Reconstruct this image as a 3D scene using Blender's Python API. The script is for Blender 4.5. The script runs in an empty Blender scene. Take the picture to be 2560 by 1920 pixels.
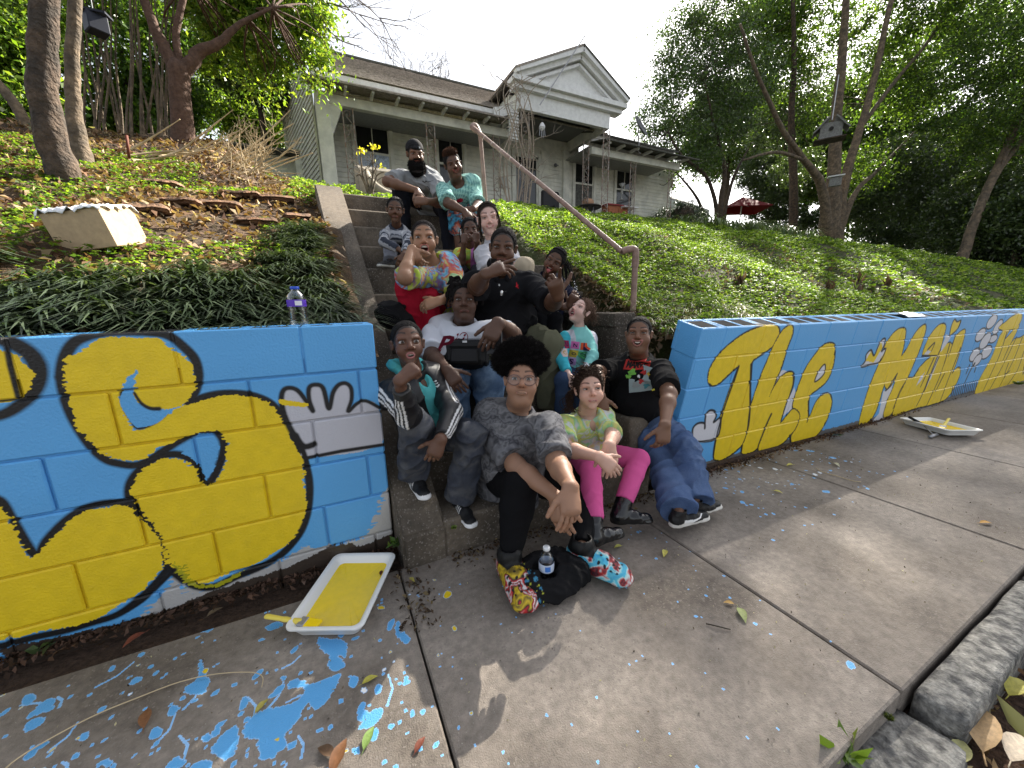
import bpy, bmesh, math, random
import numpy as np
from mathutils import Vector, Matrix, noise
from mathutils.bvhtree import BVHTree
SC = bpy.context.scene
COL = SC.collection
# ---------------------------------------------------------------- camera
F_PX, YAW, PIT, ROL, EYE = 936.4, .4546, .21495, -.01799, 1.2
_c, _s, _p, _q = math.cos(YAW), math.sin(YAW), math.cos(PIT), math.sin(PIT)
W_ = np.array([_s*_p, _c*_p, -_q]); R_ = np.array([_c, -_s, 0.]); U_ = np.cross(R_, W_)
R_, U_ = math.cos(ROL)*R_+math.sin(ROL)*U_, -math.sin(ROL)*R_+math.cos(ROL)*U_
O_ = np.array([0, 0, EYE])
cam = bpy.data.objects.new('camera', bpy.data.cameras.new('camera')); COL.objects.link(cam)
cam.data.sensor_width = 36; cam.data.lens = F_PX/2560*36; cam.data.clip_start = .05; cam.data.clip_end = 600
M = Matrix.Identity(4)
for i in range(3):
    M[i][0], M[i][1], M[i][2], M[i][3] = R_[i], U_[i], -W_[i], O_[i]
cam.matrix_world = M; SC.camera = cam
# ---------------------------------------------------------------- sky, sun, exposure
SUN_EL, SUN_AZ = math.radians(39), math.radians(62)        # azimuth measured from +Y towards +X
wd = bpy.data.worlds.new('World'); SC.world = wd; wd.use_nodes = True
wn = wd.node_tree.nodes; bg = wn['Background']
sk = wn.new('ShaderNodeTexSky'); sk.sky_type = 'NISHITA'; sk.sun_disc = False
sk.sun_elevation = SUN_EL; sk.sun_rotation = SUN_AZ; sk.air_density = 1.0; sk.dust_density = 2.5; sk.ozone_density = 1.0
hs = wn.new('ShaderNodeHueSaturation'); hs.inputs['Saturation'].default_value = .32
wd.node_tree.links.new(sk.outputs[0], hs.inputs['Color']); wd.node_tree.links.new(hs.outputs[0], bg.inputs[0]); bg.inputs[1].default_value = .068
sl = bpy.data.lights.new('sun', 'SUN'); sl.energy = 5.0; sl.angle = math.radians(.53); sl.color = (1, .93, .82)
so = bpy.data.objects.new('sun', sl); COL.objects.link(so)
sd = Vector((math.sin(SUN_AZ)*math.cos(SUN_EL), math.cos(SUN_AZ)*math.cos(SUN_EL), math.sin(SUN_EL)))
so.rotation_euler = sd.to_track_quat('Z', 'Y').to_euler()
SC.view_settings.view_transform = 'Standard'; SC.view_settings.look = 'None'
SC.view_settings.gamma = 1; SC.view_settings.use_curve_mapping = False
SC.view_settings.exposure = 2.2
SC.render.engine = 'CYCLES'
SC.cycles.max_bounces = 6; SC.cycles.diffuse_bounces = 3; SC.cycles.transparent_max_bounces = 8
SC.cycles.use_denoising = True
# ---------------------------------------------------------------- helpers
rnd = random.Random(7); nrg = np.random.default_rng(7)
def ray(x, y): return (x-1280)/F_PX*R_-(y-960)/F_PX*U_+W_
def atY(x, y, Y): v = ray(x, y); return O_+v*(Y/v[1])
def atZ(x, y, Z=0.): v = ray(x, y); return O_+v*((Z-EYE)/v[2])
def atX(x, y, X): v = ray(x, y); return O_+v*(X/v[0])
def nrm(v): v = np.asarray(v, float); return v/max(np.linalg.norm(v), 1e-9)
def solve(par, x, y, L, sg):
    v = nrm(ray(x, y)); q = np.asarray(par)-O_; b = q@v; D = b*b-(q@q-L*L)
    return O_+v*(b if D < 0 else b+sg*math.sqrt(D))
def tag(o, label=None, cat=None, group=None, kind=None):
    if label: o['label'] = label
    if cat: o['category'] = cat
    if group: o['group'] = group
    if kind: o['kind'] = kind
    return o
def empty(name, loc, label=None, cat=None, group=None):
    o = bpy.data.objects.new(name, None); COL.objects.link(o); o.location = Vector(loc); o.empty_display_size = .1
    return tag(o, label, cat, group)
def link(o, parent=None):
    COL.objects.link(o)
    if parent is not None:
        o.parent = parent
        o.matrix_parent_inverse = Matrix.Translation(Vector(root_loc(parent))).inverted()
    return o
def root_loc(o):
    v = Vector(o.location)
    return v
def mesh_np(name, V, F, mat=None, parent=None, smooth=False, col=None, mats=None, midx=None):
    """V (n,3); F (m,k) array or list of such arrays"""
    me = bpy.data.meshes.new(name); V = np.asarray(V, np.float32)
    Fs = [np.asarray(f, np.int32) for f in (F if isinstance(F, (list, tuple)) and len(F) and np.ndim(F[0]) == 2 else [F])]
    Fs = [f for f in Fs if len(f)]
    nl = sum(f.size for f in Fs); nf = sum(len(f) for f in Fs)
    me.vertices.add(len(V)); me.vertices.foreach_set('co', V.ravel())
    me.loops.add(nl); me.loops.foreach_set('vertex_index', np.concatenate([f.ravel() for f in Fs]))
    me.polygons.add(nf)
    st = []; s = 0
    for f in Fs:
        k = f.shape[1]; st.append(s+np.arange(len(f))*k); s += f.size
    me.polygons.foreach_set('loop_start', np.concatenate(st).astype(np.int32))
    if midx is not None: me.polygons.foreach_set('material_index', np.asarray(midx, np.int32))
    if smooth: me.polygons.foreach_set('use_smooth', np.ones(nf, bool))
    me.update(calc_edges=True)
    if col is not None:
        a = me.color_attributes.new('Col', 'FLOAT_COLOR', 'POINT')
        c = np.ones((len(V), 4), np.float32); c[:, :3] = col; a.data.foreach_set('color', c.ravel())
    for m in (mats or [mat]):
        if m is not None: me.materials.append(m)
    o = bpy.data.objects.new(name, me)
    return link(o, parent)
class MB:
    def __init__(s): s.v = []; s.f = []; s.mi = []
    def add(s, vs, fs, mi=0):
        b = len(s.v); s.v += [tuple(map(float, v)) for v in vs]; s.f += [tuple(b+i for i in f) for f in fs]; s.mi += [mi]*len(fs)
    def box(s, c, d, R=None, mi=0, ch=0.):
        """box centre c, full size d, optional 3x3 rotation; ch = chamfer"""
        h = np.array(d)/2.; c = np.array(c, float); R = np.eye(3) if R is None else np.array(R)
        if ch <= 0:
            P = np.array([(x, y, z) for x in (-1, 1) for y in (-1, 1) for z in (-1, 1)])*h
            s.add(P@R.T+c, [(0, 1, 3, 2), (4, 6, 7, 5), (0, 4, 5, 1), (2, 3, 7, 6), (0, 2, 6, 4), (1, 5, 7, 3)], mi)
        else:
            vs, fs = chbox(h, ch); s.add(vs@R.T+c, fs, mi)
    def bar(s, a, b, wx, wz, mi=0):
        """rectangular bar from a to b"""
        a = np.array(a, float); b = np.array(b, float); d = nrm(b-a)
        up = np.array([0, 0, 1.]) if abs(d[2]) < .9 else np.array([0, 1., 0])
        x = nrm(np.cross(d, up)); z = np.cross(x, d)
        s.box((a+b)/2, (wx, np.linalg.norm(b-a), wz), np.array([x, d, z]).T, mi)
    def tube(s, pts, r, n=8, mi=0, cap=True):
        pts = [np.array(p, float) for p in pts]; m = len(pts); rr = r if hasattr(r, '__len__') else [r]*m
        vs = []; prev = None
        for i, p in enumerate(pts):
            d = nrm(pts[min(i+1, m-1)]-pts[max(i-1, 0)])
            if prev is None:
                u = np.cross(d, (0, 0, 1.)) if abs(d[2]) < .95 else np.cross(d, (1., 0, 0))
            else: u = prev-d*(prev@d)
            u = nrm(u); prev = u; w = np.cross(d, u)
            for k in range(n):
                a = 2*math.pi*k/n; vs.append(p+(u*math.cos(a)+w*math.sin(a))*rr[i])
        fs = [(i*n+k, i*n+(k+1) % n, (i+1)*n+(k+1) % n, (i+1)*n+k) for i in range(m-1) for k in range(n)]
        if cap: fs += [tuple(range(n-1, -1, -1)), tuple((m-1)*n+k for k in range(n))]
        s.add(vs, fs, mi)
    def lathe(s, prof, c=(0, 0, 0), n=24, R=None, mi=0, cap=True):
        R = np.eye(3) if R is None else np.array(R); c = np.array(c, float)
        vs = [R@np.array([r*math.cos(2*math.pi*k/n), r*math.sin(2*math.pi*k/n), z])+c for r, z in prof for k in range(n)]
        m = len(prof)
        fs = [(i*n+k, i*n+(k+1) % n, (i+1)*n+(k+1) % n, (i+1)*n+k) for i in range(m-1) for k in range(n)]
        if cap: fs += [tuple(range(n-1, -1, -1)), tuple((m-1)*n+k for k in range(n))]
        s.add(vs, fs, mi)
    def ell(s, c, r, n=12, R=None, mi=0, jit=0.):
        m = n//2+1; prof = [(max(math.sin(math.pi*i/m), 1e-3), -math.cos(math.pi*i/m)) for i in range(m+1)]
        b = len(s.v); s.lathe(prof, (0, 0, 0), n, None, mi); R = np.eye(3) if R is None else np.array(R)
        for i in range(b, len(s.v)):
            p = np.array(s.v[i])*np.array(r)*(1+(rnd.uniform(-jit, jit) if jit else 0)); s.v[i] = tuple(R@p+np.array(c, float))
    def build(s, name, mat=None, parent=None, smooth=False, mats=None, auto=None):
        me = bpy.data.meshes.new(name); me.from_pydata(s.v, [], s.f)
        for m in (mats or [mat]):
            if m is not None: me.materials.append(m)
        if mats: me.polygons.foreach_set('material_index', s.mi)
        if smooth: me.polygons.foreach_set('use_smooth', [True]*len(me.polygons))
        me.update(); o = bpy.data.objects.new(name, me); link(o, parent)
        if auto:
            try: me.set_sharp_from_angle(angle=math.radians(auto))
            except Exception: pass
        return o
def chbox(h, c):
    vs = []; idx = {}
    for sx in (-1, 1):
        for sy in (-1, 1):
            for sz in (-1, 1):
                for ax in range(3):
                    p = [sx*(h[0]-c), sy*(h[1]-c), sz*(h[2]-c)]; p[ax] = (sx, sy, sz)[ax]*h[ax]
                    idx[(sx, sy, sz, ax)] = len(vs); vs.append(p)
    fs = []
    S = (-1, 1)
    for ax in range(3):
        a, b = [i for i in range(3) if i != ax]
        for s in S:
            q = []
            for (u, v) in ((-1, -1), (1, -1), (1, 1), (-1, 1)):
                k = [0, 0, 0]; k[ax] = s; k[a] = u; k[b] = v; q.append(idx[(*k, ax)])
            fs.append(q)
        for u in S:
            for v in S:
                k0 = [0, 0, 0]; k0[a] = u; k0[b] = v; q = []
                for s, axx in ((-1, a), (1, a), (1, b), (-1, b)):
                    k = list(k0); k[ax] = s; q.append(idx[(*k, axx)])
                fs.append(q)
    for sx in S:
        for sy in S:
            for sz in S: fs.append([idx[(sx, sy, sz, a)] for a in range(3)])
    V = np.array(vs, float); out = []
    for f in fs:
        n = np.cross(V[f[1]]-V[f[0]], V[f[2]]-V[f[0]]); c_ = V[f].mean(0)
        out.append(tuple(f) if n@c_ > 0 else tuple(f[::-1]))
    return V, out
def share(o, parent=None, loc=None):
    c = o.copy(); COL.objects.link(c)
    if parent is not None: c.parent = parent
    if loc is not None: c.location = Vector(loc)
    return c
# ---------------------------------------------------------------- materials
MATS = {}
def mat(name, col=(.5, .5, .5), rough=.8, var=.0, vs=6., bump=0., bs=60., spec=.3, metal=0., attr=False, trans=0., col2=None, img=None, extra=None, coat=0.):
    if name in MATS: return MATS[name]
    m = bpy.data.materials.new(name); m.use_nodes = True; nt = m.node_tree; N = nt.nodes; L = nt.links
    b = N['Principled BSDF']; b.inputs['Roughness'].default_value = rough; b.inputs['Metallic'].default_value = metal
    b.inputs['Specular IOR Level'].default_value = spec
    if coat: b.inputs['Coat Weight'].default_value = coat
    geo = N.new('ShaderNodeNewGeometry')
    src = None
    if img is not None:
        im, (x0, y0, w, h), axes = img
        sp = N.new('ShaderNodeSeparateXYZ'); L.new(geo.outputs['Position'], sp.inputs[0])
        cb = N.new('ShaderNodeCombineXYZ')
        for k, (ax, o0, sz) in enumerate(((axes[0], x0, w), (axes[1], y0, h))):
            mr = N.new('ShaderNodeMapRange'); mr.clamp = True
            mr.inputs[1].default_value = o0; mr.inputs[2].default_value = o0+sz; mr.inputs[3].default_value = .0005; mr.inputs[4].default_value = .9995
            L.new(sp.outputs[ax], mr.inputs[0]); L.new(mr.outputs[0], cb.inputs[k])
        ti = N.new('ShaderNodeTexImage'); ti.image = im; ti.extension = 'EXTEND'; L.new(cb.outputs[0], ti.inputs[0]); src = ti.outputs[0]
        m['alpha_node'] = ti.name
    elif attr:
        at = N.new('ShaderNodeAttribute'); at.attribute_name = 'Col'; src = at.outputs[0]
    if src is None:
        rg = N.new('ShaderNodeRGB'); rg.outputs[0].default_value = (*col, 1); src = rg.outputs[0]
    if col2 is not None:
        nz = N.new('ShaderNodeTexNoise'); nz.inputs['Scale'].default_value = vs; nz.inputs['Detail'].default_value = 6
        L.new(geo.outputs['Position'], nz.inputs['Vector'])
        rp = N.new('ShaderNodeMapRange'); rp.inputs[1].default_value = .38; rp.inputs[2].default_value = .62; L.new(nz.outputs[0], rp.inputs[0])
        mx = N.new('ShaderNodeMix'); mx.data_type = 'RGBA'; L.new(rp.outputs[0], mx.inputs[0]); L.new(src, mx.inputs[6]); mx.inputs[7].default_value = (*col2, 1); src = mx.outputs[2]
    if var:
        nz = N.new('ShaderNodeTexNoise'); nz.inputs['Scale'].default_value = vs*2.3; nz.inputs['Detail'].default_value = 8; nz.inputs['Roughness'].default_value = .65
        L.new(geo.outputs['Position'], nz.inputs['Vector'])
        rp = N.new('ShaderNodeMapRange'); rp.inputs[1].default_value = .3; rp.inputs[2].default_value = .7; rp.inputs[3].default_value = 1-var; rp.inputs[4].default_value = 1+var; L.new(nz.outputs[0], rp.inputs[0])
        mx = N.new('ShaderNodeVectorMath'); mx.operation = 'MULTIPLY'; L.new(src, mx.inputs[0]); L.new(rp.outputs[0], mx.inputs[1]); src = mx.outputs[0]
    L.new(src, b.inputs['Base Color'])
    if bump:
        nz = N.new('ShaderNodeTexNoise'); nz.inputs['Scale'].default_value = bs; nz.inputs['Detail'].default_value = 5
        L.new(geo.outputs['Position'], nz.inputs['Vector'])
        bp = N.new('ShaderNodeBump'); bp.inputs['Strength'].default_value = 1.; bp.inputs['Distance'].default_value = bump
        L.new(nz.outputs[0], bp.inputs['Height']); L.new(bp.outputs[0], b.inputs['Normal'])
    if trans:
        tr = N.new('ShaderNodeBsdfTranslucent'); ms = N.new('ShaderNodeMixShader'); ms.inputs[0].default_value = trans
        bc = N.new('ShaderNodeVectorMath'); bc.operation = 'MULTIPLY'; L.new(src, bc.inputs[0]); bc.inputs[1].default_value = (1.5, 1.6, .7)
        L.new(bc.outputs[0], tr.inputs[0]); L.new(b.outputs[0], ms.inputs[1]); L.new(tr.outputs[0], ms.inputs[2])
        L.new(ms.outputs[0], N['Material Output'].inputs[0])
    MATS[name] = m
    return m
def glassmat(name, col=(.9, .95, 1), rough=.02, ior=1.33):
    m = bpy.data.materials.new(name); m.use_nodes = True; b = m.node_tree.nodes['Principled BSDF']
    b.inputs['Base Color'].default_value = (*col, 1); b.inputs['Transmission Weight'].default_value = 1; b.inputs['Roughness'].default_value = rough; b.inputs['IOR'].default_value = ior
    return m
# ---------------------------------------------------------------- numpy noise / painting
def vnoise(shape, cell, seed=0):
    """smooth value noise, shape (h,w), cell (cy,cx) in pixels, range 0..1"""
    g = np.random.default_rng(seed); h, w = shape; cy, cx = cell
    gy, gx = int(h/cy)+3, int(w/cx)+3; G = g.random((gy, gx))
    y = np.arange(h)/cy; x = np.arange(w)/cx; yi = y.astype(int); xi = x.astype(int)
    fy = (y-yi)[:, None]; fx = (x-xi)[None]; fy = fy*fy*(3-2*fy); fx = fx*fx*(3-2*fx)
    a = G[yi][:, xi]; b = G[yi][:, xi+1]; c = G[yi+1][:, xi]; d = G[yi+1][:, xi+1]
    return (a*(1-fx)+b*fx)*(1-fy)+(c*(1-fx)+d*fx)*fy
def spline(P, n=5, closed=True):
    P = np.asarray(P, float); m = len(P); out = []
    rng_ = range(m) if closed else range(m-1)
    for i in rng_:
        if closed: p0, p1, p2, p3 = P[i-1], P[i], P[(i+1) % m], P[(i+2) % m]
        else: p0, p1, p2, p3 = P[max(i-1, 0)], P[i], P[i+1], P[min(i+2, m-1)]
        for k in range(n):
            t = k/n; out.append(.5*((2*p1)+(-p0+p2)*t+(2*p0-5*p1+4*p2-p3)*t*t+(-p0+3*p1-3*p2+p3)*t**3))
    if not closed: out.append(P[-1])
    return np.array(out)
class Paint:
    def __init__(s, x0, y0, w, h, res, base):
        s.x0, s.y0, s.res = x0, y0, res; s.W = int(w/res); s.H = int(h/res); s.w = w; s.h = h
        s.C = np.ones((s.H, s.W, 3), np.float32)*np.array(base, np.float32); s.A = np.zeros((s.H, s.W), np.float32)
        s.n1 = vnoise((s.H, s.W), (.004/res+1.2, .02/res), 3)-.5; s.n2 = vnoise((s.H, s.W), (.03/res, .03/res), 4)-.5; s.n3 = vnoise((s.H, s.W), (.003/res+1, .003/res+1), 5)-.5
    def px(s, P): P = np.asarray(P, float); return (P-np.array([s.x0, s.y0]))/s.res
    def mask(s, P):
        """returns (mask window, x0, y0), the window padded for ragged edges"""
        P = s.px(P); pad = int(.05/s.res)
        x0, y0 = np.floor(P.min(0)).astype(int)-pad; x1, y1 = np.ceil(P.max(0)).astype(int)+pad
        x0, y0 = max(x0, 0), max(y0, 0); x1, y1 = min(x1, s.W), min(y1, s.H)
        if x1 <= x0 or y1 <= y0: return np.zeros((1, 1), bool), 0, 0
        M_ = np.zeros((y1-y0, x1-x0), bool); a = P; b = np.roll(P, -1, 0)
        for yy in range(y0, y1):
            y = yy+.5; k = (a[:, 1] <= y) != (b[:, 1] <= y)
            if not k.any(): continue
            xs = np.sort(a[k, 0]+(y-a[k, 1])/(b[k, 1]-a[k, 1])*(b[k, 0]-a[k, 0]))
            for i in range(0, len(xs)-1, 2):
                u, v = int(min(max(xs[i], x0), x1)), int(max(min(xs[i+1], x1), x0))
                if v > u: M_[yy-y0, u-x0:v-x0] = True
        return M_, x0, y0
    def warp(s, MM, amp):
        """ragged dry-brush edge"""
        M_, x0, y0 = MM; h, w = M_.shape; yy, xx = np.mgrid[0:h, 0:w]; a = amp/s.res; sl = (slice(y0, y0+h), slice(x0, x0+w))
        dx = (s.n1[sl]*2.2+s.n2[sl]*1.6+s.n3[sl]*.8)*a; dy = (s.n2[sl]*.8+s.n3[sl]*.8)*a
        return M_[np.clip((yy+dy).astype(int), 0, h-1), np.clip((xx+dx).astype(int), 0, w-1)], x0, y0
    def fill(s, MM, c, al=1., tex=0.):
        M_, x0, y0 = MM; h, w = M_.shape; sl = (slice(y0, y0+h), slice(x0, x0+w))
        k = (M_.astype(np.float32)*al)[..., None]; c = np.array(c, np.float32)
        if tex: c = c*(1+tex*s.n2[sl][..., None])
        s.C[sl] = s.C[sl]*(1-k)+c*k; s.A[sl] = np.maximum(s.A[sl], k[..., 0])
    def stroke(s, P, w, c, soft=.25, al=1.):
        """P (n,2) polyline, w width or list"""
        P = np.asarray(P, float); d = np.r_[0, np.cumsum(np.linalg.norm(np.diff(P, axis=0), axis=1))]
        W = np.interp(np.linspace(0, 1, len(P)), np.linspace(0, 1, len(np.atleast_1d(w))), np.atleast_1d(w))
        if d[-1] <= 0: return
        t = np.arange(0, d[-1], min(W.min()*.25, .006)+1e-4); X = np.interp(t, d, P[:, 0]); Y = np.interp(t, d, P[:, 1]); R = np.interp(t, d, W)/2
        X = (X-s.x0)/s.res; Y = (Y-s.y0)/s.res; R = R/s.res; e = R.max()*(1+soft)+2
        x0, y0 = max(int(X.min()-e), 0), max(int(Y.min()-e), 0); x1, y1 = min(int(X.max()+e), s.W), min(int(Y.max()+e), s.H)
        if x1 <= x0 or y1 <= y0: return
        K = np.zeros((y1-y0, x1-x0), np.float32)
        for px, py, q in zip(X-x0, Y-y0, R):
            e = q*(1+soft)+1; a, b = int(max(px-e, 0)), int(min(px+e+1, K.shape[1])); c0, d0 = int(max(py-e, 0)), int(min(py+e+1, K.shape[0]))
            if a >= b or c0 >= d0: continue
            yy, xx = np.ogrid[c0:d0, a:b]; D = np.sqrt((xx-px)**2+(yy-py)**2)
            K[c0:d0, a:b] = np.maximum(K[c0:d0, a:b], np.clip((q*(1+soft)-D)/(q*2*soft+.8), 0, 1))
        s.fill((K, x0, y0), c, al)
    def image(s, name):
        im = bpy.data.images.new(name, s.W, s.H, float_buffer=True, is_data=False)
        im.colorspace_settings.name = 'Linear Rec.709'
        b = np.ones((s.H, s.W, 4), np.float32); b[..., :3] = s.C; b[..., 3] = s.A
        im.pixels.foreach_set(b.ravel()); im.update(); im.pack(); return im
# ================================================================ terrain
PY = np.array([1.80, 2.6, 4.65, 7, 9.5, 11.3, 14, 30, 80]); PZ = np.array([.90, 1.22, 2.24, 2.98, 3.62, 3.92, 4.0, 4.05, 4.2])
def sstep(a, b, x): t = np.clip((np.asarray(x, float)-a)/(b-a), 0, 1); return t*t*(3-2*t)
def hill(X, Y):
    X = np.asarray(X, float); Y = np.asarray(Y, float)
    z = np.interp(Y, PY, PZ)
    fx = np.interp(X, [-99, 13, 20, 26, 35, 50], [1, 1, .9, .72, .42, .3]); z = 1.0+(z-1.0)*fx
    lb = sstep(-.3, -1.2, X)*sstep(-6., -2.4, X)*np.interp(Y, [5, 7, 9, 12], [0, .35, .55, .4])
    z = z+lb-sstep(.15, .5, X)*sstep(2.1, 1.95, X)*.25*sstep(4.8, 4.2, Y)
    z = z+.04*np.sin(X*2.1+Y*1.3)+.03*np.sin(X*4.7-Y*3.1)
    return z
def grid_terrain(name, xs, ys, fn, m, kind='structure'):
    XX, YY = np.meshgrid(xs, ys); ZZ = fn(XX, YY); V = np.stack([XX, YY, ZZ], -1).reshape(-1, 3); nx, ny = len(xs), len(ys)
    i = (np.arange(ny-1)[:, None]*nx+np.arange(nx-1)[None]).ravel()
    o = mesh_np(name, V, np.stack([i, i+1, i+nx+1, i+nx], 1), m, smooth=True); o['kind'] = kind; return o
soil = mat('soil', (.075, .042, .022), .95, var=.5, vs=5, bump=.03, bs=30, col2=(.05, .035, .02))
soilr = mat('soil_green', (.06, .05, .022), .95, var=.5, vs=5, bump=.03, bs=30, col2=(.035, .05, .012))
xs = np.concatenate([np.arange(-60, -9, 3), np.arange(-9, -2.5, .25), np.arange(-2.5, .3, .08)]); ys = np.concatenate([np.arange(1.94, 6, .08), np.arange(6, 14, .25)])
grid_terrain('left_bank', xs, ys, lambda x, y: hill(x, y)+.03*np.sin(9*x+5*y)*np.sin(7*y), soil)
xs = np.concatenate([np.arange(.25, 10, .12), np.arange(10, 40, .5), np.arange(40, 130, 6)]); ys = np.concatenate([np.arange(1.7, 6, .12), np.arange(6, 14, .4), np.arange(14, 90, 4)])
grid_terrain('hillside', xs, ys, lambda x, y: np.where((x < 2.35) & (y < 2.75) & (x > 1.89), np.where(y < 1.87, -.3, .35+(y-1.87)*.75), np.where(x < 1.9, np.minimum(hill(x, y), np.where(y < 4.68, .192+.2178*np.clip((y-1.7)/.31, 0, 11)-.5, 9)), hill(x, y))), soilr)
grid_terrain('back_ground', np.arange(-130, .6, 8), np.arange(13.8, 120, 8), lambda x, y: hill(x, y)*0+3.9, soil)
# ground plane: the street
strm = mat('street_asphalt', (.05, .048, .045), .9, var=.3, vs=8, bump=.004, bs=120)
mb = MB(); mb.add([(-150, -150, -.16), (150, -150, -.16), (150, 1.75, -.16), (-150, 1.75, -.16)], [(0, 1, 2, 3)]); o = mb.build('street', strm); o['kind'] = 'structure'
# ================================================================ sidewalk with paint splashes
def zq(P, s=2.011, ox=0, oy=1320): return [atZ(x/s+ox, y/s+oy)[:2] for x, y in P]
BLUE = (.10, .36, .70); YEL = (.74, .53, .012); BLK = (.008, .008, .009); WHT = (.62, .62, .66)
sp = Paint(-1.9, .25, 5.4, 1.6, .0028, BLUE); sp.A[:] = 0
SPL = [[(1600,555),(1640,560),(1730,570),(1735,640),(1700,640),(1735,690),(1680,725),(1650,700),(1660,650),(1610,600)],
 [(1700,740),(1690,790),(1640,870),(1580,920),(1540,880),(1500,960),(1430,1040),(1350,1150),(1310,1140),(1290,1090),(1300,1070),(1230,1050),(1240,990),(1300,930),(1450,890),(1530,840),(1530,800),(1460,810),(1450,780),(1500,765),(1560,790),(1600,780)],
 [(1180,1000),(1195,1060),(1180,1130),(1130,1170),(1070,1140),(1060,1120),(1100,1060)],
 [(1010,660),(1020,720),(1050,770),(1030,830),(960,840),(930,810),(990,760),(1000,700)],
 [(1030,460),(1070,500),(1040,525),(985,510)], [(120,1010),(150,970),(205,960),(208,985),(150,1020)],
 [(1215,870),(1235,850),(1245,885),(1205,920)], [(655,780),(690,750),(715,765),(680,785)], [(830,1210),(880,1160),(920,1180),(900,1210)],
 [(1990,490),(2010,470),(2010,520),(2060,550),(2050,580),(2000,550)], [(495,1190),(530,1170),(565,1185),(530,1205)], [(300,630),(330,605),(350,620),(320,640)],
 [(1345,860),(1400,800),(1430,790),(1400,840)], [(1015,1060),(1050,1035),(1070,1050),(1040,1080)], [(2030,770),(2045,755),(2055,785),(2035,790)], [(1775,1115),(1800,1105),(1810,1130),(1780,1135)], [(1440,1100),(1465,1085),(1475,1110),(1450,1120)]]
for P in SPL: sp.fill(sp.warp(sp.mask(spline(zq(P), 5)), .0035), BLUE)
for P in [[(870,490),(880,450),(900,460),(895,490)], [(100,785),(130,760),(160,755),(120,785)]]: sp.fill(sp.mask(spline(zq(P), 4)), (.8, .8, .8))
sp.fill(sp.warp(sp.mask(spline(zq([(0,800),(40,795),(30,830),(0,850)]), 4)), .006), YEL)
g = np.random.default_rng(5)
def drops(n, bx, c, r0=.0035, sc=1.):
    for _ in range(n):
        x = g.uniform(*bx[0]); y = g.uniform(*bx[1]); r = r0*g.pareto(2.2)+.0025; r = min(r, .018)*sc
        a = g.uniform(0, 3.14); t = np.linspace(0, 6.28, 12)[:-1]; k = g.uniform(1, 1.9); q = 1+.10*g.standard_normal(11)
        P = np.stack([x+r*k*np.cos(t)*math.cos(a)*q-r*np.sin(t)*math.sin(a)*q, y+r*k*np.cos(t)*math.sin(a)*q+r*np.sin(t)*math.cos(a)*q], 1)
        sp.fill(sp.mask(spline(P, 3)), c)
drops(240, ((-1.2, .1), (.75, 1.7)), BLUE); drops(110, ((-.9, .15), (.7, 1.3)), BLUE); drops(90, ((.1, 1.5), (.4, 1.4)), BLUE, .0018, .6); drops(90, ((1.9, 3.5), (.9, 1.6)), BLUE, .003)
drops(14, ((-1.2, .3), (.7, 1.7)), (.8, .8, .8), .003); drops(50, ((2.3, 3.5), (1.2, 1.6)), (.75, .75, .75), .003, .7); drops(30, ((-1.2, .5), (.8, 1.7)), YEL, .003)
for i in range(26):      # thin flung streaks
    x, y = g.uniform(-1.0, .05), g.uniform(.8, 1.5); a = g.uniform(0, 3.1); l = g.uniform(.03, .1)
    sp.stroke([(x, y), (x+l*.5*math.cos(a), y+l*.5*math.sin(a)), (x+l*math.cos(a+.3), y+l*math.sin(a+.3))], [.0045, .002], BLUE, .15)
spimg = sp.image('sidewalk_paint')
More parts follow.
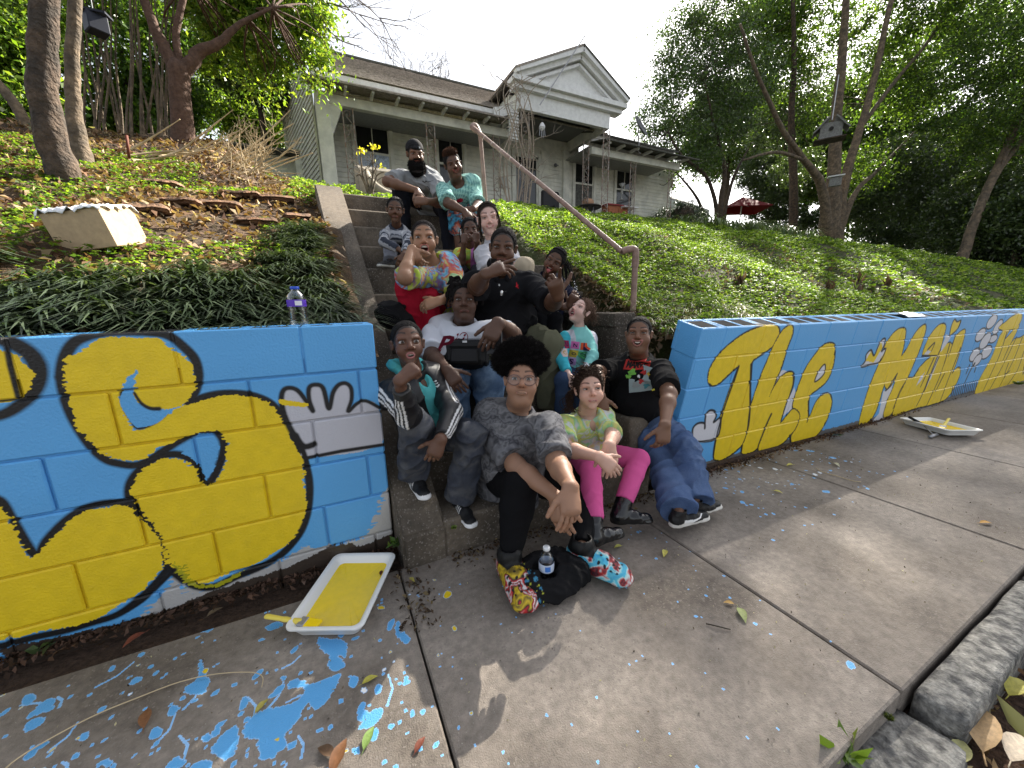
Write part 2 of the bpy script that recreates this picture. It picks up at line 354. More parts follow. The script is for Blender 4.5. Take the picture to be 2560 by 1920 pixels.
def concrete_mat(name, paint=True, base=(.262, .228, .195), dark=(.135, .114, .094)):
    m = mat(name, base, .85, var=.28, vs=14, bump=.0035, bs=220, col2=dark); nt = m.node_tree; N = nt.nodes; L = nt.links; b = N['Principled BSDF']
    src = b.inputs['Base Color'].links[0].from_socket; geo = [n for n in N if n.type == 'NEW_GEOMETRY'][0]
    N['Noise Texture'].inputs['Scale'].default_value = 1.7
    vo = N.new('ShaderNodeTexVoronoi'); vo.inputs['Scale'].default_value = 150; L.new(geo.outputs['Position'], vo.inputs['Vector'])   # exposed aggregate
    sx = N.new('ShaderNodeSeparateColor'); L.new(vo.outputs['Color'], sx.inputs[0])
    gt = N.new('ShaderNodeMapRange'); gt.inputs[1].default_value = .93; gt.inputs[2].default_value = .98; L.new(sx.outputs[0], gt.inputs[0])
    dm = N.new('ShaderNodeMapRange'); dm.inputs[1].default_value = .28; dm.inputs[2].default_value = .1; L.new(vo.outputs['Distance'], dm.inputs[0])
    mu = N.new('ShaderNodeMath'); mu.operation = 'MULTIPLY'; L.new(gt.outputs[0], mu.inputs[0]); L.new(dm.outputs[0], mu.inputs[1])
    mx = N.new('ShaderNodeMix'); mx.data_type = 'RGBA'; L.new(mu.outputs[0], mx.inputs[0]); L.new(src, mx.inputs[6]); mx.inputs[7].default_value = (.38, .35, .3, 1); src = mx.outputs[2]
    d2 = N.new('ShaderNodeMapRange'); d2.inputs[1].default_value = .12; d2.inputs[2].default_value = .03; L.new(sx.outputs[1], d2.inputs[0])
    mx = N.new('ShaderNodeMix'); mx.data_type = 'RGBA'; L.new(d2.outputs[0], mx.inputs[0]); L.new(src, mx.inputs[6]); mx.inputs[7].default_value = (.2, .175, .15, 1); src = mx.outputs[2]
    if paint:
        dm = mat('_tmp', img=(spimg, (sp.x0, sp.y0, sp.w, sp.h), (0, 1)))
        sep = N.new('ShaderNodeSeparateXYZ'); L.new(geo.outputs['Position'], sep.inputs[0]); cb = N.new('ShaderNodeCombineXYZ')
        for k, (o0, sz) in enumerate(((sp.x0, sp.w), (sp.y0, sp.h))):
            mr = N.new('ShaderNodeMapRange'); mr.inputs[1].default_value = o0; mr.inputs[2].default_value = o0+sz; L.new(sep.outputs[k], mr.inputs[0]); L.new(mr.outputs[0], cb.inputs[k])
        ti = N.new('ShaderNodeTexImage'); ti.image = spimg; ti.extension = 'CLIP'; L.new(cb.outputs[0], ti.inputs[0])
        mx = N.new('ShaderNodeMix'); mx.data_type = 'RGBA'; L.new(ti.outputs['Alpha'], mx.inputs[0]); L.new(src, mx.inputs[6]); L.new(ti.outputs['Color'], mx.inputs[7]); src = mx.outputs[2]
        rr = N.new('ShaderNodeMapRange'); rr.inputs[3].default_value = .8; rr.inputs[4].default_value = .35; L.new(ti.outputs['Alpha'], rr.inputs[0]); L.new(rr.outputs[0], b.inputs['Roughness'])
    L.new(src, b.inputs['Base Color']); return m
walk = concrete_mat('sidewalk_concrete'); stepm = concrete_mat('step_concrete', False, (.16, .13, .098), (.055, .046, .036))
sw = empty('sidewalk', (1, 1, 0)); sw['kind'] = 'structure'
jx = [-14, -12.6, -11.3, -10, -8.7, -7.4, -6.1, -4.8, -3.5, -2.3, -1.12, .18, 1.48, 2.88, 4.3, 5.75, 7.2, 8.6, 10, 11.4, 12.8, 14.2, 15.6, 17, 18.4, 19.8, 21.2, 22.6]
for a, b in zip(jx[:-1], jx[1:]):
    g_ = rnd.uniform(.0035, .006); mb = MB(); mb.box(((a+b)/2, .955, -.06), (b-a-2*g_, 1.29, .12), ch=.006); mb.build('slab', walk, sw)
dirt = mat('gutter_dirt', (.055, .035, .024), 1, var=.5, vs=20, bump=.02, bs=60)
mb = MB(); mb.box((2, 1.05, -.07), (36, 1.46, .06)); mb.build('bedding', dirt, sw)
# granite kerb stones
gran = mat('granite', (.27, .26, .235), .9, col2=(.085, .083, .08), vs=24, var=.4, bump=.012, bs=60)
def rough_box(name, c, d, m, parent=None, n=7, amp=.008, seed=0, rotz=0., ch=.03):
    bm = bmesh.new(); bmesh.ops.create_cube(bm, size=1); bmesh.ops.scale(bm, vec=d, verts=bm.verts)
    bmesh.ops.bevel(bm, geom=bm.edges[:], offset=ch, segments=2, affect='EDGES', profile=.6)
    bmesh.ops.subdivide_edges(bm, edges=[e for e in bm.edges if e.calc_length() > .06], cuts=n, use_grid_fill=True)
    for v in bm.verts:
        q = v.co*9+Vector((seed*3.1, 0, 0)); v.co += noise.noise_vector(q)*amp+noise.noise_vector(q*4)*amp*.4
    me = bpy.data.meshes.new(name); bm.to_mesh(me); bm.free(); me.materials.append(m)
    me.polygons.foreach_set('use_smooth', [True]*len(me.polygons))
    o = bpy.data.objects.new(name, me); link(o, None); 
    me.transform(Matrix.Translation(Vector(c)) @ Matrix.Rotation(rotz, 4, 'Z'))
    if parent is not None: o.parent = parent; o.matrix_parent_inverse = Matrix.Translation(-Vector(parent.location))
    return o
kb = empty('granite_kerb', (1.9, .2, -.1), 'row of rough grey granite kerb stones at the edge of the sidewalk', 'kerb')
ka = [.0, 1.42, 2.75, 4.2, 5.7, 7.1, 8.5, 10]
p1 = atZ(2290, 1732, -.02); p2 = atZ(2386, 1837, -.02); p3 = atZ(2219, 1804, -.06)
kx0 = float(p1[0]); ky1 = float(p1[1]); ky0 = float(p2[1])
for i, (a, b) in enumerate(zip([kx0, 2.62, 4.1, 5.6, 7.0], [2.6, 4.08, 5.57, 6.98, 8.4])):
    rough_box('stone', ((a+b)/2, (ky0+ky1)/2, -.11), (b-a, abs(ky1-ky0)+.02, .2), gran, kb, 5, .007, i)
rough_box('stone', (kx0-.36, (ky0+ky1)/2-.01, -.15), (.66, .17, .17), gran, kb, 5, .009, 9, .03); rough_box('stone', (kx0-1.3, (ky0+ky1)/2-.02, -.16), (1.1, .17, .17), gran, kb, 5, .009, 11)
litter_soil = mat('verge_soil', (.06, .035, .024), 1, var=.6, vs=18, bump=.02, bs=70)
mb = MB(); mb.add([(-6, -.9, -.14), (14, -.9, -.14), (14, .34, -.14), (-6, .34, -.14)], [(0, 1, 2, 3)]); o = mb.build('leafy_gutter', litter_soil); o['kind'] = 'structure'
# ================================================================ murals
def aY(P, s, ox, oy, Y=1.765): return [atY(x/s+ox, y/s+oy, Y)[[0, 2]] for x, y in P]
A = lambda P: aY(P, 1.765, 0, 700)
lm = Paint(-1.75, -.02, 1.98, 1.16, .0022, BLUE)
lm.C *= (1+.10*(vnoise((lm.H, lm.W), (60, 90), 1)-.5))[..., None]
def yfill(pt, P, amp=.007, c=YEL, n=5):
    pt.fill(pt.warp(pt.mask(spline(P, n)), amp), c, 1, .12)
# primer / bare base
base = A([(0,1640),(200,1590),(430,1545),(620,1500),(760,1300),(870,1385),(960,1345),(1120,1290),(1250,1235),(1330,1185),(1500,1170),(1600,1140),(1650,1080),(1690,930),(1740,900),(1790,1400),(900,1800),(0,1900)])
lm.fill(lm.warp(lm.mask(base), .02), (.42, .41, .40)); lm.fill(lm.warp(lm.mask(A([(0,1625),(400,1545),(700,1470),(1000,1350),(1280,1265),(1480,1165),(1600,1170),(1760,1110),(1790,1400),(900,1800),(0,1900)])), .012), (.045, .032, .024))
S1 = A([(268,430),(285,340),(330,275),(420,240),(520,230),(650,232),(740,248),(810,300),(855,350),(872,410),(868,460),(850,510),(828,545),(890,522),(960,506),(1040,503),(1120,515),(1195,550),(1250,620),(1295,700),(1335,790),(1358,870),(1362,950),(1350,1040),(1315,1125),(1240,1210),(1150,1265),(1040,1310),(940,1355),(860,1350),(790,1310),(740,1260),(720,1180),(650,1080),(590,1010),(568,950),(580,885),(640,815),(710,778),(780,772),(840,795),(880,845),(902,908),(940,870),(972,800),(985,735),(970,690),(930,665),(870,672),(790,710),(720,755),(650,800),(590,820),(520,812),(465,795),(410,750),(345,660),(300,570),(275,490)])
lm.stroke(spline(S1, 5)[:150], [.035, .03, .03], BLK); lm.stroke(np.vstack([spline(S1, 5), spline(S1, 5)[:1]]), [.026, .034, .03], BLK)
L1 = A([(-300,700),(-200,850),(-80,960),(0,975),(60,1070),(155,1215),(205,1150),(270,1080),(350,1020),(440,990),(540,985),(600,1010),(680,1090),(735,1160),(745,1250),(700,1320),(620,1400),(520,1475),(400,1515),(280,1550),(140,1580),(-100,1640),(-500,1700)])
lm.stroke(spline(L1, 5, False), [.03], BLK)
yfill(lm, A([(-700,760),(-300,720),(-200,870),(-80,975),(0,1000),(60,1090),(130,1225),(205,1170),(270,1100),(350,1035),(440,1005),(520,1000),(570,1010),(640,1080),(700,1150),(725,1240),(690,1300),(610,1385),(500,1450),(420,1500),(280,1535),(140,1560),(0,1590),(-300,1650),(-700,1700)]), .008)
yfill(lm, A([(290,350),(340,330),(440,262),(560,255),(700,262),(760,300),(820,345),(862,400),(864,450),(840,520),(790,560),(730,600),(640,655),(590,660),(560,610),(535,560),(545,500),(560,440),(600,400),(590,480),(620,550),(680,570),(740,575),(790,560),(850,545),(960,515),(1060,510),(1150,535),(1215,580),(1265,650),(1300,740),(1335,800),(1340,880),(1345,960),(1350,1030),(1300,1130),(1230,1190),(1120,1255),(1000,1300),(900,1340),(800,1300),(755,1270),(700,1130),(640,1050),(590,980),(580,930),(600,870),(660,815),(740,785),(810,795),(860,840),(885,905),(940,900),(985,830),(995,730),(975,690),(930,668),(860,680),(780,712),(690,745),(640,790),(560,800),(480,790),(410,740),(360,680),(320,590),(292,500)]), .008)
yfill(lm, A([(760,1240),(900,1350),(1060,1290),(1000,1340),(900,1365),(820,1340)]), .012, (.35, .33, .01))
h1 = A([(562,445),(577,440),(588,500),(612,545),(660,575),(745,578),(700,628),(640,648),(600,648),(560,600),(530,540),(545,480)]); lm.stroke(spline(A([(535,500),(545,560),(580,620),(610,655),(680,630),(730,590)]), 5, False), [.016], BLK); lm.fill(lm.mask(spline(h1, 5)), BLUE)
lm.stroke(spline(A([(590,500),(620,545),(660,568),(700,570)]), 4, False), [.01, .018], BLK)
lm.stroke(A([(510,492),(600,484)]), .006, BLK)
lm.fill(lm.warp(lm.mask(A([(800,770),(870,680),(930,680),(965,735),(945,830),(905,890),(880,830),(840,785)])), .004), BLUE)
D1 = A([(-400,260),(-100,240),(0,262),(60,285),(125,325),(160,375),(168,430),(148,490),(90,550),(0,600),(-200,640)])
lm.stroke(spline(D1, 5, False), [.045, .05, .03], BLK); yfill(lm, A([(-500,300),(-100,290),(0,305),(60,330),(120,375),(152,425),(140,470),(110,510),(80,530),(0,545),(-300,560)]), .006)
lm.stroke(A([(15,250),(40,380),(78,525)]), .014, BLK); lm.stroke(A([(-100,545),(0,539),(75,530)]), .008, BLK)
# white crown
W1 = A([(1240,540),(1245,495),(1272,480),(1310,492),(1352,540),(1378,582),(1362,530),(1362,480),(1388,465),(1420,480),(1445,560),(1465,500),(1490,465),(1522,460),(1543,480),(1545,530),(1535,580),(1570,548),(1610,538),(1662,560),(1680,730),(1350,785),(1335,735),(1290,690),(1255,610)])
lm.fill(lm.warp(lm.mask(spline(W1, 3)), .002), (.50, .50, .55))
lm.stroke(spline(A([(1380,728),(1335,735),(1290,680),(1255,610),(1238,540),(1245,492),(1272,478),(1310,490),(1350,540),(1378,582),(1360,530),(1360,478),(1388,464),(1422,480),(1447,570),(1465,500),(1490,465),(1522,458),(1545,480),(1547,530),(1532,582),(1570,548),(1610,535),(1670,565)]), 5, False), [.03, .022, .02, .022, .02, .018], BLK)
lm.stroke(A([(1345,788),(1500,757),(1690,728)]), .019, BLK); yfill(lm, A([(1230,528),(1300,538),(1350,545),(1358,560),(1300,560),(1235,550)]), .003); lm.stroke(spline(A([(1300,690),(1345,790),(1362,900),(1355,1020),(1320,1110)]), 5, False), [.03, .012, .018], BLK)
lm.stroke(spline(A([(765,1280),(700,1345),(620,1420),(520,1480),(400,1520)]), 5, False), [.02, .02, .012], BLK)
lmim = lm.image('left_mural')
# right mural, painted in the wall plane
CR = np.array([2.1528, 1.622, EYE-.18436]); RA = np.array([.99951, -.03204, -.011]); RA /= np.linalg.norm(RA); RB = np.array([-.2162, .0444, -1.]); RB /= np.linalg.norm(RB); RN = nrm(np.cross(RA, RB))
RN = RN if RN[1] > 0 else -RN
def rpt(x, y):
    v = ray(x, y); t = ((CR-O_)@RN)/(v@RN); X = O_+v*t; return X[[0, 2]]
Bq = lambda P: [rpt(x/3.951+1660, y/3.951+760) for x, y in P]
Cq = lambda P: [rpt(x/4.609+2110, y/4.609+740) for x, y in P]
rm = Paint(1.85, -.06, 9.2, 1.16, .0034, BLUE)
rm.C *= (1+.10*(vnoise((rm.H, rm.W), (60, 90), 1)-.5))[..., None]
yy_ = (np.arange(rm.H)*rm.res+rm.y0)[:, None]; rm.fill(rm.warp(((yy_ < .05)*np.ones((1, rm.W), bool) > 0, 0, 0), .012), (.12, .115, .11))
def letter(Q, P, lw=.028, amp=.004, closed=True):
    s_ = spline(Q(P), 5); rm.stroke(np.vstack([s_, s_[:1]]), [lw], BLK, .2)
    yfill(rm, Q(P), amp)
def blackbits(Q, LS, w=.02):
    for P in LS: rm.stroke(spline(Q(P), 4, False), [w*1.2, w*.8], BLK, .3)
rm.fill(rm.mask(Bq([(1230,940),(1290,820),(1310,930),(1270,1030),(1190,1100),(1150,1120),(1200,1040)])), WHT); rm.fill(rm.mask(Bq([(1110,760),(1140,670),(1180,650),(1230,670),(1150,740),(1100,800)])), WHT)
letter(Bq, [(445,770),(445,690),(480,600),(560,490),(680,380),(820,285),(980,222),(1090,212),(1135,250),(1135,310),(1090,400),(1000,475),(920,525),(870,570),(858,660),(850,850),(850,1020),(838,1150),(815,1290),(760,1400),(640,1500),(540,1540),(490,1505),(515,1320),(575,1080),(640,880),(700,720),(733,620),(680,660),(600,735),(530,795),(475,805)])
letter(Bq, [(1130,330),(1180,260),(1235,218),(1268,225),(1268,300),(1215,440),(1160,620),(1110,740),(1040,920),(1090,820),(1150,730),(1230,675),(1278,695),(1278,770),(1255,860),(1210,970),(1175,1080),(1150,1180),(1210,1110),(1260,1050),(1310,1030),(1342,1065),(1335,1140),(1290,1240),(1240,1300),(1170,1375),(1050,1440),(960,1470),(930,1440),(960,1330),(1020,1200),(1065,1085),(1000,1230),(930,1410),(850,1465),(780,1475),(768,1420),(820,1280),(850,1050),(900,880),(960,700),(1020,560),(1075,440)])
letter(Bq, [(1285,940),(1340,780),(1400,640),(1480,520),(1560,425),(1630,390),(1682,410),(1685,490),(1670,600),(1640,700),(1590,780),(1520,840),(1450,895),(1425,960),(1420,1080),(1440,1110),(1480,1010),(1530,930),(1600,888),(1640,905),(1652,980),(1630,1080),(1590,1180),(1520,1280),(1450,1335),(1350,1370),(1270,1365),(1255,1310),(1300,1240),(1342,1150),(1342,1080),(1300,1030),(1270,1020)])
s_ = Bq([(1490,770),(1510,700),(1555,625),(1590,600),(1590,670),(1550,730)]); rm.fill(rm.mask(spline(s_, 4)), WHT); rm.stroke(np.vstack([spline(s_, 4), spline(s_, 4)[:1]]), .018, BLK)
s_ = Bq([(280,1290),(290,1220),(340,1178),(400,1180),(402,1230),(410,1110),(450,1055),(500,1060),(515,1110),(490,1170),(560,1130),(515,1330),(300,1358)]); rm.fill(rm.mask(spline(s_, 4)), WHT); rm.stroke(np.vstack([spline(s_, 4), spline(s_, 4)[:1]]), .02, BLK)
blackbits(Bq, [[(858,600),(850,850),(848,1040),(838,1170),(815,1290)], [(1060,1090),(1000,1220),(930,1400),(930,1450)], [(735,620),(690,760),(640,900),(580,1080),(515,1320),(485,1510)], [(1278,700),(1275,790),(1240,900)], [(1425,960),(1425,1110),(1410,1170)], [(770,1400),(760,1480)], [(1240,1300),(1250,1390)]], .02)
rm.fill(rm.mask(Cq([(300,1470),(400,1350),(450,1100),(565,1000),(520,1200),(460,1400),(440,1470)])), WHT)
letter(Cq, [(170,1490),(200,1350),(260,1130),(330,950),(420,740),(480,560),(560,440),(640,380),(700,385),(702,460),(680,600),(655,700),(720,610),(800,460),(870,370),(932,335),(938,400),(900,520),(850,660),(790,800),(735,930),(700,1020),(640,1130),(600,1230),(560,1330),(500,1390),(450,1390),(470,1290),(510,1180),(570,1040),(610,900),(560,1000),(490,1070),(470,1000),(510,890),(440,1080),(400,1220),(350,1350),(280,1450),(190,1500)], .03)
letter(Cq, [(560,1400),(600,1230),(680,1050),(730,955),(800,940),(850,850),(930,760),(1000,700),(940,690),(900,690),(920,600),(990,460),(1080,350),(1150,325),(1168,380),(1130,520),(1100,640),(1160,570),(1215,540),(1240,560),(1290,460),(1380,390),(1388,450),(1340,620),(1280,800),(1240,900),(1300,830),(1335,845),(1325,930),(1280,1030),(1220,1130),(1160,1190),(1080,1225),(960,1260),(830,1290),(700,1335)], .03)
for P in ([(905,695),(960,620),(1000,640),(950,690)], [(830,1040),(870,950),(940,860),(900,960)], [(960,990),(1060,720),(1100,690),(1000,950),(930,1090)], [(1130,560),(1180,440),(1230,470),(1190,540),(1110,650)]): rm.fill(rm.mask(Cq(P)), WHT)
blackbits(Cq, [[(850,850),(790,940)], [(1095,640),(1010,850),(910,1110),(830,1270)], [(1215,550),(1110,900),(950,1260)], [(1340,600),(1230,880),(1100,1220)], [(960,620),(1040,540),(1000,640)], [(700,1000),(640,1100),(560,1300)], [(610,900),(500,1070),(470,1090)], [(1030,720),(880,1050)], [(900,690),(960,690),(1080,690)], [(1150,900),(1050,1100)], [(1280,450),(1200,700)], [(1090,700),(1000,900),(930,1080),(900,1130)]], .022)
s_ = Cq([(1215,460),(1230,360),(1270,272),(1300,300),(1345,285),(1310,375),(1240,445)]); rm.fill(rm.mask(s_), YEL); rm.stroke(np.vstack([spline(s_, 4), spline(s_, 4)[:1]]), .022, BLK)
s_ = Cq([(200,820),(245,750),(255,680),(310,625),(345,690),(390,590),(430,510),(468,495),(465,560),(430,640),(480,610),(410,760),(300,795)]); rm.fill(rm.mask(s_), WHT); rm.fill(rm.warp(rm.mask(Cq([(245,750),(310,640),(345,700),(430,530),(440,600),(340,770)])), .006), YEL); rm.stroke(np.vstack([spline(s_, 4), spline(s_, 4)[:1]]), .022, BLK)
for cx, cy, rx, ry in [(1700,300,50,85),(1770,360,40,90),(1570,450,48,80),(1715,495,45,50),(1635,650,55,80),(1500,680,48,80),(1530,740,42,75),(1625,520,50,100)]:
    t = np.linspace(0, 6.28, 14)[:-1]; s_ = Cq([(cx+rx*math.cos(a)-.5*ry*math.sin(a), cy+ry*math.sin(a)) for a in t]); rm.fill(rm.mask(s_), WHT); rm.stroke(np.vstack([s_, s_[:1]]), .02, BLK)
blackbits(Cq, [[(1500,780),(1440,880),(1370,1040)], [(1440,800),(1400,900)], [(1500,870),(1520,800)]], .03)
for i in range(14): x = 1230+i*21; blackbits(Cq, [[(x, 1150-i*4), (x+24, 1040-i*5)]], .03)
letter(Cq, [(1505,1130),(1540,1000),(1600,880),(1680,740),(1740,600),(1790,470),(1830,400),(1780,370),(1860,300),(1940,235),(2035,207),(2030,290),(1970,370),(1900,400),(1850,500),(1900,450),(1990,350),(2010,350),(1960,460),(1900,580),(1960,500),(2030,480),(2200,380),(2500,300),(2700,500),(2500,800),(2200,930),(2000,1000),(1800,1060),(1660,1090),(1580,1130)], .03)
blackbits(Cq, [[(1870,420),(1780,700),(1590,1110)], [(1980,480),(1870,720),(1670,1090)], [(2050,480),(1950,740),(1790,1040)], [(1900,580),(1820,760)], [(1890,780),(1850,900),(1910,860)], [(2070,640),(1990,860),(1880,1030)]], .024)
for i in range(5): blackbits(Cq, [[(2120+i*60, 420), (2060+i*50, 900)]], .04)
rmim = rm.image('right_mural')
# ================================================================ block walls
def wallmat(name, im, pt):
    return mat(name, img=(im, (pt.x0, pt.y0, pt.w, pt.h), (0, 2)), rough=.42, bump=.0022, bs=110, spec=.4, coat=.12)
lwm = wallmat('painted_block_left', lmim, lm); rwm = wallmat('painted_block_right', rmim, rm)
bluem = mat('blue_wall_paint', BLUE, .45, var=.12, vs=6, bump=.004, bs=90); hole = mat('block_hollow', (.03, .028, .025), .9)
hb = .2032
lw = empty('left_block_wall', (-1.5, 1.86, 0), 'blue cinder block garden wall with yellow bubble letter S and white crown, left of the steps', 'wall')
X5 = -.9096; Z1 = EYE-.2805    # joint phase / underside of the top course
TOPL = 1.122
cz = [(Z1, TOPL)]+[(Z1-hb*(k+1), Z1-hb*k) for k in range(4)]+[(-.05, Z1-hb*4)]
m_ = .0035
for ci, (z0, z1) in enumerate(cz):
    ph = 0 if ci % 2 == 0 else hb        # course1 joints at X5+2k*hb
    xe = .19
    x = X5+ph+ (2*hb)*-14; 
    while x < xe-.02:
        a, b = x, min(x+2*hb, xe); x = a+2*hb
        if b-a < .05 and b >= xe: a -= 0
        if b-a < .03: continue
        mb = MB(); wz = z1-z0-m_*2; pr = rnd.uniform(0, .0025)
        if ci == 0:      # hollow top blocks
            mb.box(((a+b)/2, 1.765+.016-pr, (z0+z1)/2), (b-a-2*m_, .032, wz), ch=.005); mb.box(((a+b)/2, 1.765+.187, (z0+z1)/2), (b-a-2*m_, .032, wz), ch=.004)
            for xx in (a+.02, (a+b)/2, b-.02): mb.box((xx, 1.865, (z0+z1)/2), (.033, .142, wz-.004))
            mb.box(((a+b)/2, 1.865, z1-.11), (b-a-.05, .142, .01))
        else: mb.box(((a+b)/2, 1.865-pr, (z0+z1)/2), (b-a-2*m_, .2, wz), ch=.006)
        mb.build('block', lwm, lw)
mb = MB(); mb.box((-3.2, 1.87, .49), (6.76, .188, 1.0)); mb.box((-3.2, 1.777, 1.05), (6.77, .014, .13)); mb.box((-3.2, 1.955, 1.05), (6.77, .012, .12)); mb.build('mortar', lwm, lw)
mb = MB(); mb.box((-3.2, 1.865, 1.06), (6.7, .138, .108)); mb.build('core_debris', hole, lw)  # dark box painting the shade inside the hollow cores
rw = empty('right_block_wall', CR+RB*1.0, 'blue cinder block wall with hollow top and yellow The Mail lettering, right of the steps', 'wall')
def rq(u, v, w): return CR+RA*u+RB*v+np.array([0, 1., .26])*w     # u along, v down, w back
def rbox(mb, u0, u1, v0, v1, w0, w1, ch=.005):
    c = ((u0+u1)/2, (v0+v1)/2, (w0+w1)/2); vs, fs = chbox(np.array([(u1-u0)/2, (v1-v0)/2, (w1-w0)/2]), ch)
    mb.add([rq(*(v+np.array(c))) for v in vs], [f[::-1] for f in fs])
LB = 1.15
for ci in range(6):
    v0, v1 = ci*hb, (ci+1)*hb; u = (.23-2*hb) if ci % 2 == 0 else (.42-2*hb)
    while u < 9.0:
        a, b = max(u, 0), u+2*hb; u = b
        if b-a < .03: continue
        mb = MB(); mm = .0035; pr = rnd.uniform(0, .003)
        if ci == 0:
            rbox(mb, a+mm, b-mm, v0+mm, v1-mm, -pr, .032); rbox(mb, a+mm, b-mm, v0+mm, v1-mm, .168, .2)
            for xx in ([a+.02, (a+b)/2, b-.02] if b-a > .3 else [a+.02, b-.02]): rbox(mb, xx-.016, xx+.016, v0+mm+.002, v1-mm, .03, .17, .002)
            rbox(mb, a+.01, b-.01, .12, .13, .03, .17, .002)
        else: rbox(mb, a+mm, b-mm, v0+mm, v1-mm, -pr, .2)
        mb.build('block', rwm, rw)
mb = MB(); rbox(mb, .008, 9.0, .12, 1.2, .006, .194); rbox(mb, .008, 9., .008, .2, .004, .02, .001); rbox(mb, .008, 9., .008, .2, .18, .195, .001); mb.build('mortar', rwm, rw)
mb = MB(); rbox(mb, .02, 8.98, .007, .11, .033, .167, .001); mb.build('core_debris', hole, rw)  # near-black fill stands for the deep shade in the open cores
mb = MB(); rbox(mb, -.1, 9.0, 1.0, 1.13, -.03, .0); mb.build('footing', dirt, rw)
# ================================================================ steps
st = empty('concrete_steps', (1.1, 1.6, 0), 'steep worn concrete staircase climbing the bank between the two blue walls', 'steps')
def nz(k): return 1.58+.31*(k-1), .192+.2178*(k-1)      # nosing of step k
for k in range(1, 12):
    Y0, Z0 = nz(k); xl = .41-.01*(k-1); xr = 1.86 if k > 1 else 1.72
    d = .45 if k < 11 else 1.6
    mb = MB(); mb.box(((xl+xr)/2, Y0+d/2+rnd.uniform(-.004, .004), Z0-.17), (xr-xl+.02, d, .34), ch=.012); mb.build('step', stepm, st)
def cheek(xa0, xb0, xa1, xb1, Yf, Yb, zf, zb, ext=.0, m=stepm):
    mb = MB(); z0 = -.1
    vs = [(xa0, Yf, z0), (xb0, Yf, z0), (xb0, Yf, zf), (xa0, Yf, zf), (xa1, Yb, z0), (xb1, Yb, z0), (xb1, Yb, zb), (xa1, Yb, zb), (xa1, Yb+ext, z0), (xb1, Yb+ext, z0), (xb1, Yb+ext, zb), (xa1, Yb+ext, zb)]
    fs = [(0, 1, 2, 3), (3, 2, 6, 7), (1, 5, 6, 2), (0, 3, 7, 4), (7, 6, 10, 11), (5, 9, 10, 6), (4, 7, 11, 8), (8, 11, 10, 9), (0, 4, 5, 1), (4, 8, 9, 5)]
    mb.add(vs, fs); bm = bmesh.new(); me = bpy.data.meshes.new('cheek_wall'); me.from_pydata(mb.v, [], mb.f); bm.from_mesh(me)
    bmesh.ops.remove_doubles(bm, verts=bm.verts, dist=.0005); bmesh.ops.recalc_face_normals(bm, faces=bm.faces)
    bmesh.ops.bevel(bm, geom=[e for e in bm.edges if e.calc_length() > .04], offset=.012, segments=2, affect='EDGES'); bm.to_mesh(me); bm.free(); me.materials.append(m)
    o = bpy.data.objects.new('cheek_wall', me); return link(o, st)
cheekL = cheek(.205, .41, .055, .315, 1.575, 4.72, .165, 2.44, .35)
pc = atY(1541, 775, 2.05)
mb = MB(); Yf = 2.08; xr0 = 1.845
for (y0, y1, z1) in ((Yf, 2.72, 1.11), (2.72, 3.3, 1.28), (3.3, 4.2, 1.55)):
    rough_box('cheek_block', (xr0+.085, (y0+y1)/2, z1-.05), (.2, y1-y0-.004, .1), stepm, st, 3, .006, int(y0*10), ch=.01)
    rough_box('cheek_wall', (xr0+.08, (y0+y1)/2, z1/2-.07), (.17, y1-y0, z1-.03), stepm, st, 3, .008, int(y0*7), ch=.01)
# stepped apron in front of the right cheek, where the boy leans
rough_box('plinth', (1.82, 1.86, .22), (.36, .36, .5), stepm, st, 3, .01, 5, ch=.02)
mb = MB(); mb.box((.35, 5.6, 2.28), (2.9, 1.7, .1), ch=.01); 
# crack line fillers / earth between wall and cheek
mb = MB(); mb.add([(1.88, 1.86, .15), (2.35, 1.86, .35), (2.35, 3, 1.0), (1.88, 3, 1.0)], [(0, 1, 2, 3)]); o = mb.build('earth_gap', soil); o['kind'] = 'structure'
# ================================================================ handrail
pipe = mat('rail_paint', (.30, .205, .165), .5, var=.25, vs=12, bump=.002, bs=120, col2=(.22, .14, .11))
rb_ = atY(1582, 800, 2.2); rt_ = atY(1589, 640, 2.2); up_ = atY(1201, 345, 4.2)
hr = empty('pipe_handrail', (rb_[0], 2.2, .9), 'brown painted pipe handrail with elbows running up the right side of the steps', 'handrail')
mb = MB(); mb.tube([(rb_[0], 2.2, .7), (rt_[0], 2.2, rt_[2]-.03)], .0215, 14); mb.build('post', pipe, hr, True, auto=50)
ub = atY(1215, 505, 4.2)
mb = MB(); mb.tube([(ub[0]+.01, 4.2, 2.1), (up_[0], 4.2, up_[2])], .0215, 14); mb.build('post', pipe, hr, True, auto=50)
e1 = np.array([rt_[0], 2.2, rt_[2]-.03]); tt = np.array([rt_[0], 2.2, rt_[2]+.02]); q1 = atY(1555, 629, 2.25); rend = atY(1195, 330, 4.15); top0 = atY(1180, 318, 4.18)
mb = MB(); mb.tube(spline([e1, tt+np.array([-.005, 0, .02]), q1*.5+tt*.5+np.array([0, 0, .022]), q1], 6, False), .0245, 14); mb.tube([e1-np.array([0, 0, .045]), e1+np.array([0, 0, .01])], .027, 14) ; mb.build('elbow', pipe, hr, True, auto=50)
mb = MB(); mb.tube([q1, q1*.5+rend*.5, rend], .0195, 14); mb.build('rail', pipe, hr, True, auto=50)
for t in (.5, .62, .70, .78, .86, .93):
    p = q1*(1-t)+rend*t; d = nrm(rend-q1); mb = MB(); mb.tube([p-d*.006, p+d*.006], .0205, 14); mb.build('drip_ring', mat('rail_light', (.5, .42, .36), .5), hr, True)
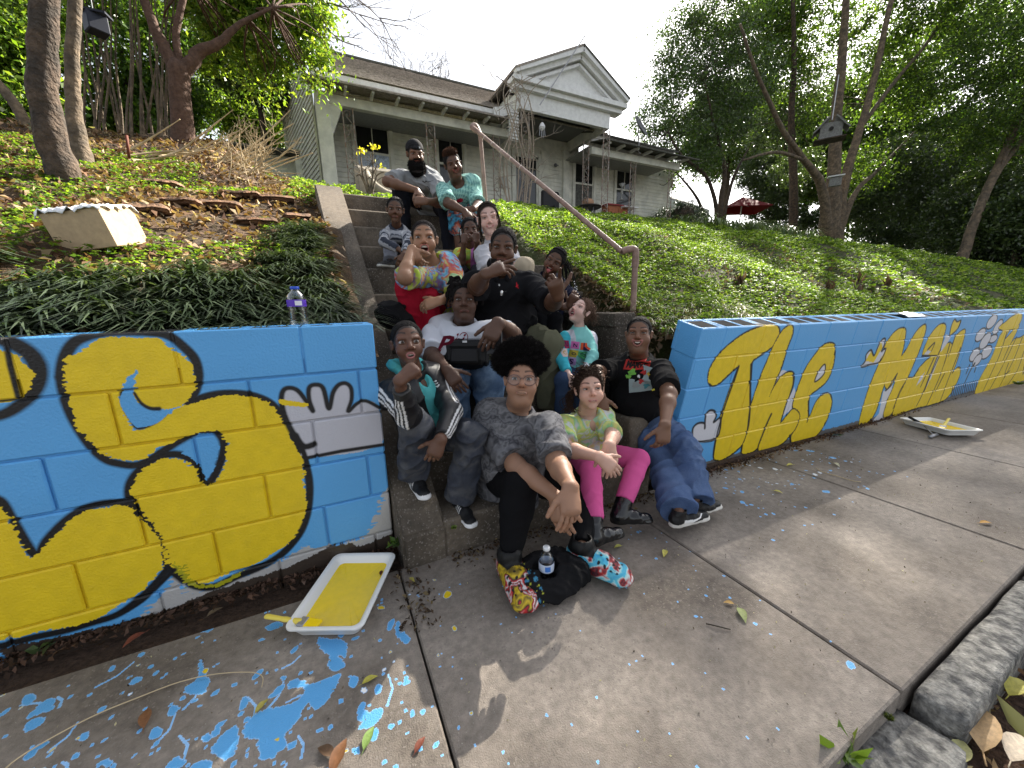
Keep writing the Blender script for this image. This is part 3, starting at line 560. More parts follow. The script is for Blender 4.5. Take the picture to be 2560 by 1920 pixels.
mb = MB(); mb.tube(spline([rend, top0, top0+np.array([.05, .02, .03]), np.array([up_[0], 4.2, up_[2]+.02]), np.array([up_[0], 4.2, up_[2]-.03])], 5, False), .025, 14); mb.build('elbow', pipe, hr, True, auto=50)
# ================================================================ the house (front parallel to the street wall)
HX, HY, HZ = .36, 11.34, 4.03
hp = mat('house_paint', (.76, .75, .66), .75, var=.12, vs=3, bump=.002, bs=40, col2=(.62, .62, .55)); trimm = mat('house_trim', (.74, .74, .72), .7, var=.12, vs=4, bump=.002, bs=40)
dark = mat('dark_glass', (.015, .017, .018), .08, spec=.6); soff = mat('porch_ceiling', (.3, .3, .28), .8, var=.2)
house = empty('porch_house', (HX, HY, HZ), 'old pale green clapboard house with porch and gabled entry above the steps', 'house')
def H(x, y, z): return (HX+x, HY+y, HZ+z)
def hb_(name, x0, x1, y0, y1, z0, z1, m, parent=house, ch=0.):
    b = MB(); b.box(H((x0+x1)/2, (y0+y1)/2, (z0+z1)/2), (x1-x0, y1-y0, z1-z0), ch=ch); return b.build(name, m, parent)
def hloc(x, y, d):
    p = atY(x, y, HY+d); return p[0]-HX, p[2]-HZ
WD = 1.6
hb_('wall', -.05, 13.9, WD+.04, WD+.3, -.6, 2.6, hp)
hb_('wall', 4.9, 9.0, WD+.06, WD+.28, 2.6, 3.3, hp)
hb_('gable_fill', 8.3, 8.6, gy0_, WD, 2.2, 3.0, hp) if 0 else None
hb_('wall', 13.55, 13.9, WD+.3, 9, -.6, 3.0, hp)
# openings on the porch wall: x0,x1,z0,z1
def zz(X, Y): return 680+X/2.127, 80+Y/2.127
w1 = (hloc(*zz(455, 430), WD)[0], hloc(*zz(630, 440), WD)[0]); OPEN = []
zt = hloc(*zz(620, 455), WD)[1]
for X0, X1, zb in ((455, 632, .05), (885, 1020, .3), (1612, 1712, .25), (1835, 1925, .25)):
    a = hloc(*zz(X0, 700), WD)[0]; b = hloc(*zz(X1, 700), WD)[0]; OPEN.append((a, b, zb, 2.35))
dr = (hloc(*zz(1290, 800), WD)[0], hloc(*zz(1415, 800), WD)[0]); OPEN.append((dr[0], dr[1], 0, 2.25))
board = None
for k in range(19):      # clapboards, split at the openings
    z0 = -.1+k*.135; z1 = z0+.135
    segs = [(0., 13.9)]
    for (a, b, c, d) in OPEN:
        if z1 > c-.12 and z0 < d+.12: segs = [s for (u, v) in segs for s in ([(u, min(v, a-.12))] if u < a-.12 else [])+([(max(u, b+.12), v)] if v > b+.12 else [])]
    for u, v in segs:
        if v-u < .05: continue
        cuts = [u]; t = u
        while t < v-2.2: t += rnd.uniform(1.6, 3.5); cuts.append(min(t, v))
        if cuts[-1] < v: cuts.append(v)
        for a, b in zip(cuts[:-1], cuts[1:]):
            if b-a < .04: continue
            B_ = MB(); y = WD; e = rnd.uniform(-.002, .002)
            P = [H(a+.002, y+.04, z0), H(b-.002, y+.04, z0), H(b-.002, y+.005+e, z0), H(a+.002, y+.005+e, z0), H(a+.002, y+.04, z1), H(b-.002, y+.04, z1), H(b-.002, y+.03, z1), H(a+.002, y+.03, z1)]
            B_.add(P, [(3, 2, 6, 7), (0, 3, 7, 4), (1, 5, 6, 2), (0, 1, 2, 3), (4, 7, 6, 5)]); B_.build('board', hp, house)
for i, (a, b, c, d) in enumerate(OPEN):
    nm = 'door' if i == 4 else 'window'
    pn = hb_(nm, a, b, WD+.03, WD+.05, c, d, dark); 
    for q in ((a-.11, a, c-.05, d+.11), (b, b+.11, c-.05, d+.11), (a, b, d, d+.11), (a-.13, b+.13, c-.09, c-.04)): hb_('frame', q[0], q[1], WD-.035, WD+.045, q[2], q[3], hp, pn)
    if i < 4:
        hb_('sash', a, b, WD+.0, WD+.03, 1.57, 1.63, hp, pn); hb_('sash', (a+b)/2-.012, (a+b)/2+.012, WD+.012, WD+.03, 1.6, d, hp, pn)
        if i in (0, 2): hb_('curtain', a+.02, b-.02, WD+.02, WD+.028, c, 1.57, mat('sky_pane' if i == 0 else 'blind', (.42, .50, .62) if i == 0 else (.10, .10, .09), .08 if i == 0 else .9, var=.5, vs=6), pn)  # first window: sky reflection painted as pane colour; the other is a blind
        hb_('sash', a, a+.04, WD+.005, WD+.03, c, d, hp, pn); hb_('sash', b-.04, b, WD+.005, WD+.03, c, d, hp, pn)
    else:
        hb_('rail', a, a+.07, WD-.0, WD+.03, c, d, hp, pn); hb_('rail', b-.07, b, WD-.0, WD+.03, c, d, hp, pn); hb_('rail', a, b, WD-.0, WD+.03, d-.07, d, hp, pn); hb_('kick_panel', a+.07, b-.07, WD, WD+.02, c, .35, hp, pn)
hb_('side_panel', dr[0]-.42, dr[0]-.13, WD-.01, WD+.05, 0, 2.5, hp); hb_('side_panel', dr[1]+.13, dr[1]+.45, WD-.01, WD+.05, 0, 2.5, hp)
px_ = hloc(*zz(1558, 800), WD)[0]; hb_('pilaster', px_-.13, px_+.13, WD-.09, WD+.05, 0, 2.62, hp); hb_('capital', px_-.17, px_+.17, WD-.12, WD+.05, 2.62, 2.74, hp)
hb_('porch_floor', -.05, 12.5, -.1, WD+.05, -.15, 0, mat('porch_boards', (.22, .21, .19), .8, var=.3))
hb_('foundation', 0, 12.4, -.02, .1, -1.4, -.15, mat('brick_dark', (.12, .08, .06), .9, var=.4))
# left pier and bracket
hb_('corner_post', 0., .33, -.02, .3, -.6, 2.28, hp, ch=.01); B_ = MB(); P = [H(.33, .02, 2.03), H(.33, .22, 2.03), H(.33, .02, 1.35), H(.33, .22, 1.35), H(.62, .02, 2.03), H(.62, .22, 2.03)]
B_.add(P, [(0, 2, 4), (1, 5, 3), (2, 3, 5, 4), (0, 4, 5, 1), (0, 1, 3, 2)]); B_.build('bracket', hp, house)
hb_('side_return', 0, .12, .3, WD+.05, -.3, 2.28, hp)
# porch beam + ceiling + shed roof edge with rafter tails
def beam(x0, x1, z=2.03, zt=2.25, pre=''): hb_('beam', x0, x1, .0, .16, z, zt, hp, ch=.006)
beam(.33, 5.5); beam(8.35, 12.55)
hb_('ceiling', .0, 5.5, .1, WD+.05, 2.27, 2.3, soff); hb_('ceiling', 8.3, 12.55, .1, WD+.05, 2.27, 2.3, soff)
shing = mat('shingle', (.34, .30, .26), .9, var=.45, vs=9, bump=.012, bs=26, col2=(.25, .22, .19))
mossr = mat('mossy_shingle', (.10, .10, .085), .95, var=.5, vs=8, bump=.012, bs=26)
def roofquad(name, P, th=.05, m=shing):
    P = [np.array(H(*p)) for p in P]; n = nrm(np.cross(P[1]-P[0], P[-1]-P[0])); n = n if n[2] > 0 else -n
    b = MB(); k = len(P); b.add(P+[p-n*th for p in P], [tuple(range(k)), tuple(range(2*k-1, k-1, -1))]+[(i, (i+1) % k, k+(i+1) % k, k+i) for i in range(k)]); return b.build(name, m, house)
def rafters(x0, x1, z=2.33, step=.62):
    x = x0
    while x < x1: hb_('rafter_tail', x, x+.06, -.42, .02, z-.07, z+.02, trimm); x += step
rafters(.05, 5.1); rafters(8.75, 12.6)
roofquad('porch_roof', [(-.2, -.5, 2.33), (5.4, -.5, 2.33), (5.4, .1, 2.42), (-.2, .1, 2.42)], .035)
roofquad('porch_roof', [(8.5, -.55, 2.33), (12.95, -.55, 2.30), (12.5, .3, 2.52), (8.5, .3, 2.52)], .035, mossr)
# main eave fascia (two boards, upper proud)
ye = .1
hb_('fascia', .02, 4.75, ye-.02, ye+.1, 2.42, 2.60, trimm, ch=.005); hb_('fascia', -.05, 4.75, ye-.07, ye+.1, 2.60, 2.72, trimm, ch=.005)
hb_('fascia', 8.5, 12.3, ye+.15, ye+.3, 2.50, 2.62, trimm); hb_('fascia', 8.5, 12.4, ye+.1, ye+.3, 2.62, 2.72, trimm)
rL = hloc(*zz(285, 98), 4.2); rR = hloc(*zz(1170, 325), 4.2)
zr = (rL[1]+rR[1])/2
# shingle courses as overlapping strips
def courses(p00, p10, p01, p11, n, m=shing):
    p00, p10, p01, p11 = [np.array(p, float) for p in (p00, p10, p01, p11)]
    for i in range(n):
        a, b = i/n, (i+1.12)/n; lift = np.array([0, -.01, .018])
        q = [p00+(p01-p00)*a+lift, p10+(p11-p10)*a+lift, p10+(p11-p10)*min(b, 1), p00+(p01-p00)*min(b, 1)]
        roofquad('shingle_course', q, .02, m)
courses((-.1, ye-.1, 2.74), (4.9, ye-.1, 2.74), (rL[0]-.1, 4.2, zr), (rR[0]+.3, 4.2, zr), 22)
roofquad('roof', [(4.9, ye-.1, 2.74), (9, ye-.1, 2.74), (9, 4.2, zr), (rR[0]+.2, 4.2, zr)])
roofquad('roof', [(rL[0]-.1, 4.2, zr), (9, 4.2, zr), (9, 8, 3.2), (rL[0]-.1, 8, 3.2)])
roofquad('roof', [(8.4, .05, 2.74), (12.5, .05, 2.70), (12, 3.8, 4.0), (8.4, 3.8, 4.0)], .05, mossr)
hb_('ridge_cap', rL[0]-.2, rR[0]+.2, 4.15, 4.28, zr, zr+.06, mossr)
# left clapboard side, running back at a skew
PL0 = np.array(H(-.05, .3, 0)); PL1 = atY(712, 300, 15.3); PL1[2] = HZ; dv = nrm(PL1-PL0); Ls = np.linalg.norm(PL1-PL0)
nr = np.array([-dv[1], dv[0], 0]); nr = nr if nr[0] < 0 else -nr
for k in range(30):
    z0 = -.45+k*.128; a = 0.; b = Ls
    if z0 > 2.3: fr = (z0-2.3)/(zr-2.3); a = Ls*.0+fr*Ls*.78
    if b-a < .2: continue
    B_ = MB(); A0 = PL0+dv*a+np.array([0, 0, z0]); A1 = PL0+dv*b+np.array([0, 0, z0]); up = np.array([0, 0, .128])
    B_.add([A0+nr*.03, A1+nr*.03, A1+up+nr*.002, A0+up+nr*.002, A0-nr*.03, A1-nr*.03, A1+up-nr*.03, A0+up-nr*.03], [(0, 1, 2, 3), (4, 7, 6, 5), (0, 4, 5, 1), (3, 2, 6, 7), (0, 3, 7, 4), (1, 5, 6, 2)]); B_.build('board', hp, house)
B_ = MB(); B_.bar(PL0+dv*2.0+nr*.05+np.array([0, 0, -.5]), PL0+dv*2.0+nr*.05+np.array([0, 0, 1.4]), .25, .06); B_.build('side_frame', hp, house)
B_ = MB(); B_.box(PL1+np.array([0, 0, 1.3]), (.16, .16, 4.2)); B_.build('corner_board', hp, house)
# gabled entry
GX0, GX1 = 5.2, 8.62; gy = -.6; gz0, gz1, gz2 = 2.58, 3.02, 3.32
for x in (GX0+.03, ): hb_('entablature', GX0+.05, GX1-.05, gy, gy+.14, gz0, gz1, trimm, ch=.005)
hb_('entablature', GX0+.05, GX0+.2, gy+.14, WD, gz0, gz1, hp); hb_('entablature', GX1-.2, GX1-.05, gy+.14, WD, gz0, gz1, hp)
hb_('cornice', GX0-.12, GX1+.32, gy-.14, gy+.2, gz1, gz1+.13, trimm, ch=.005); hb_('cornice', GX0-.2, GX1+.42, gy-.26, gy+.2, gz1+.13, gz1+.26, trimm, ch=.005)
hb_('roof_fill', 8.62, 12.3, .35, .45, 2.2, 2.75, hp)
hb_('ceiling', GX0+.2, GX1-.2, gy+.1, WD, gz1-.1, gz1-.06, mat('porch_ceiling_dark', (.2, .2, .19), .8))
pkx, pkz = 7.25, 4.33; ez = gz1+.26; x0, x1 = GX0-.18, GX1+.42
B_ = MB(); P = [H(x0+.2, gy, ez), H(x1-.2, gy, ez), H(pkx, gy, pkz-.1), H(x0+.2, gy+.1, ez), H(x1-.2, gy+.1, ez), H(pkx, gy+.1, pkz-.1)]
B_.add(P, [(0, 1, 2), (3, 5, 4), (0, 3, 4, 1), (1, 4, 5, 2), (2, 5, 3, 0)]); B_.build('tympanum', trimm, house)
for sx in (x0, x1):
    for off, yy, w in ((0, gy-.26, .13), (-.13, gy-.14, .13), (-.30, gy-.05, .07)):
        B_ = MB(); a = np.array(H(sx, yy, ez+.06+off)); b = np.array(H(pkx, yy, pkz+off))
        if off < -.1:
            t = (-off-.06)/(pkz-ez)*1.15; a = a+(b-a)*max(t, 0); 
        B_.bar(a, b, .16, w); B_.build('rake_board', trimm, house)
roofquad('roof', [(x0-.03, gy-.36, ez+.12), (x0-.03, 4.2, ez+.12), (pkx, 4.2, pkz+.12), (pkx, gy-.36, pkz+.12)]); roofquad('roof', [(x1+.03, gy-.36, ez+.12), (x1+.03, 4.2, ez+.12), (pkx, 4.2, pkz+.12), (pkx, gy-.36, pkz+.12)], .05, mossr)
hb_('upper_wall', GX0+.1, GX0+.25, .1, 2, gz0-.2, gz1+.2, hp)
# eave sweeping up to the gable
for k in range(8):
    f0, f1 = k/8, (k+1)/8; cv = lambda f: (4.72+f*1.0, 2.58+(f**2)*.62)
    (xa, za), (xb, zb) = cv(f0), cv(f1); B_ = MB(); B_.bar(H(xa, -.05-f0*.25, za), H(xb+.01, -.05-f1*.25, zb), .12, .26); B_.build('swept_fascia', trimm, house)
# wrought-iron posts
iron = mat('iron_paint', (.36, .34, .31), .6, var=.3, vs=20, col2=(.22, .13, .09))
def ironpost(x0, x1, y, z0, z1, lbl, tilt=0.):
    o = empty('iron_post', H((x0+x1)/2, y, z0), lbl, 'porch post', 'scrolled iron porch posts')
    for x in (x0, x1): b = MB(); b.tube([H(x+tilt, y, z0), H(x, y, z1)], .018, 6); b.build('bar', iron, o)
    n = int((z1-z0)/.33); cx = (x0+x1)/2; r = abs(x1-x0)*.36
    for i in range(n):
        zc = z1-.17-i*.33; s = 1 if i % 2 else -1; tx = tilt*(1-(zc-z0)/(z1-z0))
        P = [H(cx+tx+s*(r*(1-t/14))*math.cos(t*.62), y, zc+(r*(1-t/14))*math.sin(t*.62)*1.1) for t in range(12)]+[]
        P = [H(cx+tx-s*r, y, zc-.2)]+P; b = MB(); b.tube(spline(P, 2, False), .009, 5); b.build('scroll', iron, o)
    return o
ironpost(.61, .85, .05, -.15, 2.05, 'scrolled iron post nearest the left corner of the porch', -.02)
ironpost(2.72, 2.95, .05, -.15, 2.05, 'scrolled iron post behind the bearded man in the cap')
ironpost(4.72, 4.93, .05, -.2, 2.03, 'thin iron post beside the bare vine left of the entry')
ironpost(5.37, 5.62, gy+.06, -.25, 2.58, 'tall iron post carrying the left corner of the gabled entry')
ironpost(8.38, 8.62, gy+.06, -.3, 2.58, 'tall rusty iron post carrying the right corner of the gabled entry')
ironpost(8.02, 8.25, .05, -.2, 2.4, 'iron post just behind the right entry post')
ironpost(10.12, 10.36, .05, -.2, 2.03, 'iron post with dead vine on the right part of the porch')
ironpost(12.05, 12.25, .05, -.2, 2.03, 'iron post at the far right end of the porch')
# wood props
hb_('left_louver', 5.0, 5.28, gy+.1, gy+.14, 1.75, 2.55, trimm)
for i in range(9): hb_('slat', 5.0, 5.28, gy+.05, gy+.1, 1.78+i*.085, 1.83+i*.085, trimm)
# wind chime and satellite dish
wh = mat('white_plastic', (.75, .75, .75), .5); gry = mat('dish_grey', (.12, .125, .13), .5); met = mat('galv', (.35, .35, .36), .4, metal=.6)
ch = hloc(1353, 235, gy); cz_ = hloc(1353, 320, gy); o = empty('wind_chime', H(ch[0], gy-.05, cz_[1]), 'white wind chime hanging on a cord under the entry gable', 'wind chime')
b = MB(); b.tube([H(ch[0], gy-.05, 2.6), H(ch[0], gy-.05, cz_[1]+.1)], .004, 4); b.build('cord', gry, o)
b = MB(); b.lathe([(.001, .14), (.05, .1), (.1, 0), (.07, -.05), (.03, -.09)], H(ch[0], gy-.05, cz_[1]), 8); b.build('body', wh, o)
b = MB(); [b.tube([H(ch[0]+dx, gy-.05, cz_[1]-.03), H(ch[0]+dx*1.3, gy-.05, cz_[1]-.3+abs(dx))], .01, 5) for dx in (-.07, -.02, .03, .08)]; b.build('tubes', met, o)
fp0 = hloc(1452, 100, gy-.3); fp1 = hloc(1350, 262, gy-.3); b = MB(); b.tube([H(fp1[0], gy-.3, fp1[1]), H(fp0[0], gy-.5, fp0[1])], .018, 6); o = b.build('flag_pole', met); tag(o, 'thin bare pole slanting up in front of the entry gable', 'pole')
dh = hloc(1598, 320, -.3); o = empty('satellite_dish', H(dh[0], -.3, dh[1]), 'dark satellite dish on the right porch roof', 'satellite dish')
Rd = Matrix.Rotation(math.radians(25), 3, 'Z') @ Matrix.Rotation(math.radians(62), 3, 'X') @ Matrix.Rotation(math.radians(0), 3, 'Z')
b = MB(); b.lathe([(.001, .0), (.15, .012), (.28, .045), (.38, .09), (.385, .1), (.28, .055), (.15, .022), (.001, .01)], H(dh[0], -.3, dh[1]), 28, np.array(Rd), cap=False); b.build('dish', gry, o, True)
ft = hloc(1590, 378, -.3); b = MB(); b.tube(spline([H(ft[0], -.3, ft[1]), H(ft[0]+.14, -.28, ft[1]+.22), H(dh[0]+.03, -.22, dh[1]-.1), H(dh[0], -.28, dh[1])], 4, False), .02, 7); b.build('mast', met, o)
b = MB(); b.tube([H(ft[0]-.1, -.35, ft[1]-.03), H(ft[0]+.05, -.3, ft[1]+.05), H(ft[0]+.22, -.3, ft[1]-.06)], .015, 6); b.build('foot', met, o)
# things on the porch
brn = mat('orange_wood', (.30, .10, .04), .6, var=.3); leath = mat('black_leather', (.012, .012, .014), .45)
def P2(x, y, d): q = hloc(x, y, d); return np.array(H(q[0], d, q[1]))
c = P2(1395, 545, .3); o = empty('porch_chair', c, 'black padded chair on the porch in front of the entry', 'chair')
b = MB(); b.box(c+np.array([-.1, .35, .5]), (.72, .14, .85), ch=.05); b.build('backrest', leath, o); b = MB(); b.box(c+np.array([.05, 0, .12]), (.7, .6, .14), ch=.05); b.build('seat', leath, o)
for dx in (-.28, .38): b = MB(); b.box(c+np.array([dx, 0, .3]), (.07, .5, .07), ch=.02); b.build('armrest', leath, o)
for dx, dy in ((-.25, -.2), (.3, -.2), (-.25, .25), (.3, .25)): b = MB(); b.tube([c+np.array([dx, dy, .1]), c+np.array([dx, dy, -.35])], .02, 6); b.build('leg', leath, o)
c = P2(1470, 519, .2); o = empty('round_table', c, 'small round dark table holding a pumpkin on the porch', 'table'); b = MB(); b.lathe([(.42, -.03), (.47, 0), (.45, .03), (.001, .03)], c, 24); b.build('top', mat('dark_wood', (.05, .045, .04), .4), o)
for a in (0, 1.6, 3.1, 4.7): b = MB(); b.tube([c+np.array([.3*math.cos(a), .3*math.sin(a), 0]), c+np.array([.34*math.cos(a), .34*math.sin(a), -.7])], .02, 6); b.build('leg', gry, o)
b = MB(); cc = c+np.array([.0, 0, .16])
for k in range(9): a = k*.7; b.ell(cc+np.array([.1*math.cos(a), .1*math.sin(a), 0]), (.1, .1, .12), 10)
o = empty('pumpkin', cc, 'pale orange pumpkin standing on the round porch table', 'pumpkin'); b.build('flesh', mat('pumpkin', (.45, .26, .16), .6), o, True); b = MB(); b.tube([cc+np.array([0, 0, .1]), cc+np.array([.03, 0, .22]), cc+np.array([.09, 0, .36])], [.02, .014, .008], 6); b.build('stalk', gry, o)
c = P2(1535, 545, .5); o = empty('wooden_cabinet', c, 'orange brown wooden cabinet at the right of the porch', 'cabinet'); b = MB(); b.box(c+np.array([0, 0, 0]), (.95, .4, .75), ch=.01); b.build('carcass', brn, o)
for dx in (-.24, .24): b = MB(); b.box(c+np.array([dx, -.21, -.02]), (.44, .02, .62), ch=.006); b.build('panel_door', brn, o)
b = MB(); b.box(c+np.array([0, 0, .4]), (1.05, .5, .05), ch=.01); b.build('top', mat('red_top', (.25, .03, .03), .5), o)
c = P2(1527, 549, -.9); b = MB(); b.lathe([(.16, -.3), (.22, -.1), (.25, .0), (.27, .03), (.25, .05), (.22, .04), (.001, .03)], c, 20); o = b.build('glazed_pot', mat('green_glaze', (.22, .24, .17), .3), None, True); tag(o, 'pale green glazed pot at the porch edge by the cabinet', 'pot')
c = P2(1570, 520, .3); o = empty('white_side_table', c, 'small white table near the right porch posts', 'table'); b = MB(); b.box(c, (.7, .4, .03)); b.build('top', wh, o)
for dx in (-.32, .32): b = MB(); b.tube([c+np.array([dx, 0, 0]), c+np.array([dx*1.1, 0, -.7])], .015, 6); b.build('leg', wh, o)
lp = P2(1554, 490, .5); b = MB(); b.lathe([(.09, -.14), (.04, -.1), (.015, 0), (.05, .12), (.02, .3), (.12, .42)], lp, 14); tag(b.build('glass_lamp', mat('lampgrey', (.3, .3, .28), .3), None, True), 'slim grey glass lamp standing in front of the right porch window', 'lamp')
c = P2(1389, 413, WD-.08); b = MB(); b.ell(c, (.07, .05, .07), 10); b.tube([c, c+np.array([.15, .05, .03])], .02, 6); o = b.build('wall_light', gry, None, True); tag(o, 'round wall light beside the front door', 'wall light')
c = P2(1257, 457, WD-.02); b = MB(); b.box(c, (.26, .12, .34), ch=.02); o = b.build('letter_box', mat('mailbox', (.45, .45, .42), .6)); tag(o, 'pale letter box on the porch wall by the bare vine', 'letter box')
# padded seat with tan cushion at the head of the steps
c = atY(960, 474, 6.0); tan = mat('tan_fabric', (.28, .25, .2), .9, var=.2, bump=.004, bs=90)
o = empty('padded_chair', c, 'tan padded seat at the head of the steps beside the bearded man', 'chair')
b = MB(); b.box(c+np.array([-.05, .25, .1]), (.6, .12, .5), ch=.05); b.build('backrest', tan, o); b = MB(); b.tube(spline([c+np.array([-.25, 0, .2]), c+np.array([-.2, -.1, .05]), c+np.array([0, -.15, -.1]), c+np.array([.25, -.15, -.12])], 5, False), .07, 10); b.build('cushion_roll', tan, o, True)
b = MB(); b.box(c+np.array([0, 0, -.2]), (.6, .5, .2), ch=.05); b.build('seat', tan, o)
b = MB(); b.ell(c+np.array([.27, -.25, -.12]), (.13, .1, .1), 12, jit=.08); o = b.build('white_cushion', wh, None, True); tag(o, 'small white cushion beside the tan seat at the top step', 'cushion')
# shed at far left
shp = (atY(580, 372, 14.), atY(755, 372, 14.)); o = empty('side_shed', (shp[0]+shp[1])/2, 'low grey green lean-to shed left of the house', 'shed')
b = MB(); zt_ = shp[0][2]; xa, xb = shp[0][0], shp[1][0]+.3; b.box(((xa+xb)/2, 14.1, zt_-1.2), (xb-xa, .1, 2.4)); b.build('wall', hp, o)
for k in range(9): b = MB(); b.box((xb-.55, 14.03, zt_-.75-k*.13), (1.1, .035, .115)); b.build('board', hp, o)
b = MB(); b.box(((xa+xb)/2, 14.2, zt_+.03), (xb-xa+.3, 1.2, .07)); b.build('roof', mossr, o); b = MB(); b.box((xa+.9, 14.02, zt_-1.35), (.9, .04, 1.0)); b.build('window', mat('shed_pane', (.12, .13, .12), .3), o)
for q in ((xa+.42, zt_-1.3, .08, 1.25), (xa+1.38, zt_-1.3, .08, 1.25)): b = MB(); b.box((q[0], 14.0, q[1]), (q[2], .06, q[3])); b.build('frame', hp, o)
# neighbour's white house
p0, p1_ = atY(1612, 470, 21.), atY(1880, 470, 24.); o = empty('white_house', p0, 'white clapboard neighbour house behind the trees on the right', 'house'); d_ = nrm((p1_-p0)*np.array([1, 1, 0])); L_ = 9.
wcl = mat('white_clapboard', (.72, .74, .74), .7, var=.15, vs=3)
for k in range(26):
    z0 = 3.2+k*.2; b = MB(); a_ = p0*np.array([1, 1, 0])+np.array([0, 0, z0]); e_ = a_+d_*L_; up = np.array([0, 0, .2]); q = np.array([d_[1], -d_[0], 0])
    b.add([a_+q*.04, e_+q*.04, e_+up, a_+up, a_-q*.05, e_-q*.05, e_+up-q*.05, a_+up-q*.05], [(0, 1, 2, 3), (4, 7, 6, 5), (0, 4, 5, 1), (3, 2, 6, 7), (0, 3, 7, 4), (1, 5, 6, 2)]); b.build('board', wcl, o)
b = MB(); b.add([p0*np.array([1, 1, 0])+np.array([0, 0, 8.4]), p0*np.array([1, 1, 0])+d_*L_+np.array([0, 0, 8.4]), p0*np.array([1, 1, 0])+d_*L_+np.array([-1, 3, 10]), p0*np.array([1, 1, 0])+np.array([-1, 3, 10])], [(0, 1, 2, 3)]); b.build('roof', mossr, o)
# red parasol
pb = atY(1845, 575, 12.4); tp = atY(1857, 494, 12.4); o = empty('garden_parasol', pb, 'dark red square parasol on a pale pole in the yard', 'parasol')
b = MB(); b.tube([pb-np.array([0, 0, .6]), tp], .028, 8); b.build('pole', mat('pale_pole', (.6, .6, .6), .5), o)
r_ = 1.3; zc = atY(1845, 524, 12.4)[2]; ap = np.array([tp[0], tp[1], tp[2]+.03]); cs = [ap*[1, 1, 0]+np.array([r_*1.15*math.cos(a), r_*math.sin(a), zc]) for a in (.2, 1.77, 3.34, 4.91)]
b = MB(); b.add([ap]+cs+[ap-[0, 0, .03]]+[c_-np.array([0, 0, .03]) for c_ in cs], [(0, 1, 2), (0, 2, 3), (0, 3, 4), (0, 4, 1), (5, 7, 6), (5, 8, 7), (5, 9, 8), (5, 6, 9)]+[(i, 1+i % 4, 6+i % 4, 5+i) for i in range(1, 5)]); b.build('canopy', mat('red_canvas', (.16, .012, .018), .8, trans=.25), o)
for c_ in cs: b = MB(); b.tube([ap-[0, 0, .35], (ap+c_)/2-[0, 0, .05]], .012, 5); b.build('strut', met, o)
# junk beside parasol
c = atY(1965, 582, 11.5); o = empty('wooden_crate', c, 'low brown wooden crate with a pale board on top, under the trees', 'crate'); b = MB(); b.box(c, (.7, .5, .4), ch=.01); b.build('box', brn, o); b = MB(); b.box(c+np.array([-.05, 0, .25]), (.8, .5, .03), np.array(Matrix.Rotation(.15, 3, 'Y'))); b.build('board', wh, o)
# ================================================================ vegetation
def leafmat(name, trans=.35, rough=.45, spec=.4): return mat(name, attr=True, trans=trans, rough=rough, spec=spec)
LEAF = leafmat('leaf_green', .45); LEAFG = leafmat('leaf_glossy', .3, .32, .6); DEAD = leafmat('leaf_dead', .2, .8, .2); COVER = leafmat('leaf_cover', .42, .55, .3); BLADE = leafmat('blade', .25, .4, .45)
bark = mat('bark', (.085, .06, .042), .95, var=.5, vs=8, bump=.03, bs=34, col2=(.045, .036, .028)); barkl = mat('bark_light', (.16, .12, .08), .95, var=.45, vs=7, bump=.02, bs=30, col2=(.085, .068, .05))
def leafmesh(name, C, L, Wd, cols, m, parent=None, nbias=None, seed=1, fold=.25, dirs=None):
    """one kite-shaped, folded leaf per centre"""
    g = np.random.default_rng(seed); C = np.asarray(C, float); n = len(C)
    d = g.normal(size=(n, 3)) if dirs is None else dirs+g.normal(size=(n, 3))*.35
    d /= np.linalg.norm(d, axis=1)[:, None]
    N = g.normal(size=(n, 3))
    if nbias is not None: N = N*.55+np.array(nbias)
    N -= d*(N*d).sum(1)[:, None]; N /= np.linalg.norm(N, axis=1)[:, None]+1e-9; S = np.cross(d, N)
    L = (np.asarray(L)*g.uniform(.6, 1.3, n))[:, None]; Wn = L*Wd
    V = np.stack([C-d*L*.5, C+S*Wn*.5+N*Wn*fold*.5-d*L*.05, C+d*L*.5-N*L*.12, C-S*Wn*.5+N*Wn*fold*.5-d*L*.05], 1).reshape(-1, 3)
    F = np.arange(n*4).reshape(-1, 4)
    cols = np.asarray(cols, float); ci = g.integers(0, len(cols), n); c = cols[ci]*g.uniform(.7, 1.3, n)[:, None]
    return mesh_np(name, V, F, m, parent, True, col=np.repeat(c, 4, 0))
def blobpts(blobs, n, seed, spread=.28, ncl=None):
    g = np.random.default_rng(seed); out = []; vol = np.array([r[0]*r[1]*r[2] for _, r in blobs])**.75; vol /= vol.sum()
    for (c, r), f in zip(blobs, vol):
        k = int(n*f); nc = max(int(k/70), 3); u = g.normal(size=(nc, 3)); u /= np.linalg.norm(u, axis=1)[:, None]; u *= (g.uniform(.15, 1, nc)**.45)[:, None]
        cc = np.array(c)+u*np.array(r); i = g.integers(0, nc, k)
        out.append(cc[i]+g.normal(size=(k, 3))*spread*np.array([1, 1, .6])*g.uniform(.5, 1.3, nc)[i][:, None])
    return np.concatenate(out)
def Yb(x, y, r, Y, ry=None, fz=.85):
    v = ray(x, y); t = Y/v[1]; R = r*t/F_PX; return (O_+v*t, (R, ry or R*.8, R*fz))
def Ybr(x, y, r, D, fz=.85): v = ray(x, y); R = r*D/F_PX; return (O_+v*D, (R, R, R*fz))     # by distance
def pxpath(P, R, Y=None, D=None):
    out = []; rr = []
    for (x, y), r in zip(P, R): v = ray(x, y); t = Y/v[1] if Y else D; out.append(O_+v*t); rr.append(r*t/F_PX*(1/np.linalg.norm(v))**.9)
    return out, rr
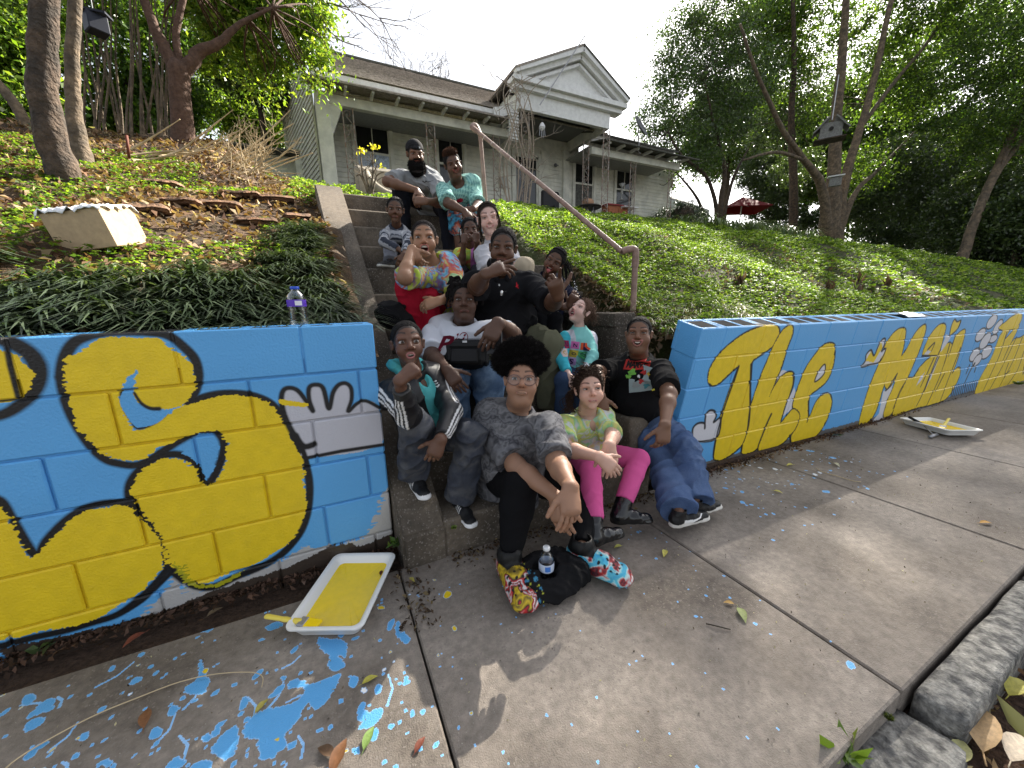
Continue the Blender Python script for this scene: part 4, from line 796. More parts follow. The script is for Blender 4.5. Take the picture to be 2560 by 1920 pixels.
def limb(name, P, R, m, parent, Y=None, D=None, n=10):
    p, r = pxpath(P, R, Y, D); p2 = spline(p, 4, False); r2 = np.interp(np.linspace(0, 1, len(p2)), np.linspace(0, 1, len(r)), r)
    p2 = [q+np.array([rnd.uniform(-1, 1), rnd.uniform(-1, 1), 0])*r2[i]*.12 for i, q in enumerate(p2)]
    b = MB(); b.tube(p2, list(r2), n); return b.build(name, m, parent, True), p2
def twigs(parent, blobs, starts, m, n=14, seed=3, r=.018):
    g = np.random.default_rng(seed); b = MB()
    for i in range(n):
        c, rr = blobs[g.integers(len(blobs))]; e = np.array(c)+g.normal(size=3)*np.array(rr)*.6; s = starts[np.argmin([np.linalg.norm(e-s) for s in starts])]
        md = (s+e)/2+g.normal(size=3)*.25*np.linalg.norm(e-s)*.4; b.tube(spline([s, md, e], 4, False), [r*(1-.8*k/8) for k in range(9)], 5)
    return tag(b.build('twigs', m, parent, True), kind='stuff')
def tree(name, at, label, trunks, blobs, nleaf, leaf, cols, lmat=LEAF, m=bark, grp=None, seed=1, spread=.28, lw=.5, ntw=14, Y=None, D=None, nb=(0, 0, .5)):
    o = empty(name, at, label, 'tree', grp); st_ = []
    for i, (P, R) in enumerate(trunks):
        _, p2 = limb('trunk' if i == 0 else 'limb', P, R, m, o, Y, D); st_ += [p2[len(p2)//2], p2[-1], p2[-4]]
    if ntw and blobs: twigs(o, blobs, st_, m, ntw, seed)
    if blobs: leafmesh('crown', blobpts(blobs, nleaf, seed, spread), leaf, lw, cols, lmat, o, nb, seed)
    return o
GD = [(.05, .078, .03), (.062, .095, .032), (.04, .062, .028), (.08, .12, .03)]; GM = [(.06, .12, .02), (.08, .15, .02), (.05, .09, .02), (.11, .17, .02)]; GL = [(.13, .21, .02), (.17, .26, .03), (.09, .15, .02), (.22, .28, .04)]
G1 = 'broadleaf evergreens in the yard right of the house'
tree('crape_tree', atY(1789, 574, 11.5), 'many stemmed small tree with a dense rounded crown touching the right end of the house',
     [([(1789,600),(1790,520),(1765,440),(1705,390),(1670,330)], [8,6,5,4,2]), ([(1795,600),(1802,500),(1812,420),(1790,330),(1760,200)], [8,7,6,4,2]), ([(1800,600),(1818,500),(1840,430),(1872,370)], [7,5,4,2]), ([(1782,600),(1745,500),(1690,430)], [6,4,2])],
     [Ybr(*a, 15.5) for a in [(1645,300,62),(1720,230,95),(1760,110,95),(1650,190,50),(1690,360,70),(1800,310,80),(1850,210,90),(1800,30,90),(1700,60,50),(1740,400,60),(1600,330,22)]], 50000, .105, GD+GM[:2], LEAFG, grp=G1, seed=2, Y=11.5, ntw=26)
tree('straight_tree', atY(1982, 564, 12), 'straight dark trunked tree between the red parasol and the forked tree', [([(1982,600),(1983,450),(1978,300),(1985,150),(1980,-60)], [13,12,10,8,5])],
     [Ybr(*a, 20) for a in [(1930,330,70),(1990,420,60),(1900,100,100),(2000,230,80)]], 24000, .13, GD, LEAFG, grp=G1, seed=3, Y=12, ntw=14)
tree('forked_tree', atY(2074, 569, 9.5), 'big pale forked tree spreading over the yard, behind the hanging birdhouse',
     [([(2080,640),(2076,560),(2085,440),(2092,300),(2110,80),(2118,-120),(2100,-300)], [34,30,20,17,13,9,6]), ([(2070,600),(2055,470),(2010,400),(1960,330),(1895,190),(1850,60)], [18,14,9,8,6,4]), ([(2090,590),(2112,450),(2150,320),(2190,180),(2235,-30),(2300,-250)], [20,15,12,11,9,6]), ([(2098,580),(2140,480),(2200,420),(2285,330)], [12,8,6,3]), ([(2150,320),(2240,200),(2330,90),(2400,-50)], [8,7,6,4]), ([(2010,400),(1940,380),(1860,400)], [6,5,3])],
     [Ybr(*a, 18) for a in [(1900,60,95),(1990,0,100),(2060,90,80),(2210,60,85),(2330,100,100),(1950,200,75),(2260,240,80),(2150,420,70),(2070,-365,100),(2230,-290,95),(2350,-100,110),(2400,-320,140),(2180,180,40),(2040,300,50)]], 92000, .135, GM+GD+GL[:2], LEAF, barkl, G1, 4, .36, ntw=40, Y=9.5)  # highest clumps, out of view, are added to shade people and sidewalk
tree('leaning_tree', atZ(2402, 646, 1.5), 'leaning pale trunked tree at the far right edge of the yard', [([(2400,670),(2440,540),(2520,360),(2570,220),(2600,60)], [18,14,13,12,8]), ([(2450,520),(2500,420),(2600,300)], [12,10,8])],
     [Ybr(*a, 15) for a in [(2480,150,120),(2570,60,140),(2530,330,110),(2440,300,80),(2620,250,160),(2560,-150,200)]], 60000, .12, GD+GM, LEAF, barkl, G1, 5, .32, ntw=20, D=15)
for i, (bl, lb) in enumerate([([(2230,430,90),(2180,500,60),(2180,585,45),(2250,600,45)], 'dark shrub just right of the forked trunk'), ([(2340,440,100),(2310,540,60),(2350,620,40),(2290,600,40)], 'dense dark shrub left of the leaning trunk'), ([(2480,520,120),(2440,620,60),(2440,665,45),(2500,672,45)], 'dark thicket shrub behind the base of the leaning trunk'), ([(1930,500,60),(1900,430,50),(1965,555,40),(2030,565,40)], 'leafy shrub behind the red parasol'), ([(2570,560,100),(2600,680,50)], 'shaded shrub at the right edge of the hillside'), ([(1560,420,30),(1640,450,24)], 'sprawling shrub behind the right end of the porch')]):
    B_ = [Ybr(*a, (21, 22, 17, 24, 15, 18)[i]) for a in bl]; o = empty('shrub', B_[0][0]-np.array([0, 0, B_[0][1][2]]), lb, 'shrub', 'shrubs at the back of the yard'); leafmesh('foliage', blobpts(B_, 26000, 40+i, .3), .15, .5, GD, LEAFG, o, (0, 0, .4), 40+i)
    b = MB(); [b.tube([B_[0][0]-np.array([rnd.uniform(-.6, .6), 0, B_[0][1][2]*1.3]), B_[0][0]+np.array([rnd.uniform(-1, 1), rnd.uniform(-.5, .5), rnd.uniform(-.3, 1)])], [.05, .02], 6) for _ in range(6)]; b.build('stems', bark, o)
for i, (x, y, r, D, lb) in enumerate([(2120,330,150,30,'tall wood edge tree behind the forked tree'), (2420,250,260,26,'tall dark tree filling the far right background'), (1830,330,120,30,'tree behind the white neighbour house'), (2260,470,150,27,'dark mass of foliage low behind the forked tree'), (2520,500,180,24,'dark mass of foliage at the right frame edge'), (2030,400,110,29,'dark tree behind the hanging birdhouse')]):
    c, rr = Ybr(x, y, r, D, 1.); o = empty('background_tree', c*[1, 1, 0]+[0, 0, 3.9], lb, 'tree', 'background trees on the right'); b = MB(); b.tube([c*[1, 1, 0]+[0, 0, 3.5], c], [.3, .12], 8); b.build('trunk', bark, o); leafmesh('crown', blobpts([(c, rr)], 26000, 60+i, .5), .27, .55, GD+GM, LEAF, o, (0, 0, .4), 60+i)
c = Ybr(1707, 538, 40, 15.5); o = empty('round_hedge', c[0]-[0, 0, .6], 'dense dark clipped bush right of the porch', 'bush'); leafmesh('foliage', blobpts([c, Ybr(1660, 545, 26, 15.5), Ybr(1745, 545, 24, 15.5)], 14000, 70, .1), .05, .5, [(.02, .035, .02), (.03, .045, .025)], LEAFG, o, (0, 0, .4), 70); b = MB(); b.ell(c[0], np.array(c[1])*.7, 10); b.build('stems', bark, o)
c = Ybr(1890, 568, 18, 15); o = empty('flowering_bush', c[0]-[0, 0, .4], 'small bush covered in white blossom right of the parasol', 'bush'); leafmesh('blossom', blobpts([c, Ybr(1915, 572, 14, 15)], 1500, 71, .08), .05, .8, [(.6, .6, .58), (.5, .5, .5), (.1, .14, .05)], DEAD, o, None, 71)
b = MB(); b.tube([c[0]-[0, 0, .5], c[0]], .02, 5); b.build('stems', bark, o)
# birdhouse
c = atY(2076, 330, 6.6); o = empty('birdhouse', c, 'grey weathered wooden birdhouse hanging in the forked tree', 'birdhouse'); wgr = mat('weathered_wood', (.20, .20, .19), .9, var=.35, vs=12, bump=.004, bs=50)
Rz = np.array(Matrix.Rotation(.5, 3, 'Z') @ Matrix.Rotation(-.12, 3, 'Y')); b = MB(); b.box(c, (.55, .5, .38), Rz, ch=.01); b.build('body', wgr, o)
for i in range(3):
    for s in (-1, 1): b = MB(); b.box(c+Rz@np.array([0, s*(.32-.09*i), .06+.1*i]), (.75, .2, .03), Rz@np.array(Matrix.Rotation(-s*.75, 3, 'X'))); b.build('roof_board', wgr, o)
b = MB(); b.box(c+Rz@np.array([0, 0, -.21]), (.8, .7, .03), Rz); b.build('floor_board', bark, o); b = MB(); b.tube([c+[0, 0, .3], c+[0, 0, 1.4]], .012, 5); b.build('hanging_wire', met, o)
b = MB(); b.lathe([(.05, 0), (.05, .02)], c+Rz@np.array([-.29, 0, .03]), 12, Rz@np.array(Matrix.Rotation(-1.57, 3, 'Y'))); b.build('entrance_hole', hole, o)
c = atY(2088, 455, 7.2); o = empty('bird_feeder', c, 'small wooden feeder box fixed low in the fork of the big tree', 'bird feeder'); b = MB(); b.box(c, (.3, .3, .25), Rz, ch=.01); b.build('box', wgr, o); b = MB(); b.box(c+[0, 0, .17], (.42, .42, .03), Rz); b.build('roof_board', wh, o)
# ---------------------------------------------------------------- left trees
GL2 = 'trees on the left bank'
tree('thick_trunk_tree', atY(165, 450, 4.5), 'thick leaning trunk nearest the wall on the left bank, ivy round its foot', [([(185,520),(160,440),(132,360),(114,270),(108,150),(117,0),(122,-200)], [62,50,48,47,46,44,40]), ([(120,60),(60,-40),(0,-120)], [22,18,14])],
     [Ybr(*a, 5.2) for a in [(60,-180,170),(200,-260,200),(-60,-60,110)]], 9000, .075, GM+GL, LEAF, bark, GL2, 6, .3, ntw=8, Y=4.5)
tree('slim_trunk_tree', atY(205, 400, 5.6), 'slimmer sunlit trunk just behind the thick leaning trunk', [([(222,450),(200,380),(188,300),(181,200),(183,100),(187,0),(190,-200)], [52,33,25,23,22,22,18])], [Ybr(*a, 6.5) for a in [(230,-240,180)]], 4000, .075, GM+GL, LEAF, barkl, GL2, 7, ntw=4, Y=5.6)
tree('dark_forked_tree', atY(458, 372, 7.4), 'dark reddish trunk forking in two beside the house, with bright overhanging leaves',
     [([(462,420),(458,372),(455,300),(452,230),(449,165)], [46,38,33,32,34]), ([(445,185),(415,125),(380,55),(340,-60)], [27,22,18,15]), ([(455,185),(482,152),(500,128),(548,108),(600,60),(680,20)], [25,22,20,15,9,4]), ([(452,170),(440,80),(470,-50)], [14,12,10])],
     [Ybr(*a, 6.8) for a in [(560,60,60),(640,40,75),(720,90,60),(790,140,34),(770,60,45),(690,170,42),(620,130,50),(540,150,34),(500,10,60),(790,200,20),(560,-80,120),(700,-60,110),(640,210,26)]], 27000, .095, GL+GM[1:2]+[(.25, .3, .05)], LEAF, mat('bark_red', (.085, .05, .035), .95, var=.4, vs=8, bump=.02, bs=30), GL2, 8, .2, .48, 34, Y=7.4, nb=(.3, .1, .4))
tree('leaning_pole_tree', atY(60, 300, 7), 'leaning pale trunk at the far left edge', [([(75,330),(30,250),(-30,180),(-80,90)], [20,19,18,16])], [], 0, .07, GM, LEAF, barkl, GL2, 9, ntw=0, Y=7)
for i, (bl, D, lb, cc) in enumerate([([(300,120,150),(230,290,80),(380,60,90),(130,330,80),(330,300,60)], 9.5, 'dark leafy tree filling the gap behind the two trunks', GM), ([(20,120,90),(40,270,70),(-30,20,120),(40,370,50)], 7.5, 'leafy tree at the far left edge behind the leaning trunk', GL+GM), ([(600,300,52),(660,340,38),(530,250,40),(690,290,20)], 13, 'sunlit yellow green bush between the dark forked trunk and the house', GL), ([(350,320,70),(420,270,70),(270,350,50)], 10.5, 'dark undergrowth bush behind the dark forked trunk', GM), ([(640,200,50),(580,150,70),(700,230,26)], 11, 'dark leafed tree hanging over the shed', GD)]):
    B_ = [Ybr(*a, D) for a in bl]; o = empty('leafy_tree', B_[0][0]*[1, 1, 0]+[0, 0, 4.2], lb, 'tree', 'dense growth behind the left bank'); leafmesh('crown', blobpts(B_, 21000, 80+i, .28), .12, .5, cc, LEAF, o, (.1, 0, .4), 80+i)
    b = MB(); b.tube([B_[0][0]*[1, 1, 0]+[0, 0, 3.6], B_[0][0]], [.12, .06], 7); b.build('trunk', bark, o)
th = empty('stem_thicket', atY(330, 390, 9), 'thicket of thin pale leaning stems behind the trunks on the left', 'thicket')
for i in range(26):
    x = rnd.uniform(215, 450); s = rnd.uniform(-70, 60); P = [(x, 400), (x+s*.3, 290), (x+s*.7+rnd.uniform(-15, 15), 150), (x+s*1.2, -30)]; limb('stem', P, [rnd.uniform(3.5, 6), 4, 3.3, 2], barkl, th, Y=rnd.uniform(7.8, 9.5), n=6)
# bare branches against the sky
bt = empty('bare_tree', atY(720, 20, 12), 'bare twiggy branches reaching over the roof at the top', 'tree')
def branch(p, d, L, r, depth, b):
    n = 5; pts = [np.array(p)]; q = np.array(p); dd = np.array(d)
    for i in range(n): dd = nrm(dd+np.array([rnd.gauss(0, .13), rnd.gauss(0, .1), rnd.gauss(0, .12)])); q = q+dd*L/n; pts.append(q)
    b.tube(pts, [r*(1-.6*i/n) for i in range(n+1)], 4, cap=False)
    if depth:
        for i in range(3): k = rnd.randint(1, n); a = nrm(dd+np.array([rnd.uniform(-.9, .9), rnd.uniform(-.5, .5), rnd.uniform(-.7, .7)])); branch(pts[k], a, L*rnd.uniform(.5, .75), r*.55, depth-1, b)
b = MB()
for s, e in [((700,-40),(900,60)), ((780,-60),(930,20)), ((760,30),(860,90)), ((690,60),(820,80)), ((820,-60),(950,60))]:
    p = atY(*s, 9); q = atY(*e, 9); branch(p, nrm(q-p), np.linalg.norm(q-p), .022, 3, b)
b.build('branches', mat('twig_grey', (.16, .13, .12), .9), bt)
for i, (x, y) in enumerate([(1008, 190), (1062, 195), (1108, 205)]):
    o = empty('bare_treetop', atY(x, y+40, 40), ('leftmost', 'middle', 'rightmost')[i]+' of three hazy bare treetops showing above the roof ridge', 'tree'); b = MB(); p = atY(x, y+40, 40)
    for k in range(5): branch(p+[k*.3-.6, 0, 0], nrm([rnd.uniform(-.3, .3), 0, 1]), 2.6, .05, 3, b)
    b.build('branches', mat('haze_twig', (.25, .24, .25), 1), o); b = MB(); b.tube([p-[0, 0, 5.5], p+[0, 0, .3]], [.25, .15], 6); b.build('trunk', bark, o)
# bare vine by the entry gable and shoots by the seat
vn = empty('bare_vine', atY(1290, 520, 10.7), 'bare leafless shrub climbing the left side of the gabled entry', 'vine'); b = MB()
for k in range(9):
    x = 1262+k*8; P = [atY(x+rnd.uniform(-10, 10), 525, 10.5), atY(x+rnd.uniform(-25, 25), 420, 10.5), atY(x+rnd.uniform(-20, 20), 330, 10.4), atY(x+rnd.uniform(-40, 40), 240, 10.4), atY(x+rnd.uniform(-60, 60), 190, 10.3)]
    b.tube(spline(P, 4, False), [.02*(1-.7*i/16)+.003 for i in range(17)], 5)
for k in range(40): p = atY(rnd.uniform(1240, 1350), rnd.uniform(200, 480), 10.4); branch(p, nrm([rnd.uniform(-1, 1), rnd.uniform(-.3, .3), rnd.uniform(.1, 1)]), rnd.uniform(.4, .9), .009, 1, b)
b.build('stems', mat('vine_bark', (.33, .27, .21), .9), vn)
sh = empty('yellow_sapling', atY(925, 480, 5.6), 'spindly sapling with a few glowing yellow leaves at the head of the steps', 'sapling'); b = MB(); 
for x0, x1, y1 in ((925,900,372),(925,932,375),(930,960,430),(922,890,440),(926,945,410),(928,915,420)): b.tube(spline([atY(x0, 486, 5.6), atY((x0+x1)/2+rnd.uniform(-8, 8), 440, 5.6), atY(x1, y1, 5.6)], 4, False), [.012*(1-.7*i/8)+.003 for i in range(9)], 5)
for k in range(12): branch(atY(rnd.uniform(900, 950), rnd.uniform(400, 460), 5.6), nrm([rnd.uniform(-1, 1), 0, .6]), .16, .005, 1, b)
b.build('stems', barkl, sh); leafmesh('leaves', blobpts([Yb(905,372,9,5.6), Yb(932,368,9,5.6), Yb(950,415,5,5.6)], 60, 91, .03), .06, .45, [(.55, .45, .04), (.4, .38, .05)], LEAF, sh, None, 91)
c = atY(240, 62, 6.3); o = empty('dark_birdhouse', c, 'dark blue black birdhouse hanging between the left trunks', 'birdhouse'); b = MB(); b.box(c, (.17, .17, .17), np.array(Matrix.Rotation(.6, 3, 'Z')), ch=.01); b.build('box', mat('dark_blue', (.012, .016, .03), .5), o); b = MB(); b.box(c+[0, 0, .11], (.25, .22, .02), np.array(Matrix.Rotation(.2, 3, 'X'))); b.build('roof_board', mat('dark_blue', (.012, .016, .03)), o); b = MB(); b.tube([c+[0, 0, .1], c+[.02, 0, .7]], .004, 4); b.build('wire', met, o)
b = MB(); b.tube([atY(323, 395, 5.9), atY(316, 338, 5.9)], .014, 6); tag(b.build('metal_stake', mat('rust', (.12, .035, .02), .8), None, True), 'rusty red metal stake standing by the brush pile', 'stake')
# ---------------------------------------------------------------- ground cover on the right hillside
g = np.random.default_rng(11)
def scatter(n, xr, yr, dens=None):
    X = g.uniform(*xr, n); Y = g.uniform(*yr, n)
    if dens is not None: k = g.random(n) < dens(X, Y); X, Y = X[k], Y[k]
    return X, Y
def pnoise(X, Y, s, seed=0):
    r = np.random.default_rng(seed); v = 0
    for k in range(5): a = r.uniform(0, 6.28, 2); f = s*(1.35**k); v = v+np.sin(X*f*math.cos(a[0])*1.3+Y*f*math.sin(a[0])*1.3+a[1]*3)*.85**k
    return v/2.4
def trefoil(name, X, Y, Z, size, cols, m, seed, tilt=.35):
    n = len(X); r = np.random.default_rng(seed); a0 = r.uniform(0, 6.28, n); C = []; D = []
    for k in range(3):
        a = a0+k*2.094; d = np.stack([np.cos(a), np.sin(a), r.uniform(-.2, .2, n)], 1); C.append(np.stack([X, Y, Z], 1)+d*size[:, None]*.45); D.append(d)
    return leafmesh(name, np.concatenate(C), np.concatenate([size]*3), .75, cols, m, None, (0, 0, 1.1), seed, .3, np.concatenate(D))
def density(X, Y): return np.where((X < 2.25) & (Y < 4.9), (X > np.where(Y > 2.7, 1.9, 2.06))*1., 1.)*(np.where(X < 2.1, Y > 4.95, 1.))*np.clip(.75+.6*pnoise(X, Y, 2.2, 4), .1, 1)
GC = [(.11, .18, .025), (.15, .24, .03), (.20, .29, .04), (.07, .12, .02), (.26, .33, .07), (.05, .09, .02)]
for i, (n, xr, yr, sz) in enumerate([(34000, (1.9, 7), (1.85, 5), .028), (26000, (-.2, 12), (4.6, 9), .042), (22000, (7, 22), (1.9, 7), .055), (14000, (12, 45), (2, 12), .09)]):
    X, Y = scatter(n, xr, yr, density); Z = hill(X, Y)+g.uniform(.0, .07, len(X))+.05*np.clip(pnoise(X, Y, 5, 9), 0, 1); tag(trefoil('ground_cover', X, Y, Z, np.full(len(X), sz), GC, COVER, 20+i), kind='stuff')
X, Y = scatter(3200, (2.1, 9), (1.9, 5)); leafmesh('leaf_litter', np.stack([X, Y, hill(X, Y)+.03], 1), .06, .5, [(.16, .10, .06), (.22, .15, .09), (.30, .24, .17)], DEAD, None, (0, 0, 1), 31)['kind'] = 'stuff'
X, Y = scatter(2600, (1.95, 2.6), (1.85, 3.)); leafmesh('leaf_litter', np.stack([X, Y, hill(X, Y)+.02], 1), .05, .5, [(.16, .10, .06), (.10, .07, .045), (.25, .2, .14)], DEAD, None, (0, 0, 1), 32)['kind'] = 'stuff'
# ---------------------------------------------------------------- left bank cover
def blades(name, base, n_per, L, w, cols, m, seed, lean=(0, -.5, 0), up=.9, parent=None):
    """arching strap leaves, 4 segments each"""
    r = np.random.default_rng(seed); B0 = np.repeat(np.asarray(base, float), n_per, 0); n = len(B0); B0 = B0+r.normal(size=(n, 3))*[.03, .03, 0]
    a = r.uniform(0, 6.28, n); h = np.stack([np.cos(a), np.sin(a), 0*a], 1)*r.uniform(.25, 1., n)[:, None]+np.array(lean); h /= np.maximum(np.linalg.norm(h, axis=1), .2)[:, None]
    Ln = L*r.uniform(.55, 1.2, n); V = []; side = np.cross(h, [0, 0, 1.]); side /= np.linalg.norm(side, axis=1)[:, None]+1e-9
    for k, t in enumerate((0, .25, .5, .75, 1.)):
        s = np.stack([B0+h*(Ln*(t*.35+.45*t*t))[:, None]+np.array([0, 0, 1.])*(Ln*up*(t-.85*t*t)*1.0)[:, None]], 0)[0]; wk = w*(1, 1.15, 1., .7, .08)[k]
        V += [s-side*wk/2, s+side*wk/2]
    V = np.stack(V, 1).reshape(-1, 3); q = np.arange(n)[:, None]*10; F = np.concatenate([q+np.array([2*k, 2*k+1, 2*k+3, 2*k+2]) for k in range(4)])
    c = np.asarray(cols)[r.integers(0, len(cols), n)]*r.uniform(.6, 1.4, n)[:, None]
    return mesh_np(name, V, F, m, parent, True, col=np.repeat(c, 10, 0))
X = g.uniform(-2.6, .12, 330); Y = 2.08+np.abs(g.normal(0, .40, 330)); k = (Y < 3.0)|(X > -.35); X, Y = X[k], Y[k]
blades('liriope_grass', np.stack([X, Y, hill(X, Y)], 1), 40, .32, .0125, [(.03, .05, .024), (.045, .068, .034), (.024, .038, .02), (.09, .12, .07)], BLADE, 51, (0, -.25, 0), .8)['kind'] = 'stuff'
Yc = g.uniform(2.1, 4.0, 110); Xc = .10-.05*(Yc-1.6)-np.abs(g.normal(0, .16, 110)); blades('liriope_grass', np.stack([Xc, Yc, hill(Xc, Yc)], 1), 34, .27, .009, [(.035, .055, .028), (.06, .08, .045)], BLADE, 52, (.15, -.35, 0), .8)['kind'] = 'stuff'
lbd = lambda X, Y: np.clip(.55+.9*pnoise(X, Y, 2.6, 14), 0, 1)*(Y > 2.3)
X, Y = scatter(16000, (-4, .1), (2.2, 6.6), lambda X, Y: (pnoise(X, Y, 2.4, 15)+.25*np.sin(X*3) > .05)*1.); trefoil('ground_cover', X, Y, hill(X, Y)+g.uniform(.01, .07, len(X)), np.full(len(X), .026), GL+GM, COVER, 55)['kind'] = 'stuff'
X, Y = scatter(15000, (-5, .15), (2.0, 8), None); leafmesh('leaf_litter', np.stack([X, Y, hill(X, Y)+g.uniform(.01, .05, len(X))], 1), .062, .5, [(.14, .075, .04), (.20, .12, .07), (.10, .05, .03), (.27, .18, .11), (.33, .25, .15)], DEAD, None, (0, 0, 1), 56, .5)['kind'] = 'stuff'
# ivy round the trunk foot
iv = blobpts([Ybr(110, 380, 50, 4.4), Ybr(60, 440, 60, 4.2), Ybr(140, 480, 50, 4.2), Ybr(165, 330, 30, 4.6), Ybr(-20, 330, 60, 4.5)], 2600, 57, .1); tag(leafmesh('ivy', iv, .05, .9, [(.03, .055, .02), (.05, .08, .03), (.28, .3, .16), (.14, .18, .08)], LEAFG, None, (.3, -.5, .5), 57), 'dark and cream ivy climbing round the foot of the thick left trunk', 'ivy')
# brush pile
bp_ = empty('brush_pile', atY(500, 420, 6.2), 'pile of cut pale branches with withered leaves beside the dark trunk', 'brush pile'); brm = mat('dry_branch', (.42, .33, .2), .8, var=.3)
for k in range(60):
    x, y = rnd.uniform(230, 640), rnd.uniform(360, 450); L = rnd.uniform(40, 190); a = rnd.uniform(-.5, .5); Yk = rnd.uniform(5.8, 6.8); b = MB()
    b.tube(spline([atY(x, y+25, Yk), atY(x+L*.5*math.cos(a), y+L*.4*math.sin(a)+rnd.uniform(-10, 25), Yk+.1), atY(x+L*math.cos(a), y+L*math.sin(a)-rnd.uniform(0, 30), Yk)], 5, False), [rnd.uniform(.008, .02)*(1-.6*i/10) for i in range(11)], 5); b.build('branch', brm, bp_)
for k in range(16): b = MB(); branch(atY(rnd.uniform(560, 680), rnd.uniform(400, 470), 5.8), nrm([rnd.uniform(-.6, 1), 0, .8]), .35, .006, 2, b); b.build('twig', brm, bp_)
leafmesh('withered_leaves', blobpts([Ybr(a, c_, 34, 6.6, .5) for a, c_ in ((470,410),(540,420),(600,430),(640,455),(380,395),(300,380))], 4200, 58, .13), .08, .4, [(.32, .27, .13), (.25, .21, .1), (.38, .34, .2)], DEAD, bp_, (0, -.3, .3), 58)
# flat edging stones
es = empty('edging_stones', atY(560, 505, 3.9), 'row of flat mossy brown edging stones across the left bank', 'stone edging')
for i, (x, y, w_, Yk) in enumerate([(380,522,75,3.9),(460,500,80,4.2),(550,495,90,4.3),(640,515,90,4.1),(700,545,60,3.8),(740,525,60,4.3),(600,475,90,4.7),(500,468,100,4.9),(400,455,90,5.1),(690,490,80,4.7)]):
    v = ray(x, y); t = Yk/v[1]; c = O_+v*t; c[2] = float(hill(c[0], c[1]))+.015; W_m = w_*t/F_PX; rough_box('stone', c, (W_m, .20, .055), mat('brown_stone', (.20, .115, .07), .95, var=.5, vs=10, bump=.01, bs=40, col2=(.11, .07, .045)), es, 3, .015, i, rnd.uniform(-.3, .15), .03)
# banana stubs and iris clumps on the hillside
for i, (x, y, hgt, lb) in enumerate([(1848, 715, 48, 'cut banana plant stub with a pale leaf, left most on the hillside'), (2068, 735, 42, 'withered dark banana stub near the middle of the hillside'), (2140, 735, 55, 'banana stub with one fresh yellow green leaf'), (2215, 722, 36, 'drooping brown banana stub at the right of the group')]):
    v = ray(x, y); 
    for Yk in np.arange(1.9, 12, .03):
        q = O_+v*Yk/v[1]
        if q[2] < hill(q[0], Yk): break
    sc = hgt*np.dot(q-O_, W_)/F_PX; o = empty('banana_stub', q, lb, 'plant', 'banana stubs on the hillside'); b = MB(); b.tube([q-[0, 0, .1], q+[.0, 0, sc*.35], q+[.03, 0, sc*.6]], [sc*.16, sc*.13, sc*.09], 8); b.build('stump', mat('banana_stump', (.10, .07, .045), .9, var=.5, vs=30), o, True)
    leafmesh('dead_leaves', q+g.normal(size=(16, 3))*[sc*.16, sc*.1, sc*.16]+[0, 0, sc*.4], sc*.55, .3, [(.09, .055, .035), (.16, .1, .06)], DEAD, o, (0, -1, 0), 95+i, .5, np.tile([0, 0, -1.], (16, 1)))
    if i in (0, 2): leafmesh('fresh_leaf', q+np.array([[0, -.02, sc*.6], [sc*.06, 0, sc*.62], [-sc*.1, 0, sc*.45]]), sc*.6, .35, [(.32, .42, .08)], COVER, o, (0, -1, 0), 99+i, .3, np.tile([.1, 0, 1.], (3, 1)))
Xi, Yi = g.uniform(8.5, 13, 60), g.uniform(6.0, 7.6, 60); blades('iris_leaves', np.stack([Xi, Yi, hill(Xi, Yi)], 1), 9, .5, .028, [(.12, .17, .07), (.09, .14, .05), (.16, .2, .1)], BLADE, 97, (0, 0, 0), 1.7)['kind'] = 'stuff'
Xi, Yi = g.uniform(2.0, 3.4, 46), g.uniform(1.9, 2.4, 46); blades('dry_grass', np.stack([Xi, Yi, hill(Xi, Yi)], 1), 14, .22, .005, [(.3, .26, .14), (.12, .15, .05)], BLADE, 98, (0, -.2, 0), 1.1)['kind'] = 'stuff'
# gutter leaves
X, Y = g.uniform(1.0, 4.5, 2600), g.uniform(-.9, .22, 2600); leafmesh('leaf_litter', np.stack([X, Y, np.full(2600, -.13)+g.uniform(0, .03, 2600)], 1), .035, .45, [(.16, .09, .05), (.3, .2, .1), (.10, .05, .03), (.45, .36, .2)], DEAD, None, (0, 0, 1), 61, .5)['kind'] = 'stuff'
X, Y = g.uniform(1.6, 3.6, 60), g.uniform(-.5, .16, 60); leafmesh('leaf_litter', np.stack([X, Y, np.full(60, -.1)+g.uniform(0, .03, 60)], 1), .15, .45, [(.5, .36, .2), (.42, .27, .14), (.4, .38, .2)], DEAD, None, (0, 0, 1), 62, .5)['kind'] = 'stuff'
X, Y = g.uniform(-1.4, .2, 900), 1.765-np.abs(g.normal(0, .035, 900)); leafmesh('wall_foot_litter', np.stack([X, Y, np.full(900, .008)+g.uniform(0, .015, 900)], 1), .028, .5, [(.07, .04, .028), (.12, .07, .05), (.05, .03, .02)], DEAD, None, (0, 0, 1), 63, .5)['kind'] = 'stuff'
X, Y = g.uniform(2.2, 9, 1300), 1.6-np.abs(g.normal(0, .04, 1300)); leafmesh('wall_foot_litter', np.stack([X, Y, np.full(1300, .008)+g.uniform(0, .015, 1300)], 1), .028, .5, [(.07, .04, .028), (.12, .07, .05), (.2, .13, .08)], DEAD, None, (0, 0, 1), 64, .5)['kind'] = 'stuff'
